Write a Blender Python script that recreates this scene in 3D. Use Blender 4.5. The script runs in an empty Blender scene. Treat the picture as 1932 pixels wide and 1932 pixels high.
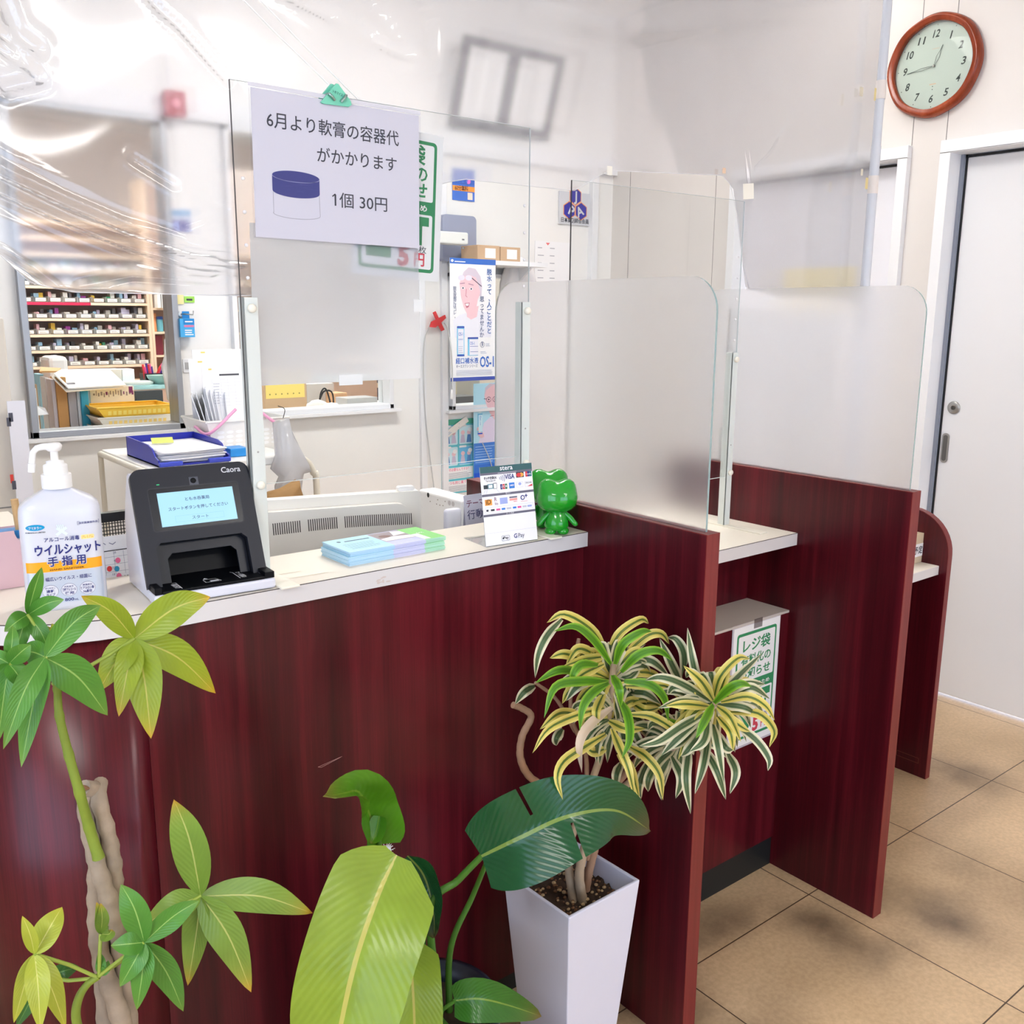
import bpy, bmesh, math, random
from mathutils import Vector, Matrix, Euler
rnd = random.Random(7)
sc = bpy.context.scene
COL = sc.collection

# ------------------------------------------------------------------ camera
CAM = Vector((0, 0, 1.45)); FPX = 1781.57
YAW, PITCH, ROLL = math.radians(38.4747), math.radians(11.7879), math.radians(0.355)
def _axes():
    sy, cy, sp, cp = math.sin(YAW), math.cos(YAW), math.sin(PITCH), math.cos(PITCH)
    f = Vector((sy*cp, cy*cp, -sp)); r = Vector((cy, -sy, 0)); u = r.cross(f)
    cr, sr = math.cos(ROLL), math.sin(ROLL)
    return r*cr+u*sr, u*cr-r*sr, f
AR, AU, AF = _axes()
cd = bpy.data.cameras.new('camera'); cam = bpy.data.objects.new('camera', cd); COL.objects.link(cam)
cam.location = CAM
cam.rotation_euler = Matrix((AR, AU, -AF)).transposed().to_euler()
cd.sensor_width = 36; cd.lens = FPX/1932*36; cd.clip_start = 0.02
sc.camera = cam
def at(px, py, x=None, y=None, z=None, d=None):
    """world point seen at a photo pixel, on the plane x=, y= or z=, or at forward depth d"""
    r = AR*((px-966)/FPX) - AU*((py-966)/FPX) + AF
    if d is not None: return CAM + r*d
    if x is not None: t = (x-CAM.x)/r.x
    elif y is not None: t = (y-CAM.y)/r.y
    else: t = (z-CAM.z)/r.z
    return CAM + r*t

# ------------------------------------------------------------------ world, exposure
w = bpy.data.worlds.new('daylight'); sc.world = w; w.use_nodes = True
bg = w.node_tree.nodes['Background']; bg.inputs[0].default_value = (0.62, 0.75, 1.0, 1); bg.inputs[1].default_value = 3.0
sc.view_settings.view_transform = 'Standard'; sc.view_settings.look = 'None'
sc.view_settings.gamma = 1; sc.view_settings.use_curve_mapping = False
sc.view_settings.exposure = 0.66
LAMP_BACK, LAMP_STAFF, LAMP_FRONT = 20.0, 21.0, 14.0          # strengths of the ceiling fixtures' diffusers
sc.cycles.max_bounces = 10; sc.cycles.diffuse_bounces = 5; sc.cycles.glossy_bounces = 4
sc.cycles.transmission_bounces = 8; sc.cycles.transparent_max_bounces = 32
sc.cycles.caustics_reflective = False; sc.cycles.caustics_refractive = True

# ------------------------------------------------------------------ materials
def lin(c):
    if isinstance(c, str): c = tuple(int(c[i:i+2], 16) for i in (0, 2, 4))
    o = []
    for v in c[:3]:
        v /= 255.0
        o.append(v/12.92 if v <= 0.04045 else ((v+0.055)/1.055)**2.4)
    return (*o, 1)
_mats = {}
def pm(name, col, rough=.5, metal=0., spec=.5, coat=0., emit=None, es=0., trans=0., ior=1.45, sss=0., noise=0., nscale=30., bump=0.):
    if name in _mats: return _mats[name]
    m = bpy.data.materials.new(name); m.use_nodes = True; nt = m.node_tree
    b = nt.nodes['Principled BSDF']; _mats[name] = m
    b.inputs['Base Color'].default_value = lin(col); b.inputs['Roughness'].default_value = rough
    b.inputs['Metallic'].default_value = metal; b.inputs['Specular IOR Level'].default_value = spec
    b.inputs['Coat Weight'].default_value = coat; b.inputs['Coat Roughness'].default_value = .08
    b.inputs['Transmission Weight'].default_value = trans; b.inputs['IOR'].default_value = ior
    if emit: b.inputs['Emission Color'].default_value = lin(emit); b.inputs['Emission Strength'].default_value = es
    if sss: b.inputs['Subsurface Weight'].default_value = sss; b.inputs['Subsurface Radius'].default_value = (.01, .006, .004)
    if noise or bump:
        tc = nt.nodes.new('ShaderNodeTexCoord'); n = nt.nodes.new('ShaderNodeTexNoise')
        n.inputs['Scale'].default_value = nscale; n.inputs['Detail'].default_value = 4
        nt.links.new(tc.outputs['Object'], n.inputs['Vector'])
        if noise:
            mx = nt.nodes.new('ShaderNodeMix'); mx.data_type = 'RGBA'
            c = lin(col)
            mx.inputs[6].default_value = tuple(v*(1-noise) for v in c[:3])+(1,)
            mx.inputs[7].default_value = tuple(min(1, v*(1+noise)) for v in c[:3])+(1,)
            nt.links.new(n.outputs['Fac'], mx.inputs[0]); nt.links.new(mx.outputs[2], b.inputs['Base Color'])
        if bump:
            bp = nt.nodes.new('ShaderNodeBump'); bp.inputs['Strength'].default_value = bump; bp.inputs['Distance'].default_value = .002
            nt.links.new(n.outputs['Fac'], bp.inputs['Height']); nt.links.new(bp.outputs[0], b.inputs['Normal'])
    return m
def ramp(nt, src, stops):
    r = nt.nodes.new('ShaderNodeValToRGB'); nt.links.new(src, r.inputs[0])
    e = r.color_ramp.elements
    e[0].position, e[0].color = stops[0][0], lin(stops[0][1]); e[1].position, e[1].color = stops[-1][0], lin(stops[-1][1])
    for p, c in stops[1:-1]:
        k = e.new(p); k.color = lin(c)
    return r
def wood(name, dark, mid, light, rough=.28):
    m = bpy.data.materials.new(name); m.use_nodes = True; nt = m.node_tree; b = nt.nodes['Principled BSDF']; L = nt.links.new
    tc = nt.nodes.new('ShaderNodeTexCoord')
    def nz(scale, detail, mp):
        mm = nt.nodes.new('ShaderNodeMapping'); mm.inputs['Scale'].default_value = mp
        n = nt.nodes.new('ShaderNodeTexNoise'); n.inputs['Scale'].default_value = scale; n.inputs['Detail'].default_value = detail
        n.inputs['Roughness'].default_value = .62
        L(tc.outputs['Object'], mm.inputs[0]); L(mm.outputs[0], n.inputs['Vector']); return n
    a = nz(1, 6, (42, 42, .9)); c = nz(1, 2, (9, 9, .35)); s = nz(1, 3, (420, 420, 9))
    mx = nt.nodes.new('ShaderNodeMath'); mx.operation = 'MULTIPLY_ADD'; L(c.outputs['Fac'], mx.inputs[0]); mx.inputs[1].default_value = .9
    m2 = nt.nodes.new('ShaderNodeMath'); m2.operation = 'MULTIPLY_ADD'; L(a.outputs['Fac'], m2.inputs[0]); m2.inputs[1].default_value = .75; m2.inputs[2].default_value = -.38
    L(m2.outputs[0], mx.inputs[2])
    m3 = nt.nodes.new('ShaderNodeMath'); m3.operation = 'MULTIPLY_ADD'; L(s.outputs['Fac'], m3.inputs[0]); m3.inputs[1].default_value = .28; L(mx.outputs[0], m3.inputs[2])
    r = ramp(nt, m3.outputs[0], [(.28, dark), (.55, mid), (.82, light)])
    L(r.outputs[0], b.inputs['Base Color']); b.inputs['Roughness'].default_value = rough; b.inputs['Specular IOR Level'].default_value = .32
    return m
def clear(name, tint=(250, 252, 252), refl=.06, rough=.02, haze=0.):
    """thin clear sheet: lets light through, with a faint fresnel reflection"""
    m = bpy.data.materials.new(name); m.use_nodes = True; nt = m.node_tree; nt.nodes.clear(); L = nt.links.new
    o = nt.nodes.new('ShaderNodeOutputMaterial'); t = nt.nodes.new('ShaderNodeBsdfTransparent'); t.inputs[0].default_value = lin(tint)
    g = nt.nodes.new('ShaderNodeBsdfGlossy'); g.inputs['Roughness'].default_value = rough
    fr = nt.nodes.new('ShaderNodeLayerWeight'); fr.inputs[0].default_value = .25
    mu = nt.nodes.new('ShaderNodeMath'); mu.operation = 'MULTIPLY'; mu.inputs[1].default_value = refl*4; L(fr.outputs['Fresnel'], mu.inputs[0])
    mx = nt.nodes.new('ShaderNodeMixShader'); L(mu.outputs[0], mx.inputs[0]); L(t.outputs[0], mx.inputs[1]); L(g.outputs[0], mx.inputs[2])
    last = mx
    if haze:
        d = nt.nodes.new('ShaderNodeBsdfTranslucent'); d.inputs[0].default_value = (.9, .9, .92, 1)
        m2 = nt.nodes.new('ShaderNodeMixShader'); m2.inputs[0].default_value = haze; L(mx.outputs[0], m2.inputs[1]); L(d.outputs[0], m2.inputs[2]); last = m2
    L(last.outputs[0], o.inputs[0]); return m
def milky(name, rough, ior, see, white, refl, tint=(240, 243, 246)):
    """blurring sheet: rough see-through + translucent white + surface reflection"""
    m = bpy.data.materials.new(name); m.use_nodes = True; nt = m.node_tree; nt.nodes.clear(); L = nt.links.new
    o = nt.nodes.new('ShaderNodeOutputMaterial')
    rf = nt.nodes.new('ShaderNodeBsdfRefraction'); rf.inputs['Roughness'].default_value = rough; rf.inputs['IOR'].default_value = ior; rf.inputs[0].default_value = lin(tint)
    t = nt.nodes.new('ShaderNodeBsdfTransparent'); t.inputs[0].default_value = lin(tint)
    mx = nt.nodes.new('ShaderNodeMixShader'); mx.inputs[0].default_value = see; L(rf.outputs[0], mx.inputs[1]); L(t.outputs[0], mx.inputs[2])
    tr = nt.nodes.new('ShaderNodeBsdfTranslucent'); tr.inputs[0].default_value = lin((246, 246, 250))
    df = nt.nodes.new('ShaderNodeBsdfDiffuse'); df.inputs[0].default_value = lin((236, 236, 240))
    md = nt.nodes.new('ShaderNodeMixShader'); md.inputs[0].default_value = .35; L(tr.outputs[0], md.inputs[1]); L(df.outputs[0], md.inputs[2])
    m2 = nt.nodes.new('ShaderNodeMixShader'); m2.inputs[0].default_value = white; L(mx.outputs[0], m2.inputs[1]); L(md.outputs[0], m2.inputs[2])
    g = nt.nodes.new('ShaderNodeBsdfGlossy'); g.inputs['Roughness'].default_value = .07
    fr = nt.nodes.new('ShaderNodeLayerWeight'); fr.inputs[0].default_value = .3
    mu = nt.nodes.new('ShaderNodeMath'); mu.operation = 'MULTIPLY_ADD'; mu.inputs[1].default_value = refl; mu.inputs[2].default_value = refl*.05; L(fr.outputs['Fresnel'], mu.inputs[0])
    m3 = nt.nodes.new('ShaderNodeMixShader'); L(mu.outputs[0], m3.inputs[0]); L(m2.outputs[0], m3.inputs[1]); L(g.outputs[0], m3.inputs[2])
    L(m3.outputs[0], o.inputs[0]); return m

# ------------------------------------------------------------------ mesh builder
_glyph = {}
def glyphs(s, bold=0., res=3):
    k = (s, bold, res)
    if k not in _glyph:
        cu = bpy.data.curves.new('t', 'FONT'); cu.body = s; cu.size = 1; cu.resolution_u = res; cu.offset = bold; cu.fill_mode = 'FRONT'
        ob = bpy.data.objects.new('t', cu); COL.objects.link(ob)
        bpy.context.view_layer.update()
        me = bpy.data.meshes.new_from_object(ob.evaluated_get(bpy.context.evaluated_depsgraph_get()))
        vs = [(v.co.x, v.co.y) for v in me.vertices]; fs = [tuple(p.vertices) for p in me.polygons]
        bpy.data.objects.remove(ob); bpy.data.curves.remove(cu); bpy.data.meshes.remove(me)
        xs = [v[0] for v in vs] or [0]; ys = [v[1] for v in vs] or [0]
        _glyph[k] = (vs, fs, min(xs), max(xs), min(ys), max(ys))
    return _glyph[k]
class Frame:
    def __init__(s, o, u, v):
        s.o = Vector(o); s.u = Vector(u).normalized(); v = Vector(v); s.v = (v - s.u*v.dot(s.u)).normalized(); s.n = s.u.cross(s.v)
    def p(s, x, y, h=0): return s.o + s.u*x + s.v*y + s.n*h
    def px(s, px, py):
        """plane coordinates of the point of this sheet seen at a photo pixel"""
        r = at(px, py, d=1.)-CAM; t = (s.o-CAM).dot(s.n)/r.dot(s.n); q = CAM+r*t-s.o
        return q.dot(s.u), q.dot(s.v)
    def pxs(s, *pts): return [s.px(*q) for q in pts]
class MB:
    def __init__(s): s.v = []; s.f = []; s.m = []; s.s = []; s.uv = []; s.has_uv = False
    def add(s, vs, fs, mi=0, smooth=False, uv=None):
        b = len(s.v); s.v += [Vector(v) for v in vs]
        for k, f in enumerate(fs):
            s.f.append([i+b for i in f]); s.m.append(mi); s.s.append(smooth)
            if uv is not None: s.uv.append([uv[i] for i in f]); s.has_uv = True
            else: s.uv.append([(0, 0)]*len(f))
        return s
    def box(s, a, b, mi=0):
        (x0, y0, z0), (x1, y1, z1) = [(min(p), max(p)) for p in zip(a, b)] and ((min(a[0], b[0]), min(a[1], b[1]), min(a[2], b[2])), (max(a[0], b[0]), max(a[1], b[1]), max(a[2], b[2])))
        return s.add([(x0,y0,z0),(x1,y0,z0),(x1,y1,z0),(x0,y1,z0),(x0,y0,z1),(x1,y0,z1),(x1,y1,z1),(x0,y1,z1)],
              [(0,3,2,1),(4,5,6,7),(0,1,5,4),(1,2,6,5),(2,3,7,6),(3,0,4,7)], mi)
    def fbox(s, fr, a, b, mi=0):
        t = MB().box(a, b); return s.add([fr.p(*v) for v in t.v], t.f, mi)
    def prism(s, poly, h0, h1, fr=None, mi=0, smooth=False):
        """poly of (x, y) extruded from h0 to h1 along the frame's normal (default: world z)"""
        fr = fr or Frame((0,0,0), (1,0,0), (0,1,0)); n = len(poly)
        if sum(poly[i][0]*poly[(i+1)%n][1]-poly[(i+1)%n][0]*poly[i][1] for i in range(n)) < 0: poly = poly[::-1]
        vs = [fr.p(x, y, h0) for x, y in poly]+[fr.p(x, y, h1) for x, y in poly]
        s.add(vs, [tuple(range(n-1, -1, -1)), tuple(range(n, 2*n))], mi)
        return s.add(vs, [(i, (i+1) % n, n+(i+1) % n, n+i) for i in range(n)], mi, smooth)
    def tube(s, pts, r, n=8, mi=0, cap=True, smooth=True):
        pts = [Vector(p) for p in pts]; k = len(pts); rr = r if isinstance(r, (list, tuple)) else [r]*k
        vs = []; up = None
        for i, p in enumerate(pts):
            t = (pts[min(i+1, k-1)]-pts[max(i-1, 0)]).normalized()
            if up is None: up = t.orthogonal().normalized()
            up = (up - t*up.dot(t)).normalized(); bi = t.cross(up)
            for j in range(n):
                a = 2*math.pi*j/n; vs.append(p+(up*math.cos(a)+bi*math.sin(a))*rr[i])
        fs = [(i*n+j, i*n+(j+1) % n, (i+1)*n+(j+1) % n, (i+1)*n+j) for i in range(k-1) for j in range(n)]
        s.add(vs, fs, mi, smooth)
        if cap: s.add(vs, [tuple(range(n-1, -1, -1)), tuple(range((k-1)*n, k*n))], mi)
        return s
    def lathe(s, prof, fr, n=24, mi=0, sx=1, sy=1, smooth=True, e=2.):
        """profile of (r, h) turned about the frame's normal; e > 2 gives a rounded-square section"""
        vs = []
        for r, h in prof:
            for j in range(n):
                a = 2*math.pi*j/n; c, q = math.cos(a), math.sin(a)
                vs.append(fr.p(math.copysign(abs(c)**(2/e), c)*r*sx, math.copysign(abs(q)**(2/e), q)*r*sy, h))
        k = len(prof)
        s.add(vs, [(i*n+j, i*n+(j+1) % n, (i+1)*n+(j+1) % n, (i+1)*n+j) for i in range(k-1) for j in range(n)], mi, smooth)
        return s.add(vs, [tuple(range(n-1, -1, -1)), tuple(range((k-1)*n, k*n))], mi)
    def ball(s, c, r, n=14, m=9, mi=0, sc3=(1,1,1), rot=None):
        vs = []; c = Vector(c)
        for i in range(m+1):
            th = math.pi*i/m
            for j in range(n):
                a = 2*math.pi*j/n; q = Vector((math.sin(th)*math.cos(a)*sc3[0], math.sin(th)*math.sin(a)*sc3[1], math.cos(th)*sc3[2]))*r
                if rot: q = rot @ q
                vs.append(c+q)
        return s.add(vs, [(i*n+j, (i+1)*n+j, (i+1)*n+(j+1) % n, i*n+(j+1) % n) for i in range(m) for j in range(n)], mi, True)
    # flat graphics on a frame: h is the height of the ink above the sheet
    def poly(s, fr, pts, h, mi): return s.add([fr.p(x, y, h) for x, y in pts], [tuple(range(len(pts)))], mi)
    def rect(s, fr, x0, y0, x1, y1, h, mi): return s.poly(fr, [(x0,y0),(x1,y0),(x1,y1),(x0,y1)], h, mi)
    def rrect(s, fr, x0, y0, x1, y1, r, h, mi): return s.poly(fr, rr(x0, y0, x1, y1, r), h, mi)
    def disc(s, fr, x, y, rx, ry, h, mi, n=24): return s.poly(fr, [(x+rx*math.cos(2*math.pi*i/n), y+ry*math.sin(2*math.pi*i/n)) for i in range(n)], h, mi)
    def line(s, fr, pts, wd, h, mi, closed=False):
        n = len(pts)
        for i in range(n if closed else n-1):
            a = Vector(pts[i]); b = Vector(pts[(i+1) % n]); d = (b-a); 
            if d.length < 1e-9: continue
            d.normalize(); q = Vector((-d.y, d.x))*wd/2; a = a-d*wd*.3; b = b+d*wd*.3
            s.poly(fr, [tuple(a-q), tuple(b-q), tuple(b+q), tuple(a+q)], h, mi)
        return s
    def text(s, fr, txt, x, y, size, h, mi, bold=0., align='l', width=None, res=2, rot=0., shear=0.):
        """one line of lettering with its baseline at y; width squeezes it to fit"""
        vs, fs, x0, x1, y0, y1 = glyphs(txt, bold, res)
        if not vs: return s
        kx = size
        if width: kx = width/max(1e-6, x1-x0)
        off = -x0*kx if align == 'l' else (-(x0+x1)/2*kx if align == 'c' else -x1*kx)
        c, q = math.cos(rot), math.sin(rot)
        return s.add([fr.p(x+(a*kx+off+b*size*shear)*c-b*size*q, y+(a*kx+off+b*size*shear)*q+b*size*c, h) for a, b in vs], fs, mi)
    def vtext(s, fr, txt, x, y, size, h, mi, bold=0., step=1.08):
        for i, ch in enumerate(txt):
            if ch != ' ': s.text(fr, ch, x, y-size*(i*step+.85), size, h, mi, bold, 'c')
        return s
    def lines(s, fr, x0, y0, x1, y1, n, h, mi, fill=.45, jag=.25, seed=1):
        """rows of illegibly small print"""
        r = random.Random(seed); st = (y1-y0)/n
        for i in range(n):
            xe = x1-(x1-x0)*jag*r.random(); s.rect(fr, x0, y0+i*st, xe, y0+i*st+st*fill, h, mi)
        return s
    def build(s, name, mats, parent=None, bevel=0., seg=2, sub=0, shade=None):
        me = bpy.data.meshes.new(name); ori = Vector((0,0,0))
        if parent is not None: ori = WL[parent.name]
        elif s.v:
            xs = [v.x for v in s.v]; ys = [v.y for v in s.v]; zs = [v.z for v in s.v]
            ori = Vector(((min(xs)+max(xs))/2, (min(ys)+max(ys))/2, min(zs)))
        me.from_pydata([v-ori for v in s.v], [], s.f)
        mats = mats if isinstance(mats, (list, tuple)) else [mats]
        for m in mats: me.materials.append(m)
        me.polygons.foreach_set('material_index', s.m); me.polygons.foreach_set('use_smooth', s.s)
        if s.has_uv:
            l = me.uv_layers.new(name='UVMap'); l.data.foreach_set('uv', [c for f in s.uv for q in f for c in q])
        me.update()
        o = bpy.data.objects.new(name, me); COL.objects.link(o)
        if parent is not None: o.parent = parent; WL[o.name] = ori.copy()
        else: o.location = ori; WL[o.name] = ori.copy()
        if bevel:
            b = o.modifiers.new('bevel', 'BEVEL'); b.width = bevel; b.segments = seg; b.limit_method = 'ANGLE'; b.angle_limit = math.radians(50)
        if sub:
            b = o.modifiers.new('sub', 'SUBSURF'); b.levels = b.render_levels = sub
        return o
WL = {}
def rr(x0, y0, x1, y1, r, n=5):
    out = []
    for cx, cy, a0 in ((x1-r, y0+r, -90), (x1-r, y1-r, 0), (x0+r, y1-r, 90), (x0+r, y0+r, 180)):
        for i in range(n+1):
            a = math.radians(a0+90*i/n); out.append((cx+r*math.cos(a), cy+r*math.sin(a)))
    return out
def spline(pts, n=8):
    pts = [Vector(p) for p in pts]
    if len(pts) == 2: return [pts[0].lerp(pts[1], i/n) for i in range(n+1)]
    P = [pts[0]*2-pts[1]]+pts+[pts[-1]*2-pts[-2]]; out = []
    for i in range(1, len(P)-2):
        for j in range(n):
            t = j/n; a, b, c, d = P[i-1], P[i], P[i+1], P[i+2]
            out.append(.5*((2*b)+(c-a)*t+(2*a-5*b+4*c-d)*t*t+(3*b-a-3*c+d)*t**3))
    return out+[pts[-1]]
def tag(o, label=None, cat=None, group=None, kind=None):
    if label: o['label'] = label
    if cat: o['category'] = cat
    if group: o['group'] = group
    if kind: o['kind'] = kind
    return o
def thing(name, label, cat, loc=(0,0,0), group=None):
    o = bpy.data.objects.new(name, None); COL.objects.link(o); o.location = loc; o.empty_display_size = .05
    WL[o.name] = Vector(loc); return tag(o, label, cat, group)
def dup(root, delta, label=None, group=None, rotz=0.):
    """a copy of a thing with copies of its parts and sub-parts"""
    def cp(o, par):
        c = o.copy(); COL.objects.link(c); WL[c.name] = WL[o.name]
        if par is not None: c.parent = par
        for ch in list(o.children): cp(ch, c)
        return c
    c = cp(root, None); c.location = root.location+Vector(delta); c.rotation_euler.z += rotz
    if label: c['label'] = label
    if group: c['group'] = group
    return c
def struct(name, mb, mats, **k): return tag(mb.build(name, mats, **k), kind='structure')
XY = Frame((0,0,0), (1,0,0), (0,1,0))
# ================================================================== the setting
M_wall = pm('wall_panel_white', (220, 215, 211), .55, noise=.03, nscale=8)
M_wallb = pm('partition_white', (236, 235, 233), .5, noise=.02, nscale=6)
M_groove = pm('joint_grey', (120, 118, 116), .7)
M_ceil = pm('ceiling_white', (235, 235, 236), .8)
M_white = pm('white_plastic', (240, 240, 240), .35)
M_frame = pm('white_frame', (232, 233, 236), .4)
M_alu = pm('grey_aluminium', (168, 172, 178), .35, metal=.6)
M_dark = pm('black_rubber', (22, 22, 25), .5)
M_door = pm('door_white', (224, 224, 226), .4)
M_black = pm('black_plastic', (20, 20, 23), .35)
M_steel = pm('brushed_steel', (170, 168, 164), .35, metal=.8)
M_glass = clear('window_glass', (250, 252, 252), .05)

def floor_mat():
    m = bpy.data.materials.new('beige_floor_tiles'); m.use_nodes = True; nt = m.node_tree; b = nt.nodes['Principled BSDF']; L = nt.links.new
    tc = nt.nodes.new('ShaderNodeTexCoord'); sp = nt.nodes.new('ShaderNodeSeparateXYZ'); L(tc.outputs['Object'], sp.inputs[0])
    def mth(op, a, bb=None, c=None):
        n = nt.nodes.new('ShaderNodeMath'); n.operation = op
        for i, q in enumerate((a, bb, c)):
            if q is None: continue
            if isinstance(q, (int, float)): n.inputs[i].default_value = q
            else: L(q, n.inputs[i])
        return n.outputs[0]
    def groove(o, off):
        q = mth('DIVIDE', mth('SUBTRACT', o, off), .494); f = mth('FRACT', q)
        dd = mth('MINIMUM', f, mth('SUBTRACT', 1., f)); return mth('LESS_THAN', dd, .0032)
    g = mth('MAXIMUM', groove(sp.outputs[0], 1.457), groove(sp.outputs[1], 1.222))
    n1 = nt.nodes.new('ShaderNodeTexNoise'); n1.inputs['Scale'].default_value = 3.2; n1.inputs['Detail'].default_value = 5; L(tc.outputs['Object'], n1.inputs['Vector'])
    n2 = nt.nodes.new('ShaderNodeTexNoise'); n2.inputs['Scale'].default_value = 90; n2.inputs['Detail'].default_value = 3; L(tc.outputs['Object'], n2.inputs['Vector'])
    r1 = ramp(nt, n1.outputs['Fac'], [(.3, (194, 165, 128)), (.7, (222, 191, 152))])
    r2 = ramp(nt, n2.outputs['Fac'], [(.35, (200, 196, 190)), (.65, (255, 255, 255))])
    mx = nt.nodes.new('ShaderNodeMix'); mx.data_type = 'RGBA'; mx.blend_type = 'MULTIPLY'; mx.inputs[0].default_value = .35; L(r1.outputs[0], mx.inputs[6]); L(r2.outputs[0], mx.inputs[7])
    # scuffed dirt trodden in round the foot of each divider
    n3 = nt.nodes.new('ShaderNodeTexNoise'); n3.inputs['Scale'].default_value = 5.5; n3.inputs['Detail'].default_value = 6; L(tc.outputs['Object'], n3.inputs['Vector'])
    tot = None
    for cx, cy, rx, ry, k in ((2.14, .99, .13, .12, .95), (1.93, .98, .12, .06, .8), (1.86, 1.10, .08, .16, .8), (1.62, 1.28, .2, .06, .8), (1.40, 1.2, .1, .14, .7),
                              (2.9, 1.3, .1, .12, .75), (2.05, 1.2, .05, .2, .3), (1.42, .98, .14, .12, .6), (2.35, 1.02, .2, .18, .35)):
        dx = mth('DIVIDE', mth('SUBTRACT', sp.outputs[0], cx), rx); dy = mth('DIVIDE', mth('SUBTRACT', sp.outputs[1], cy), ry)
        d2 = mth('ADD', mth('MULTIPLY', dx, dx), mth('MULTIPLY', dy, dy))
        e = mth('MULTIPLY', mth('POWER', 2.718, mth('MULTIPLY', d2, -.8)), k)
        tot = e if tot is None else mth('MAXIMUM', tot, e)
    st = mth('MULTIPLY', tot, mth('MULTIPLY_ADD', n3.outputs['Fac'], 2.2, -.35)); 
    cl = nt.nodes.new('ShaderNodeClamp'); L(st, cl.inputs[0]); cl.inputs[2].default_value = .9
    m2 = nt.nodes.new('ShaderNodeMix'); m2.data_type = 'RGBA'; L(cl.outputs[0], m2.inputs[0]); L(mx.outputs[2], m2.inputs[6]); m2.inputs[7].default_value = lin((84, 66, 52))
    m3 = nt.nodes.new('ShaderNodeMix'); m3.data_type = 'RGBA'; L(g, m3.inputs[0]); L(m2.outputs[2], m3.inputs[6]); m3.inputs[7].default_value = lin((72, 52, 34))
    L(m3.outputs[2], b.inputs['Base Color']); b.inputs['Roughness'].default_value = .33; b.inputs['Specular IOR Level'].default_value = .4
    return m
X0, X1, Y0, Y1, YB, ZC = -2.2, 3.42, -5.0, 8.0, 3.52, 2.83   # room; YB = face of the partition behind the counter
fl = MB().box((X0-.1, Y0-.1, -.1), (5.2, Y1+.1, 0)); f_o = struct('floor', fl, floor_mat()); 
f_o.data.transform(Matrix.Translation(f_o.location)); f_o.location = (0,0,0)
struct('ceiling', MB().box((X0-.1, Y0-.1, ZC), (5.2, Y1+.1, ZC+.1)), M_ceil)

# right-hand wall with two sliding-door openings
D1a, D1b, D2a, D2b, DH = .85, 1.80, 1.995, 2.735, 2.022
wr = MB()
for y0, y1, z0, z1 in ((Y0, D1a, 0, ZC), (D1a, D1b, DH, ZC), (D1b, D2a, 0, ZC), (D2a, D2b, DH, ZC), (D2b, YB, 0, ZC)): wr.box((X1, y0, z0), (X1+.14, y1, z1))
for y in (1.833, 1.962, .93, 2.87, .03, 3.4):
    z0 = 2.066 if 1.8 < y < 2 else 0
    wr.box((X1-.0006, y-.0012, z0 if y in (1.833, 1.962) else 0), (X1+.001, y+.0012, ZC), 1)
struct('wall_right', wr, [M_wall, M_groove])
def casing(name, y0, y1):
    c = MB(); t = .036; p = .028
    c.box((X1-p, y0-t, 0), (X1+.139, y0+.002, DH)); c.box((X1-p, y1-.002, 0), (X1+.139, y1+t, DH)); c.box((X1-p, y0-t, DH-.002), (X1+.139, y1+t, DH+t+.006))
    c.box((X1-p-.001, y0-t, DH-.0005), (X1-p, y1+t, DH+.0012), 1)
    return struct(name, c, [M_frame, M_groove], bevel=.002)
casing('trim_1', D1a, D1b); casing('trim_2', D2a, D2b)
XD = X1+.062
d1 = tag(thing('door_1', None, None, (XD, 1.3, .012)), kind='structure')
MB().box((XD, D1a-.02, .012), (XD+.034, D1b-.022, DH-.012)).build('door_leaf', M_door, d1, bevel=.003)
MB().box((XD-.004, D1b-.0225, .0), (XD+.03, D1b-.016, DH)).box((XD-.004, D1a, DH-.012), (XD+.02, D1b, DH-.004)).build('door_gasket', M_dark, d1)
MB().box((XD-.004, D1b-.0155, .0), (XD-.0125, D1b-.001, DH)).build('door_guide_rail', pm('blue_grey_rail', (150, 156, 168), .4, metal=.2), d1)
hf = Frame(at(1783, 845, x=XD), (0, -1, 0), (0, 0, 1))
hb = MB(); hb.prism(rr(-.0135, -.056, .0135, .056, .0135), 0, .004, hf); dh_ = hb.build('door_handle', M_steel, d1, bevel=.001)
hb = MB(); hb.prism(rr(-.0085, -.049, .0085, .049, .0085), .004, .0046, hf); hb.build('handle_recess', pm('recess_grey', (105, 104, 102), .4, metal=.6), dh_)
lf = Frame(at(1800, 769, x=XD), (0, -1, 0), (0, 0, 1))
dl_ = MB().lathe([(.0235, 0), (.0235, .004), (.021, .006), (.008, .0062)], lf, 28).build('door_lock', M_steel, d1)
MB().lathe([(.008, .006), (.008, .0095)], lf, 16).rect(lf, -.001, -.005, .001, .005, .0098, 1).build('lock_cylinder', [pm('lock_dark', (92, 88, 84), .4, metal=.7), M_dark], dl_)
d2 = tag(thing('door_2', None, None, (XD, 2.36, .012)), kind='structure')
MB().box((XD, D2a+.002, .012), (XD+.034, D2b+.02, DH-.012)).build('door_leaf', pm('door_lilac_white', (236, 236, 243), .4), d2, bevel=.003)
MB().box((XD-.004, D2a, DH-.012), (XD+.02, D2b, DH-.004)).build('door_gasket', M_dark, d2)

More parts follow.
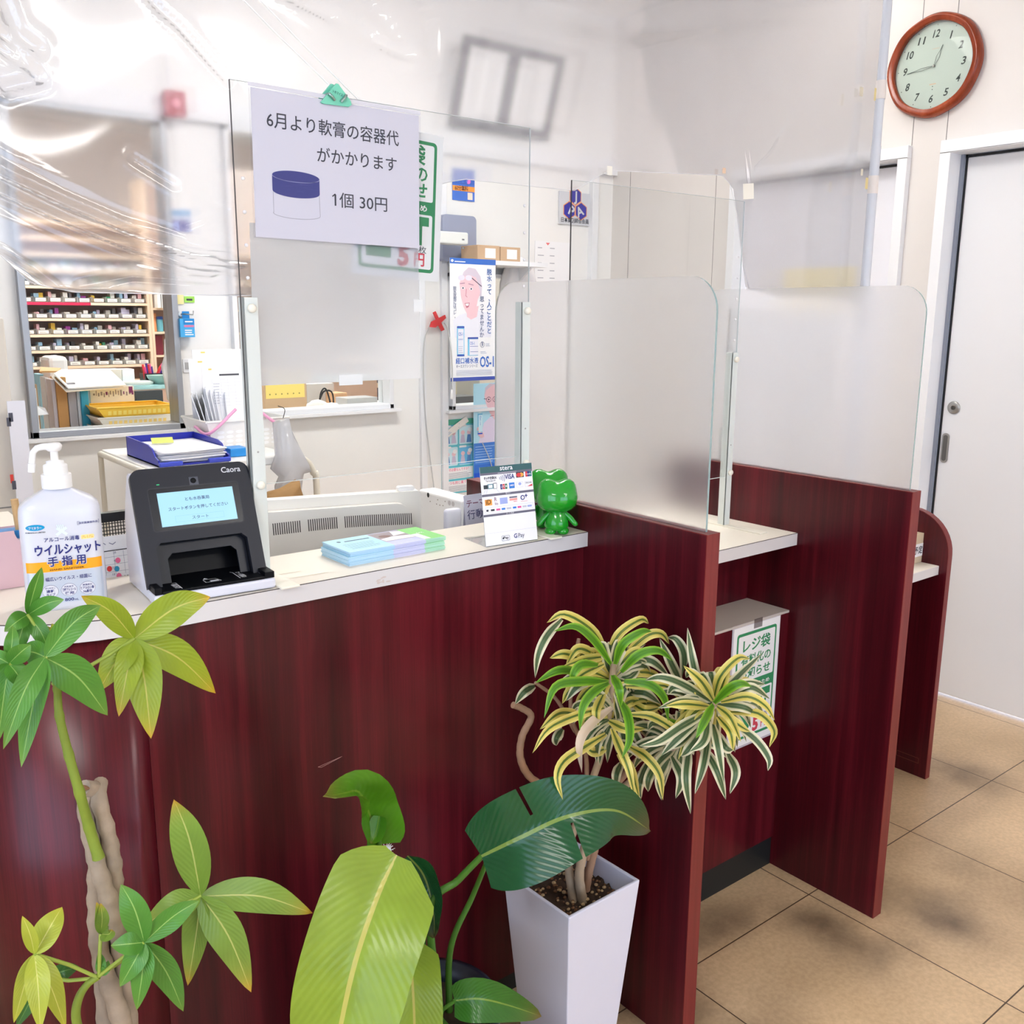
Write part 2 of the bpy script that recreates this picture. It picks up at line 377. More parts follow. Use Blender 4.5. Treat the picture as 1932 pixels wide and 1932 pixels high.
# partition behind the counter with its three openings
W1, W2, W3 = (.705, 1.225, 1.03, 2.12), (1.43, 2.125, 1.055, 2.12), (2.43, 2.80, 1.03, 1.63)
xs = sorted({X0, X1, W1[0], W1[1], W2[0], W2[1], W3[0], W3[1]})
wb = MB()
for a, b in zip(xs, xs[1:]):
    hit = [q for q in (W1, W2, W3) if q[0] <= a and b <= q[1]]
    if hit: wb.box((a, YB, 0), (b, YB+.09, hit[0][2])); wb.box((a, YB, hit[0][3]), (b, YB+.09, ZC))
    else: wb.box((a, YB, 0), (b, YB+.09, ZC))
struct('wall_back', wb, M_wallb)
struct('trim_3', MB().box((X0, YB-.03, 2.12), (X1, YB, 2.19)), M_frame)                       # long lintel rail
struct('trim_4', MB().box((2.27, YB-.018, 0), (2.30, YB, 2.12)).box((2.385, YB-.018, 0), (2.415, YB, 2.12)), M_frame, bevel=.002)   # jambs of the sliding panel
def window(n, q, mats, t=.02, dep=.03, sill=True):
    x0, x1, z0, z1 = q
    wn = tag(thing('window_%d' % n, None, None, ((x0+x1)/2, YB, z0)), kind='structure')
    f = MB(); f.box((x0, YB-dep, z0), (x0+t, YB+.07, z1)).box((x1-t, YB-dep, z0), (x1, YB+.07, z1)).box((x0, YB-dep, z0), (x1, YB+.07, z0+t)).box((x0, YB-dep, z1-t), (x1, YB+.07, z1))
    f.build('window_frame', mats, wn, bevel=.002)
    if sill: MB().box((x0-.03, YB-dep-.016, z0-.014), (x1+.03, YB, z0)).build('window_sill', M_frame, wn, bevel=.002)
    MB().box((x0+t, YB+.03, z0+t), (x1-t, YB+.033, z1-t)).build('window_pane', M_glass, wn)
window(1, W1, M_alu, .022); window(2, W2, M_frame, .02); window(3, W3, M_frame, .018)

# dispensary shell and the waiting room's other walls
struct('wall_far', MB().box((X0, Y1, 0), (5.2, Y1+.1, ZC)), pm('pinkish_wall', (226, 214, 210), .7))
struct('wall_dispensary', MB().box((5.1, YB+.09, 0), (5.2, Y1, ZC)).box((X1, YB+.0, 0), (5.2, YB+.09, ZC)), M_wallb)
wl = MB(); Wa, Wb_, Wz0, Wz1 = -2.2, 1.0, .25, 2.35
for y0, y1, z0, z1 in ((Y0, Wa, 0, ZC), (Wa, Wb_, 0, Wz0), (Wa, Wb_, Wz1, ZC), (Wb_, Y1, 0, ZC)): wl.box((X0-.1, y0, z0), (X0, y1, z1))
struct('wall_left', wl, M_wall)
wn = tag(thing('window_4', None, None, (X0, (Wa+Wb_)/2, Wz0)), kind='structure')
f = MB()
for y in (Wa, -1.13, -.07, Wb_-.05): f.box((X0-.08, y, Wz0), (X0-.02, y+.05, Wz1))
for z in (Wz0, Wz1-.05): f.box((X0-.08, Wa, z), (X0-.02, Wb_, z+.05))
f.build('window_frame', M_alu, wn); MB().box((X0-.055, Wa, Wz0), (X0-.05, Wb_, Wz1)).build('window_pane', M_glass, wn)
Fa, Fb = -1.2, 2.6
wf = MB()
for x0, x1, z0, z1 in ((X0, Fa, 0, ZC), (Fa, Fb, 0, .1), (Fa, Fb, 2.35, ZC), (Fb, 5.2, 0, ZC)): wf.box((x0, Y0-.1, z0), (x1, Y0, z1))
struct('wall_front', wf, M_wall)
wn = tag(thing('window_5', None, None, ((Fa+Fb)/2, Y0, .1)), kind='structure')
f = MB()
for x in (Fa, .05, 1.3, Fb-.05): f.box((x, Y0-.08, .1), (x+.05, Y0-.02, 2.35))
for z in (.1, 2.3): f.box((Fa, Y0-.08, z), (Fb, Y0-.02, z+.05))
f.build('window_frame', M_alu, wn); MB().box((Fa, Y0-.055, .1), (Fb, Y0-.05, 2.35)).build('window_pane', M_glass, wn)
for nm, loc, rot, sx, sy in (('window_portal', (X0-.15, (Wa+Wb_)/2, (Wz0+Wz1)/2), (0, -math.pi/2, 0), Wz1-Wz0, Wb_-Wa), ('window_portal', ((Fa+Fb)/2, Y0-.15, 1.22), (math.pi/2, 0, 0), Fb-Fa, 2.25)):
    ld = bpy.data.lights.new(nm, 'AREA'); ld.shape = 'RECTANGLE'; ld.size, ld.size_y = sx, sy; ld.cycles.is_portal = True
    lo = bpy.data.objects.new(nm, ld); COL.objects.link(lo); lo.location = loc; lo.rotation_euler = rot

# ceiling lamps
M_fix = pm('lamp_housing', (235, 235, 235), .5)
def fixture(x, y, lx, ly, z, strength, label, rods=False):
    t = thing('ceiling_light', label, 'ceiling light', (x, y, z), 'ceiling lights')
    MB().box((x-lx/2-.03, y-ly/2-.03, z+.02), (x+lx/2+.03, y+ly/2+.03, z+.06)).build('lamp_housing', M_fix, t, bevel=.004)
    MB().box((x-lx/2, y-ly/2, z), (x+lx/2, y+ly/2, z+.0195)).build('diffuser', pm('lamp_light_%g' % strength, (255, 252, 248), .5, emit=(255, 252, 247), es=strength), t)
    if rods:
        for s in (-.3, .3): MB().tube([(x+lx*s, y, z+.06), (x+lx*s, y, ZC)], .006).build('suspension_rod', M_fix, t)
    else: MB().box((x-lx/2-.02, y-ly/2-.02, z+.06), (x+lx/2+.02, y+ly/2+.02, ZC)).build('mounting_box', M_fix, t)
fixture(1.75, 4.75, 1.25, .34, 2.75, LAMP_BACK, 'long white fluorescent ceiling light just beyond the partition')
fixture(1.10, 6.0, 1.25, .22, 2.60, LAMP_BACK, 'hanging fluorescent light above the medicine shelves', True)
fixture(3.6, 5.6, 1.25, .34, 2.75, LAMP_BACK, 'fluorescent ceiling light at the right end of the dispensary')
fixture(1.75, 2.15, 1.25, .26, 2.77, LAMP_STAFF, 'long ceiling light over the staff side of the counter')
fixture(2.95, 2.2, .6, .26, 2.77, LAMP_STAFF*.22, 'added short fill light on the staff side ceiling, brightening the far door')  # added fill lamp, only there to lift the dark far door behind the vinyl
fixture(1.75, -1.7, 1.2, .55, 2.77, LAMP_FRONT, 'wide ceiling light panel in the middle of the waiting room')
fixture(1.7, -4.1, 1.0, .5, 2.77, LAMP_FRONT, 'ceiling light panel near the shop front')
fixture(-1.3, -.4, .5, 1.2, 2.77, LAMP_FRONT, 'ceiling light panel beside the left window of the waiting room')
# ================================================================== counter
M_mah = wood('mahogany_laminate', (40, 7, 13), (72, 13, 23), (102, 23, 35))
M_mahedge = wood('mahogany_edge_band', (86, 26, 28), (108, 36, 36), (126, 46, 44), .35)
M_top = pm('cream_worktop', (228, 221, 208), .4, noise=.03, nscale=14)
M_edge = pm('worktop_edge_white', (212, 209, 210), .35, noise=.03, nscale=9)
M_seam = pm('seam_dark', (70, 62, 60), .7)
M_kick = pm('kick_black', (24, 28, 30), .45)
def arc(cx, cy, r, a0, a1, n=14): return [(cx+r*math.cos(math.radians(a0+(a1-a0)*i/n)), cy+r*math.sin(math.radians(a0+(a1-a0)*i/n))) for i in range(n+1)]
def strip(mb, path, t, z0, z1, mi=0):
    """wall of thickness t to the left of a plan path, from z0 to z1"""
    n = len(path); pts = [Vector(p) for p in path]; inn = []
    for i in range(n):
        d = (pts[min(i+1, n-1)]-pts[max(i-1, 0)]).normalized(); inn.append(pts[i]+Vector((-d.y, d.x))*t)
    vs = [(p.x, p.y, z) for z in (z0, z1) for p in pts]+[(p.x, p.y, z) for z in (z0, z1) for p in inn]
    fs = []
    for i in range(n-1):
        fs += [(i, i+1, n+i+1, n+i), (2*n+i+1, 2*n+i, 3*n+i, 3*n+i+1), (n+i, n+i+1, 3*n+i+1, 3*n+i), (i+1, i, 2*n+i, 2*n+i+1)]
    fs += [(0, n, 3*n, 2*n), (n-1, 2*n+n-1, 3*n+n-1, n+n-1)]
    mb.add(vs, fs, mi, False)
    return mb
CB, R1 = 1.388, .25
cx, cy = .40, CB+R1
ZT = 1.017
cb = thing('reception_counter', 'dark red mahogany counter front with curved left end, behind the potted plants', 'counter', (.75, 1.5, 0))
strip(MB(), [(.40, CB), (1.292, CB)], .02, .07, ZT-.03).build('front_panel', M_mah, cb)
o = strip(MB(), [(cx-R1, 2.3), (cx-R1, cy)]+arc(cx, cy, R1, 180, 270)[1:-1]+[(.3995, CB)], .02, .07, ZT-.03).build('curved_panel', M_mah, cb)
for p in o.data.polygons: p.use_smooth = abs(p.normal.z) < .5
strip(MB(), [(cx-R1+.03, 2.3)]+arc(cx, cy, R1-.03, 180, 270)+[(1.292, CB+.03)], .02, 0, .07).build('kickboard', M_kick, cb)
MB().box((.2, 1.60, .02), (1.285, 1.62, .72)).build('inner_panel', M_white, cb)
s1 = Frame((.75, CB-.0006, .735), (1, 0, 0), (0, 0, 1))
a, b = at(600, 1447, y=CB), at(645, 1427, y=CB)
MB().line(Frame((0, CB-.0004, 0), (1,0,0), (0,0,1)), [(a.x, a.z), (b.x, b.z), (b.x-.004, b.z-.001), (a.x+.006, a.z-.0025)], .0007, .0, 0, True).build('scratch_mark', pm('scratch_pale', (184, 140, 134), .6), cb)
ct = thing('countertop', 'narrow cream countertop ledge with white front edge on the mahogany counter', 'countertop', (.75, 1.45, ZT-.03))
fr_ = [(cx-R1-.011, 2.3)]+arc(cx, cy, R1+.011, 180, 270)+[(1.2915, CB-.011)]
MB().prism(fr_+[(1.2915, 1.575), (.50, 1.575), (.43, 1.61), (.40, 1.70), (.40, 2.3)], ZT-.029, ZT).build('worktop', M_top, ct)
e_ = [(cx-R1-.0125, 2.3)]+arc(cx, cy, R1+.0125, 180, 270)+[(1.2915, CB-.0125)]
strip(MB(), e_, .0015, ZT-.03, ZT-.0008).build('front_edge', M_edge, ct)
strip(MB(), [(p[0], p[1]) for p in e_], .0016, ZT-.0008, ZT+.0003).build('edge_seam', M_seam, ct)
# worn tape marks on the ledge and its edge
tm = MB(); tf = Frame((0, 0, ZT+.0003), (1,0,0), (0,1,0))
for q in ([(.63,1.455),(.69,1.45),(.70,1.47),(.66,1.478)], [(.655,1.42),(.725,1.415),(.72,1.435),(.66,1.44)], [(1.06,1.475),(1.10,1.472),(1.10,1.485),(1.062,1.487)]):
    tm = MB(); tm.poly(tf, q, 0, 0).line(tf, q[:2], .0008, .0002, 1); tm.build('worn_mark', [pm('worn_cream', (232, 225, 210), .6), pm('worn_brown', (196, 182, 158), .6)], ct)
sm = MB(); sf = Frame((0, CB-.0128, 0), (1,0,0), (0,0,1)); q = at(722, 1094, y=CB-.0128)
for k in range(9): sm.disc(sf, q.x+rnd.uniform(-.012, .012), q.z+rnd.uniform(-.005, .005), rnd.uniform(.002, .006), rnd.uniform(.001, .003), .0001*k/9, 0, 9)
sm.build('glue_stain', pm('glue_stain', (205, 192, 186), .6), ct)

# ---- dividers with frosted glass
M_frost = milky('frosted_glass', .5, 1.09, .0, .12, .10, (255, 255, 255))
M_gedge = pm('glass_edge', (150, 176, 176), .15, trans=.3)
def divider(x0, x1, label):
    t = thing('privacy_divider', label, 'divider', ((x0+x1)/2, 1.4, 0), 'divider panels with frosted glass')
    MB().box((x0, 1.068, 0), (x1, 1.80, 1.066)).build('panel', M_mah, t)
    b = MB().box((x0, 1.066, 0), (x1, 1.068, 1.068)).box((x0, 1.068, 1.066), (x1, 1.80, 1.068))
    b.build('edge_band', M_mahedge, t)
    xm = (x0+x1)/2; g0, g1, gz0, gz1, r = 1.083, 1.71, 1.068, 1.519, .062
    pts = [(g0, gz0), (g0, gz1-r)]+[(g0+r-r*math.cos(math.radians(a)), gz1-r+r*math.sin(math.radians(a))) for a in range(10, 91, 10)]
    pts += [(g1-r+r*math.sin(math.radians(a)), gz1-r+r*math.cos(math.radians(a))) for a in range(0, 91, 10)]+[(g1, gz0)]
    gf = Frame((xm, 0, 0), (0, 1, 0), (0, 0, 1))
    g = MB().prism(pts, -.0025, .0025, gf); o = g.build('frosted_glass', [M_frost, M_gedge], t)
    for p in o.data.polygons:
        if abs(p.normal.x) < .5: p.material_index = 1
    return t
divider(1.292, 1.327, 'nearer mahogany divider with rounded frosted glass, its foot beside the white pot')
divider(1.99, 2.025, 'farther mahogany divider with rounded frosted glass, its foot on the dirty floor tiles')
t = thing('end_panel', 'low mahogany end panel with rounded top corner next to the white door', 'end panel', (2.79, 1.55, 0))
zt, r = .868, .13; y0 = 1.357
pts = [(y0, 0), (y0, zt-r)]+[(y0+r-r*math.cos(math.radians(a)), zt-r+r*math.sin(math.radians(a))) for a in range(9, 91, 9)]+[(1.80, zt), (1.80, 0)]
ef = Frame((2.79, 0, 0), (0, 1, 0), (0, 0, 1))
MB().prism([(a+.0015 if a < 1.5 else a, b-.0015 if b > .5 else b) for a, b in pts], -.0125, .0125, ef).build('panel', M_mah, t)
o = MB().prism(pts, -.0123, .0123, ef).build('edge_band', M_mahedge, t)
q = Frame((2.7771, 0, 0), (0, -1, 0), (0, 0, 1))
MB().line(q, [(-1.46, .045), (-1.385, .045), (-1.385, .062), (-1.46, .062)], .0012, .0003, 0, True).build('scuff_mark', pm('scuff_brown', (128, 74, 60), .6), t)

# ---- second and third counters
c2 = thing('consultation_counter', 'recessed mahogany counter base with a beige bag shelf between the two dividers', 'counter', (1.66, 1.5, 0))
MB().box((1.328, 1.366, .085), (1.989, 1.384, .712)).build('front_panel', M_mah, c2)
MB().box((1.328, 1.40, 0), (1.989, 1.42, .085)).box((1.328, 1.372, .0), (1.989, 1.40, .085)).build('kickboard', M_kick, c2)
MB().box((1.328, 1.3645, .712), (1.989, 1.51, .718)).build('bag_shelf', pm('beige_shelf', (196, 188, 180), .45), c2)
MB().box((1.328, 1.497, .718), (1.989, 1.515, .89)).build('upper_panel', M_mah, c2)
MB().box((1.328, 1.76, .02), (1.989, 1.775, .88)).build('inner_panel', M_white, c2)
t = thing('countertop', 'short white countertop between the two frosted glass dividers', 'countertop', (1.66, 1.55, .89))
MB().box((1.3275, 1.3575, .8905), (1.9895, 1.78, .921)).build('worktop', M_top, t)
MB().box((1.3275, 1.356, .8905), (1.9895, 1.3575, .9202)).build('front_edge', M_edge, t)
MB().box((1.3275, 1.3558, .9202), (1.9895, 1.3575, .9213)).build('edge_seam', M_seam, t)
c3 = thing('consultation_counter', 'dark mahogany counter base under the low ledge beside the end panel', 'counter', (2.4, 1.5, 0))
MB().box((2.026, 1.50, .08), (2.776, 1.518, .674)).build('front_panel', M_mah, c3)
MB().box((2.026, 1.52, 0), (2.776, 1.54, .08)).build('kickboard', M_kick, c3)
t = thing('countertop', 'low white countertop ledge left of the rounded end panel', 'countertop', (2.4, 1.55, .674))
MB().box((2.0255, 1.3835, .675), (2.7765, 1.78, .703)).build('worktop', M_top, t)
MB().box((2.0255, 1.382, .675), (2.7765, 1.3835, .7022)).build('front_edge', M_edge, t)

# ---- clear acrylic screens
M_acr = clear('clear_acrylic', (251, 252, 252), .045)
M_acre = pm('acrylic_edge', (205, 212, 214), .2)
M_acrd = pm('acrylic_edge_dark', (52, 52, 54), .3)
M_post = pm('pale_green_grey_metal', (214, 220, 216), .4)
M_dot = pm('dot_milky', (226, 226, 228), .2)
M_cream = pm('cream_plastic', (236, 232, 218), .4)
def screen(x0, x1, y, z0, z1, zb, label, postL=True, postR=True, ztop=1.47, dark_left=True, feet=(.12, .10), bumps=True):
    t = thing('acrylic_screen', label, 'acrylic screen', ((x0+x1)/2, y, zb), 'clear acrylic counter screens')
    pa = MB().box((x0, y-.0015, z0), (x1, y+.0015, z1)).build('pane', M_acr, t)
    e = MB().box((x0-.0008, y-.0016, z0), (x0, y+.0016, z1), 1 if dark_left else 0).box((x1, y-.0016, z0), (x1+.0006, y+.0016, z1)).box((x0, y-.0016, z1), (x1, y+.0016, z1+.0006)).box((x0, y-.0016, z0-.0008), (x1, y+.0016, z0))
    e.build('pane_edge', [M_acre, M_acrd], pa)
    for x, on, sgn in ((x0, postL, 1), (x1, postR, -1)):
        if not on: continue
        xa, xb = (x+.002, x+.026) if sgn > 0 else (x-.02, x+.001)
        p = MB().box((xa, y-.006, zb), (xb, y-.0025, ztop)).box((xa, y-.006, zb), (xa+.002, y+.016, ztop)); po = p.build('post', M_post, t, bevel=.0008)
        MB().box((xa-.002, y-feet[0], zb), (xb+.006, y+feet[1], zb+.0035)).build('foot', M_cream, t, bevel=.0012)
        xm = (xa+xb)/2
        for z in (ztop-.017, zb+.155 if sgn > 0 else zb+.14):
            MB().lathe([(.0, -.0001), (.0062, 0), (.007, .002), (.007, .006), (.0055, .008), (.002, .0085)], Frame((xm, y-.006, z), (1,0,0), (0,0,1)), 16).build('thumb_knob', M_cream, po)
        MB().lathe([(.0018, 0), (.0016, .0006)], Frame((xm, y-.006, zb+.21), (1,0,0), (0,0,1)), 10).build('screw_hole', M_steel, po)
        if bumps:
            z = ztop+.03
            while z < z1-.12:
                MB().lathe([(.003, 0), (.003, .0012), (.0022, .002), (.0005, .0022)], Frame((x+.013*sgn, y-.0015, z), (1,0,0), (0,0,1)), 12).build('bumper_dot', M_dot, pa); z += .05
    return t
screen(.616, 1.206, 1.47, 1.172, 1.797, ZT, 'clear acrylic screen on the cream ledge with the ointment notice clipped to it', ztop=1.475, feet=(.105, .06))
screen(1.361, 1.921, 1.522, 1.05, 1.722, .921, 'clear acrylic screen on the short countertop between the frosted dividers', postL=False, ztop=1.362, feet=(.12, .13))
a = at(1378, 583, y=1.665)
screen(a.x, 2.58, 1.665, .80, a.z, .703, 'clear acrylic screen on the low ledge behind the farther frosted divider', postR=False, ztop=1.15, bumps=False)
# ================================================================== things on and over the counter
M_paper = pm('paper_white', (238, 238, 240), .6)
M_ink = pm('ink_grey', (70, 72, 78), .7)
M_navy = pm('ink_navy', (38, 44, 120), .6)
M_green = pm('print_green', (52, 140, 92), .6)
M_red = pm('print_red', (208, 72, 88), .6)
M_sleeve = clear('clear_sleeve', (250, 250, 252), .05, .08)

# ---- the notice, its sleeve and the blank sheet behind
ny = 1.4660
nf = Frame(at(470, 449, y=ny), (1, 0, -.012), (0, 0, 1))
(px0, py1), (px1, _) = nf.px(467, 153), nf.px(790, 208)
W, Hh = .300, nf.px(478, 165)[1]
t = thing('notice', 'ointment container price notice with a drawing of a blue-lidded jar, under the green clip', 'notice', tuple(nf.p(.15, 0)))
m = MB()
x0, y0 = nf.px(487, 447); x1, y1 = nf.px(775, 200)
m.fbox(nf, (x0-.004, y0, 0), (x1+.016, nf.px(478, 165)[1], .0006), 0)
L1a, L1b = nf.px(503, 238), nf.px(752, 272)
m.text(nf, '6月より軟膏の容器代', L1a[0], nf.px(503, 237)[1], .0262, .0009, 1, .006, width=L1b[0]-L1a[0], res=3)
L2a, L2b = nf.px(598, 304), nf.px(748, 322)
m.text(nf, 'がかかります', L2a[0], nf.px(598, 303)[1], .0255, .0009, 1, .006, width=L2b[0]-L2a[0], res=3)
L3a, L3b = nf.px(631, 387), nf.px(730, 393)
m.text(nf, '1個 30円', L3a[0], nf.px(631, 388)[1], .026, .0009, 1, .004, width=L3b[0]-L3a[0], res=3)
q1 = nf.px(631, 388); m.line(nf, [(L3a[0]+.0012, q1[1]+.0182), (L3a[0]-.0035, q1[1]+.0145)], .0020, .0009, 1)
# drawn jar: lid, lid top ellipse, body outline
jl, jr = nf.px(514, 368)[0], nf.px(603, 372)[0]; jc = (jl+jr)/2; jw = (jr-jl)/2; jt = nf.px(514, 328)[1]-.001; jm = nf.px(514, 358)[1]; jb = nf.px(560, 412)[1]
ell = lambda yy, a0, a1, k=.013: [(jc+jw*math.cos(math.radians(a0+(a1-a0)*i/16)), yy+k*math.sin(math.radians(a0+(a1-a0)*i/16))) for i in range(17)]
m.poly(nf, ell(jt, 0, 180, .009)+ell(jm, 180, 360, .009), .0009, 2)
m.line(nf, ell(jt, 180, 360, .008), .0009, .0011, 3); m.line(nf, ell(jt-.001, 195, 345, .0065), .0004, .0011, 3)
m.line(nf, [(jl+.001, jm-.003), (jl+.001, jb+.006)]+ell(jb+.006, 180, 360, .007)+[(jr-.001, jm-.003)], .0006, .0009, 4)
rs = random.Random(3)
for k in range(16):
    xx = jl+jw*2*rs.random()*.8; yy = jm+rs.uniform(0, .014); m.line(nf, [(xx, yy), (xx+.012, yy-.0003)], .0003, .0011, 5)
m.build('printed_sheet', [pm('notice_paper', (226, 226, 233), .55), M_ink, pm('crayon_blue', (72, 76, 140), .7), pm('crayon_pale', (172, 174, 214), .7), pm('pencil_grey', (150, 150, 158), .7), pm('crayon_mid', (92, 96, 160), .7)], t)
MB().fbox(nf, (px0, y0-.002, .0012), (px1+.003, py1, .0016)).build('sleeve', M_sleeve, t)
wb2 = MB().fbox(nf, (px0, nf.px(478, 163)[1], .0), (px1+.003, py1, .0007)); wb2.build('header_strip', M_paper, t)
# blank sheet on the staff side of the pane
bf = Frame(at(487, 728, y=1.4735), (1, 0, .004), (0, 0, 1))
bx1, by1 = bf.px(789, 440)
m = MB(); n_ = 10
vs = []
for i in range(n_+1):
    for j in range(n_+1): vs.append(bf.p(bx1*i/n_ - (.006*(1-j/n_)*(1-i/n_)), (by1)*j/n_, -.0012*abs(i/n_-.5)))
m.add(vs, [(i*(n_+1)+j, (i+1)*(n_+1)+j, (i+1)*(n_+1)+j+1, i*(n_+1)+j+1) for i in range(n_) for j in range(n_)], 0, True)
M_thin = milky('thin_paper', .3, 1.02, .12, .90, .02)
bs = thing('blank_sheet', 'plain white sheet hanging on the acrylic below the ointment notice', 'paper sheet', tuple(bf.p(bx1/2, 0)))
m.build('sheet', M_thin, bs)
MB().fbox(bf, (bf.px(614, 0)[0], -.006, .0012), (bf.px(662, 0)[0], .012, .0018)).build('tape', pm('white_tape', (246, 246, 248), .5), bs)
q = bf.px(785, 565); MB().fbox(bf, (q[0]-.006, q[1]-.022, .0012), (q[0]+.013, q[1], .0018)).build('tape', pm('white_tape', (246, 246, 248), .5), bs)

# ---- paid-bag signs
def bag_sign(name, label, fr, Wd, Hd, reg=None):
    t = thing(name, label, 'sign', tuple(fr.p(Wd/2, 0)), )
    m = MB(); s = Wd/.182
    m.fbox(fr, (0, 0, 0), (Wd, Hd, .0008), 0)
    def sc_(x, y): return x*s, y*Hd/.257
    def R(x0, y0, x1, y1, r, h, mi):
        a = sc_(x0, y0); b = sc_(x1, y1); m.rrect(fr, a[0], a[1], b[0], b[1], r*s, h, mi)
    R(.013, .014, .169, .243, .008, .0011, 1); R(.019, .139, .163, .237, .004, .0014, 0); R(.019, .020, .163, .116, .004, .0014, 0)
    def T(txt, x, y, sz, mi, b, al='l', w=None):
        a = sc_(x, y); m.text(fr, txt, a[0], a[1], sz*s, .0017, mi, b, al, w*s if w else None)
    T('レジ袋', .091, .204, .036, 1, .022, 'c', .108); T('有料化の', .091, .175, .029, 1, .022, 'c', .118); T('お知らせ', .091, .147, .028, 1, .026, 'c', .118)
    T('環境保全のため', .091, .1225, .0125, 0, .02, 'c', .12)
    # bag pictogram and price
    for q in ((.028, .034, .078, .104),): R(*q, .002, .0016, 1)
    R(.036, .080, .048, .106, .001, .0018, 0); R(.057, .080, .068, .106, .001, .0018, 0)
    R(.1, .062, .156, .112, .001, .0016, 1); R(.108, .06, .118, .096, .001, .0018, 0); R(.125, .06, .135, .096, .001, .0018, 0); R(.142, .06, .157, .096, .001, .0018, 0)
    T('5', .092, .024, .048, 2, .05); T('円', .126, .027, .026, 2, .02); T('1枚', .130, .049, .0135, 3, .0, w=.022)
    m.build('printed_sheet', [M_paper, M_green, M_red, M_ink], t)
    return t
q = at(840, 269, y=1.4765); tl = math.radians(8.5)
gu = Vector((math.cos(tl), 0, -math.sin(tl)*.35)); gv = Vector((math.sin(tl*1.25), 0, math.cos(tl)))
gr = at(826, 532, y=1.4768)
gf = Frame(gr-gu*.182, gu, gv)
g = bag_sign('paid_bag_sign', 'green-bordered paid carrier bag sign half hidden behind the ointment notice', gf, .182, .252)
sy = 1.3648
sf = Frame(at(1383, 1413, y=sy), (1, 0, 0), (0, 0, 1)); wq = sf.px(1472, 1163); wl = sf.px(1374, 1190)
g = bag_sign('paid_bag_sign', 'green-bordered paid carrier bag sign taped under the bag shelf behind the striped plant', Frame(sf.p(wl[0]*.5, 0), (1,0,0), (0,0,1)), wq[0]-wl[0]*.5, (wq[1]+wl[1])/2)
MB().fbox(sf, (wl[0]*.5-.006, -.006, -.0003), (wq[0]+.002, (wq[1]+wl[1])/2+.008, .0)).build('sleeve', pm('sleeve_grey', (196, 190, 200), .3), g)
MB().fbox(sf, (.052, (wq[1]+wl[1])/2-.012, .002), (.085, (wq[1]+wl[1])/2+.012, .0023)).build('tape', clear('clear_tape', (238, 236, 236), .12), g)

# ---- green triangular clip
cf = Frame(at(634, 181, y=1.4645), (1, 0, -.1), (.1, 0, 1))
cl = thing('triangle_clip', 'translucent green triangular clip over the top of the ointment notice', 'clip', tuple(cf.p(0, -.02)))
p3 = [cf.px(604, 193), cf.px(608, 196), cf.px(657, 202), cf.px(662, 198), cf.px(660, 191), cf.px(637, 159), cf.px(633, 158), cf.px(629, 162)]
M_clip = pm('clip_green', (128, 226, 196), .2, trans=.25)
MB().prism(p3, 0, .003, cf).build('front_plate', M_clip, cl, bevel=.0008)
MB().prism([(a-.003, b+.001) for a, b in p3], -.012, -.009, cf).build('back_plate', M_clip, cl, bevel=.0008)
for a, b in ((cf.px(618, 178), cf.px(629, 190)), (cf.px(650, 181), cf.px(641, 193))):
    MB().tube([cf.p(a[0], a[1], -.010), cf.p(a[0], a[1], .003), cf.p(a[0], a[1], .006), cf.p((a[0]+b[0])/2, (a[1]+b[1])/2, .007), cf.p(b[0], b[1], .0045)], .0022, 8).build('spring_arm', pm('clip_chrome', (150, 176, 168), .2, metal=.7), cl)
tx = cf.px(626, 175); tx2 = cf.px(645, 176); m = MB(); m.text(cf, 'トホマイス', tx[0], tx[1], .0055, .0032, 0, .02, width=tx2[0]-tx[0], rot=-.12); m.build('lettering', pm('clip_ink', (30, 96, 84), .6), cl)

# ---- vinyl curtain, pole, tapes
VY = 1.60
def vbottom(x):
    pts = [(-.6, 1.60), (.20, 1.56), (.303, 1.533), (.34, 1.492), (.40, 1.480), (.70, 1.479), (.80, 1.50), (.95, 1.66), (1.14, 1.712), (1.44, 1.714), (1.54, 1.765), (1.93, 1.79), (1.975, 1.76), (2.045, 1.52), (2.2, 1.50), (2.62, 1.50)]
    for (a, za), (b, zb) in zip(pts, pts[1:]):
        if x <= b: k = (x-a)/(b-a); return za+(zb-za)*k
    return pts[-1][1]
from mathutils import noise as nz_
def seg_dist(p, poly):
    best = (9, 0, 0); acc = 0
    for a, b in zip(poly, poly[1:]):
        a, b = Vector(a), Vector(b); d = b-a; L_ = d.length; tt = max(0, min(1, (p-a).dot(d)/(L_*L_))); q = a+d*tt
        s = (p-q).length
        if s < best[0]: best = (s, math.copysign(1, d.x*(p-q).y-d.y*(p-q).x)*s, acc+tt*L_)
        acc += L_
    return best
F = lambda *pp: [(at(a, b, y=VY).x, at(a, b, y=VY).z) for a, b in pp]
main = F((-60, 300), (0, 335), (120, 390), (240, 440), (360, 478), (470, 492))
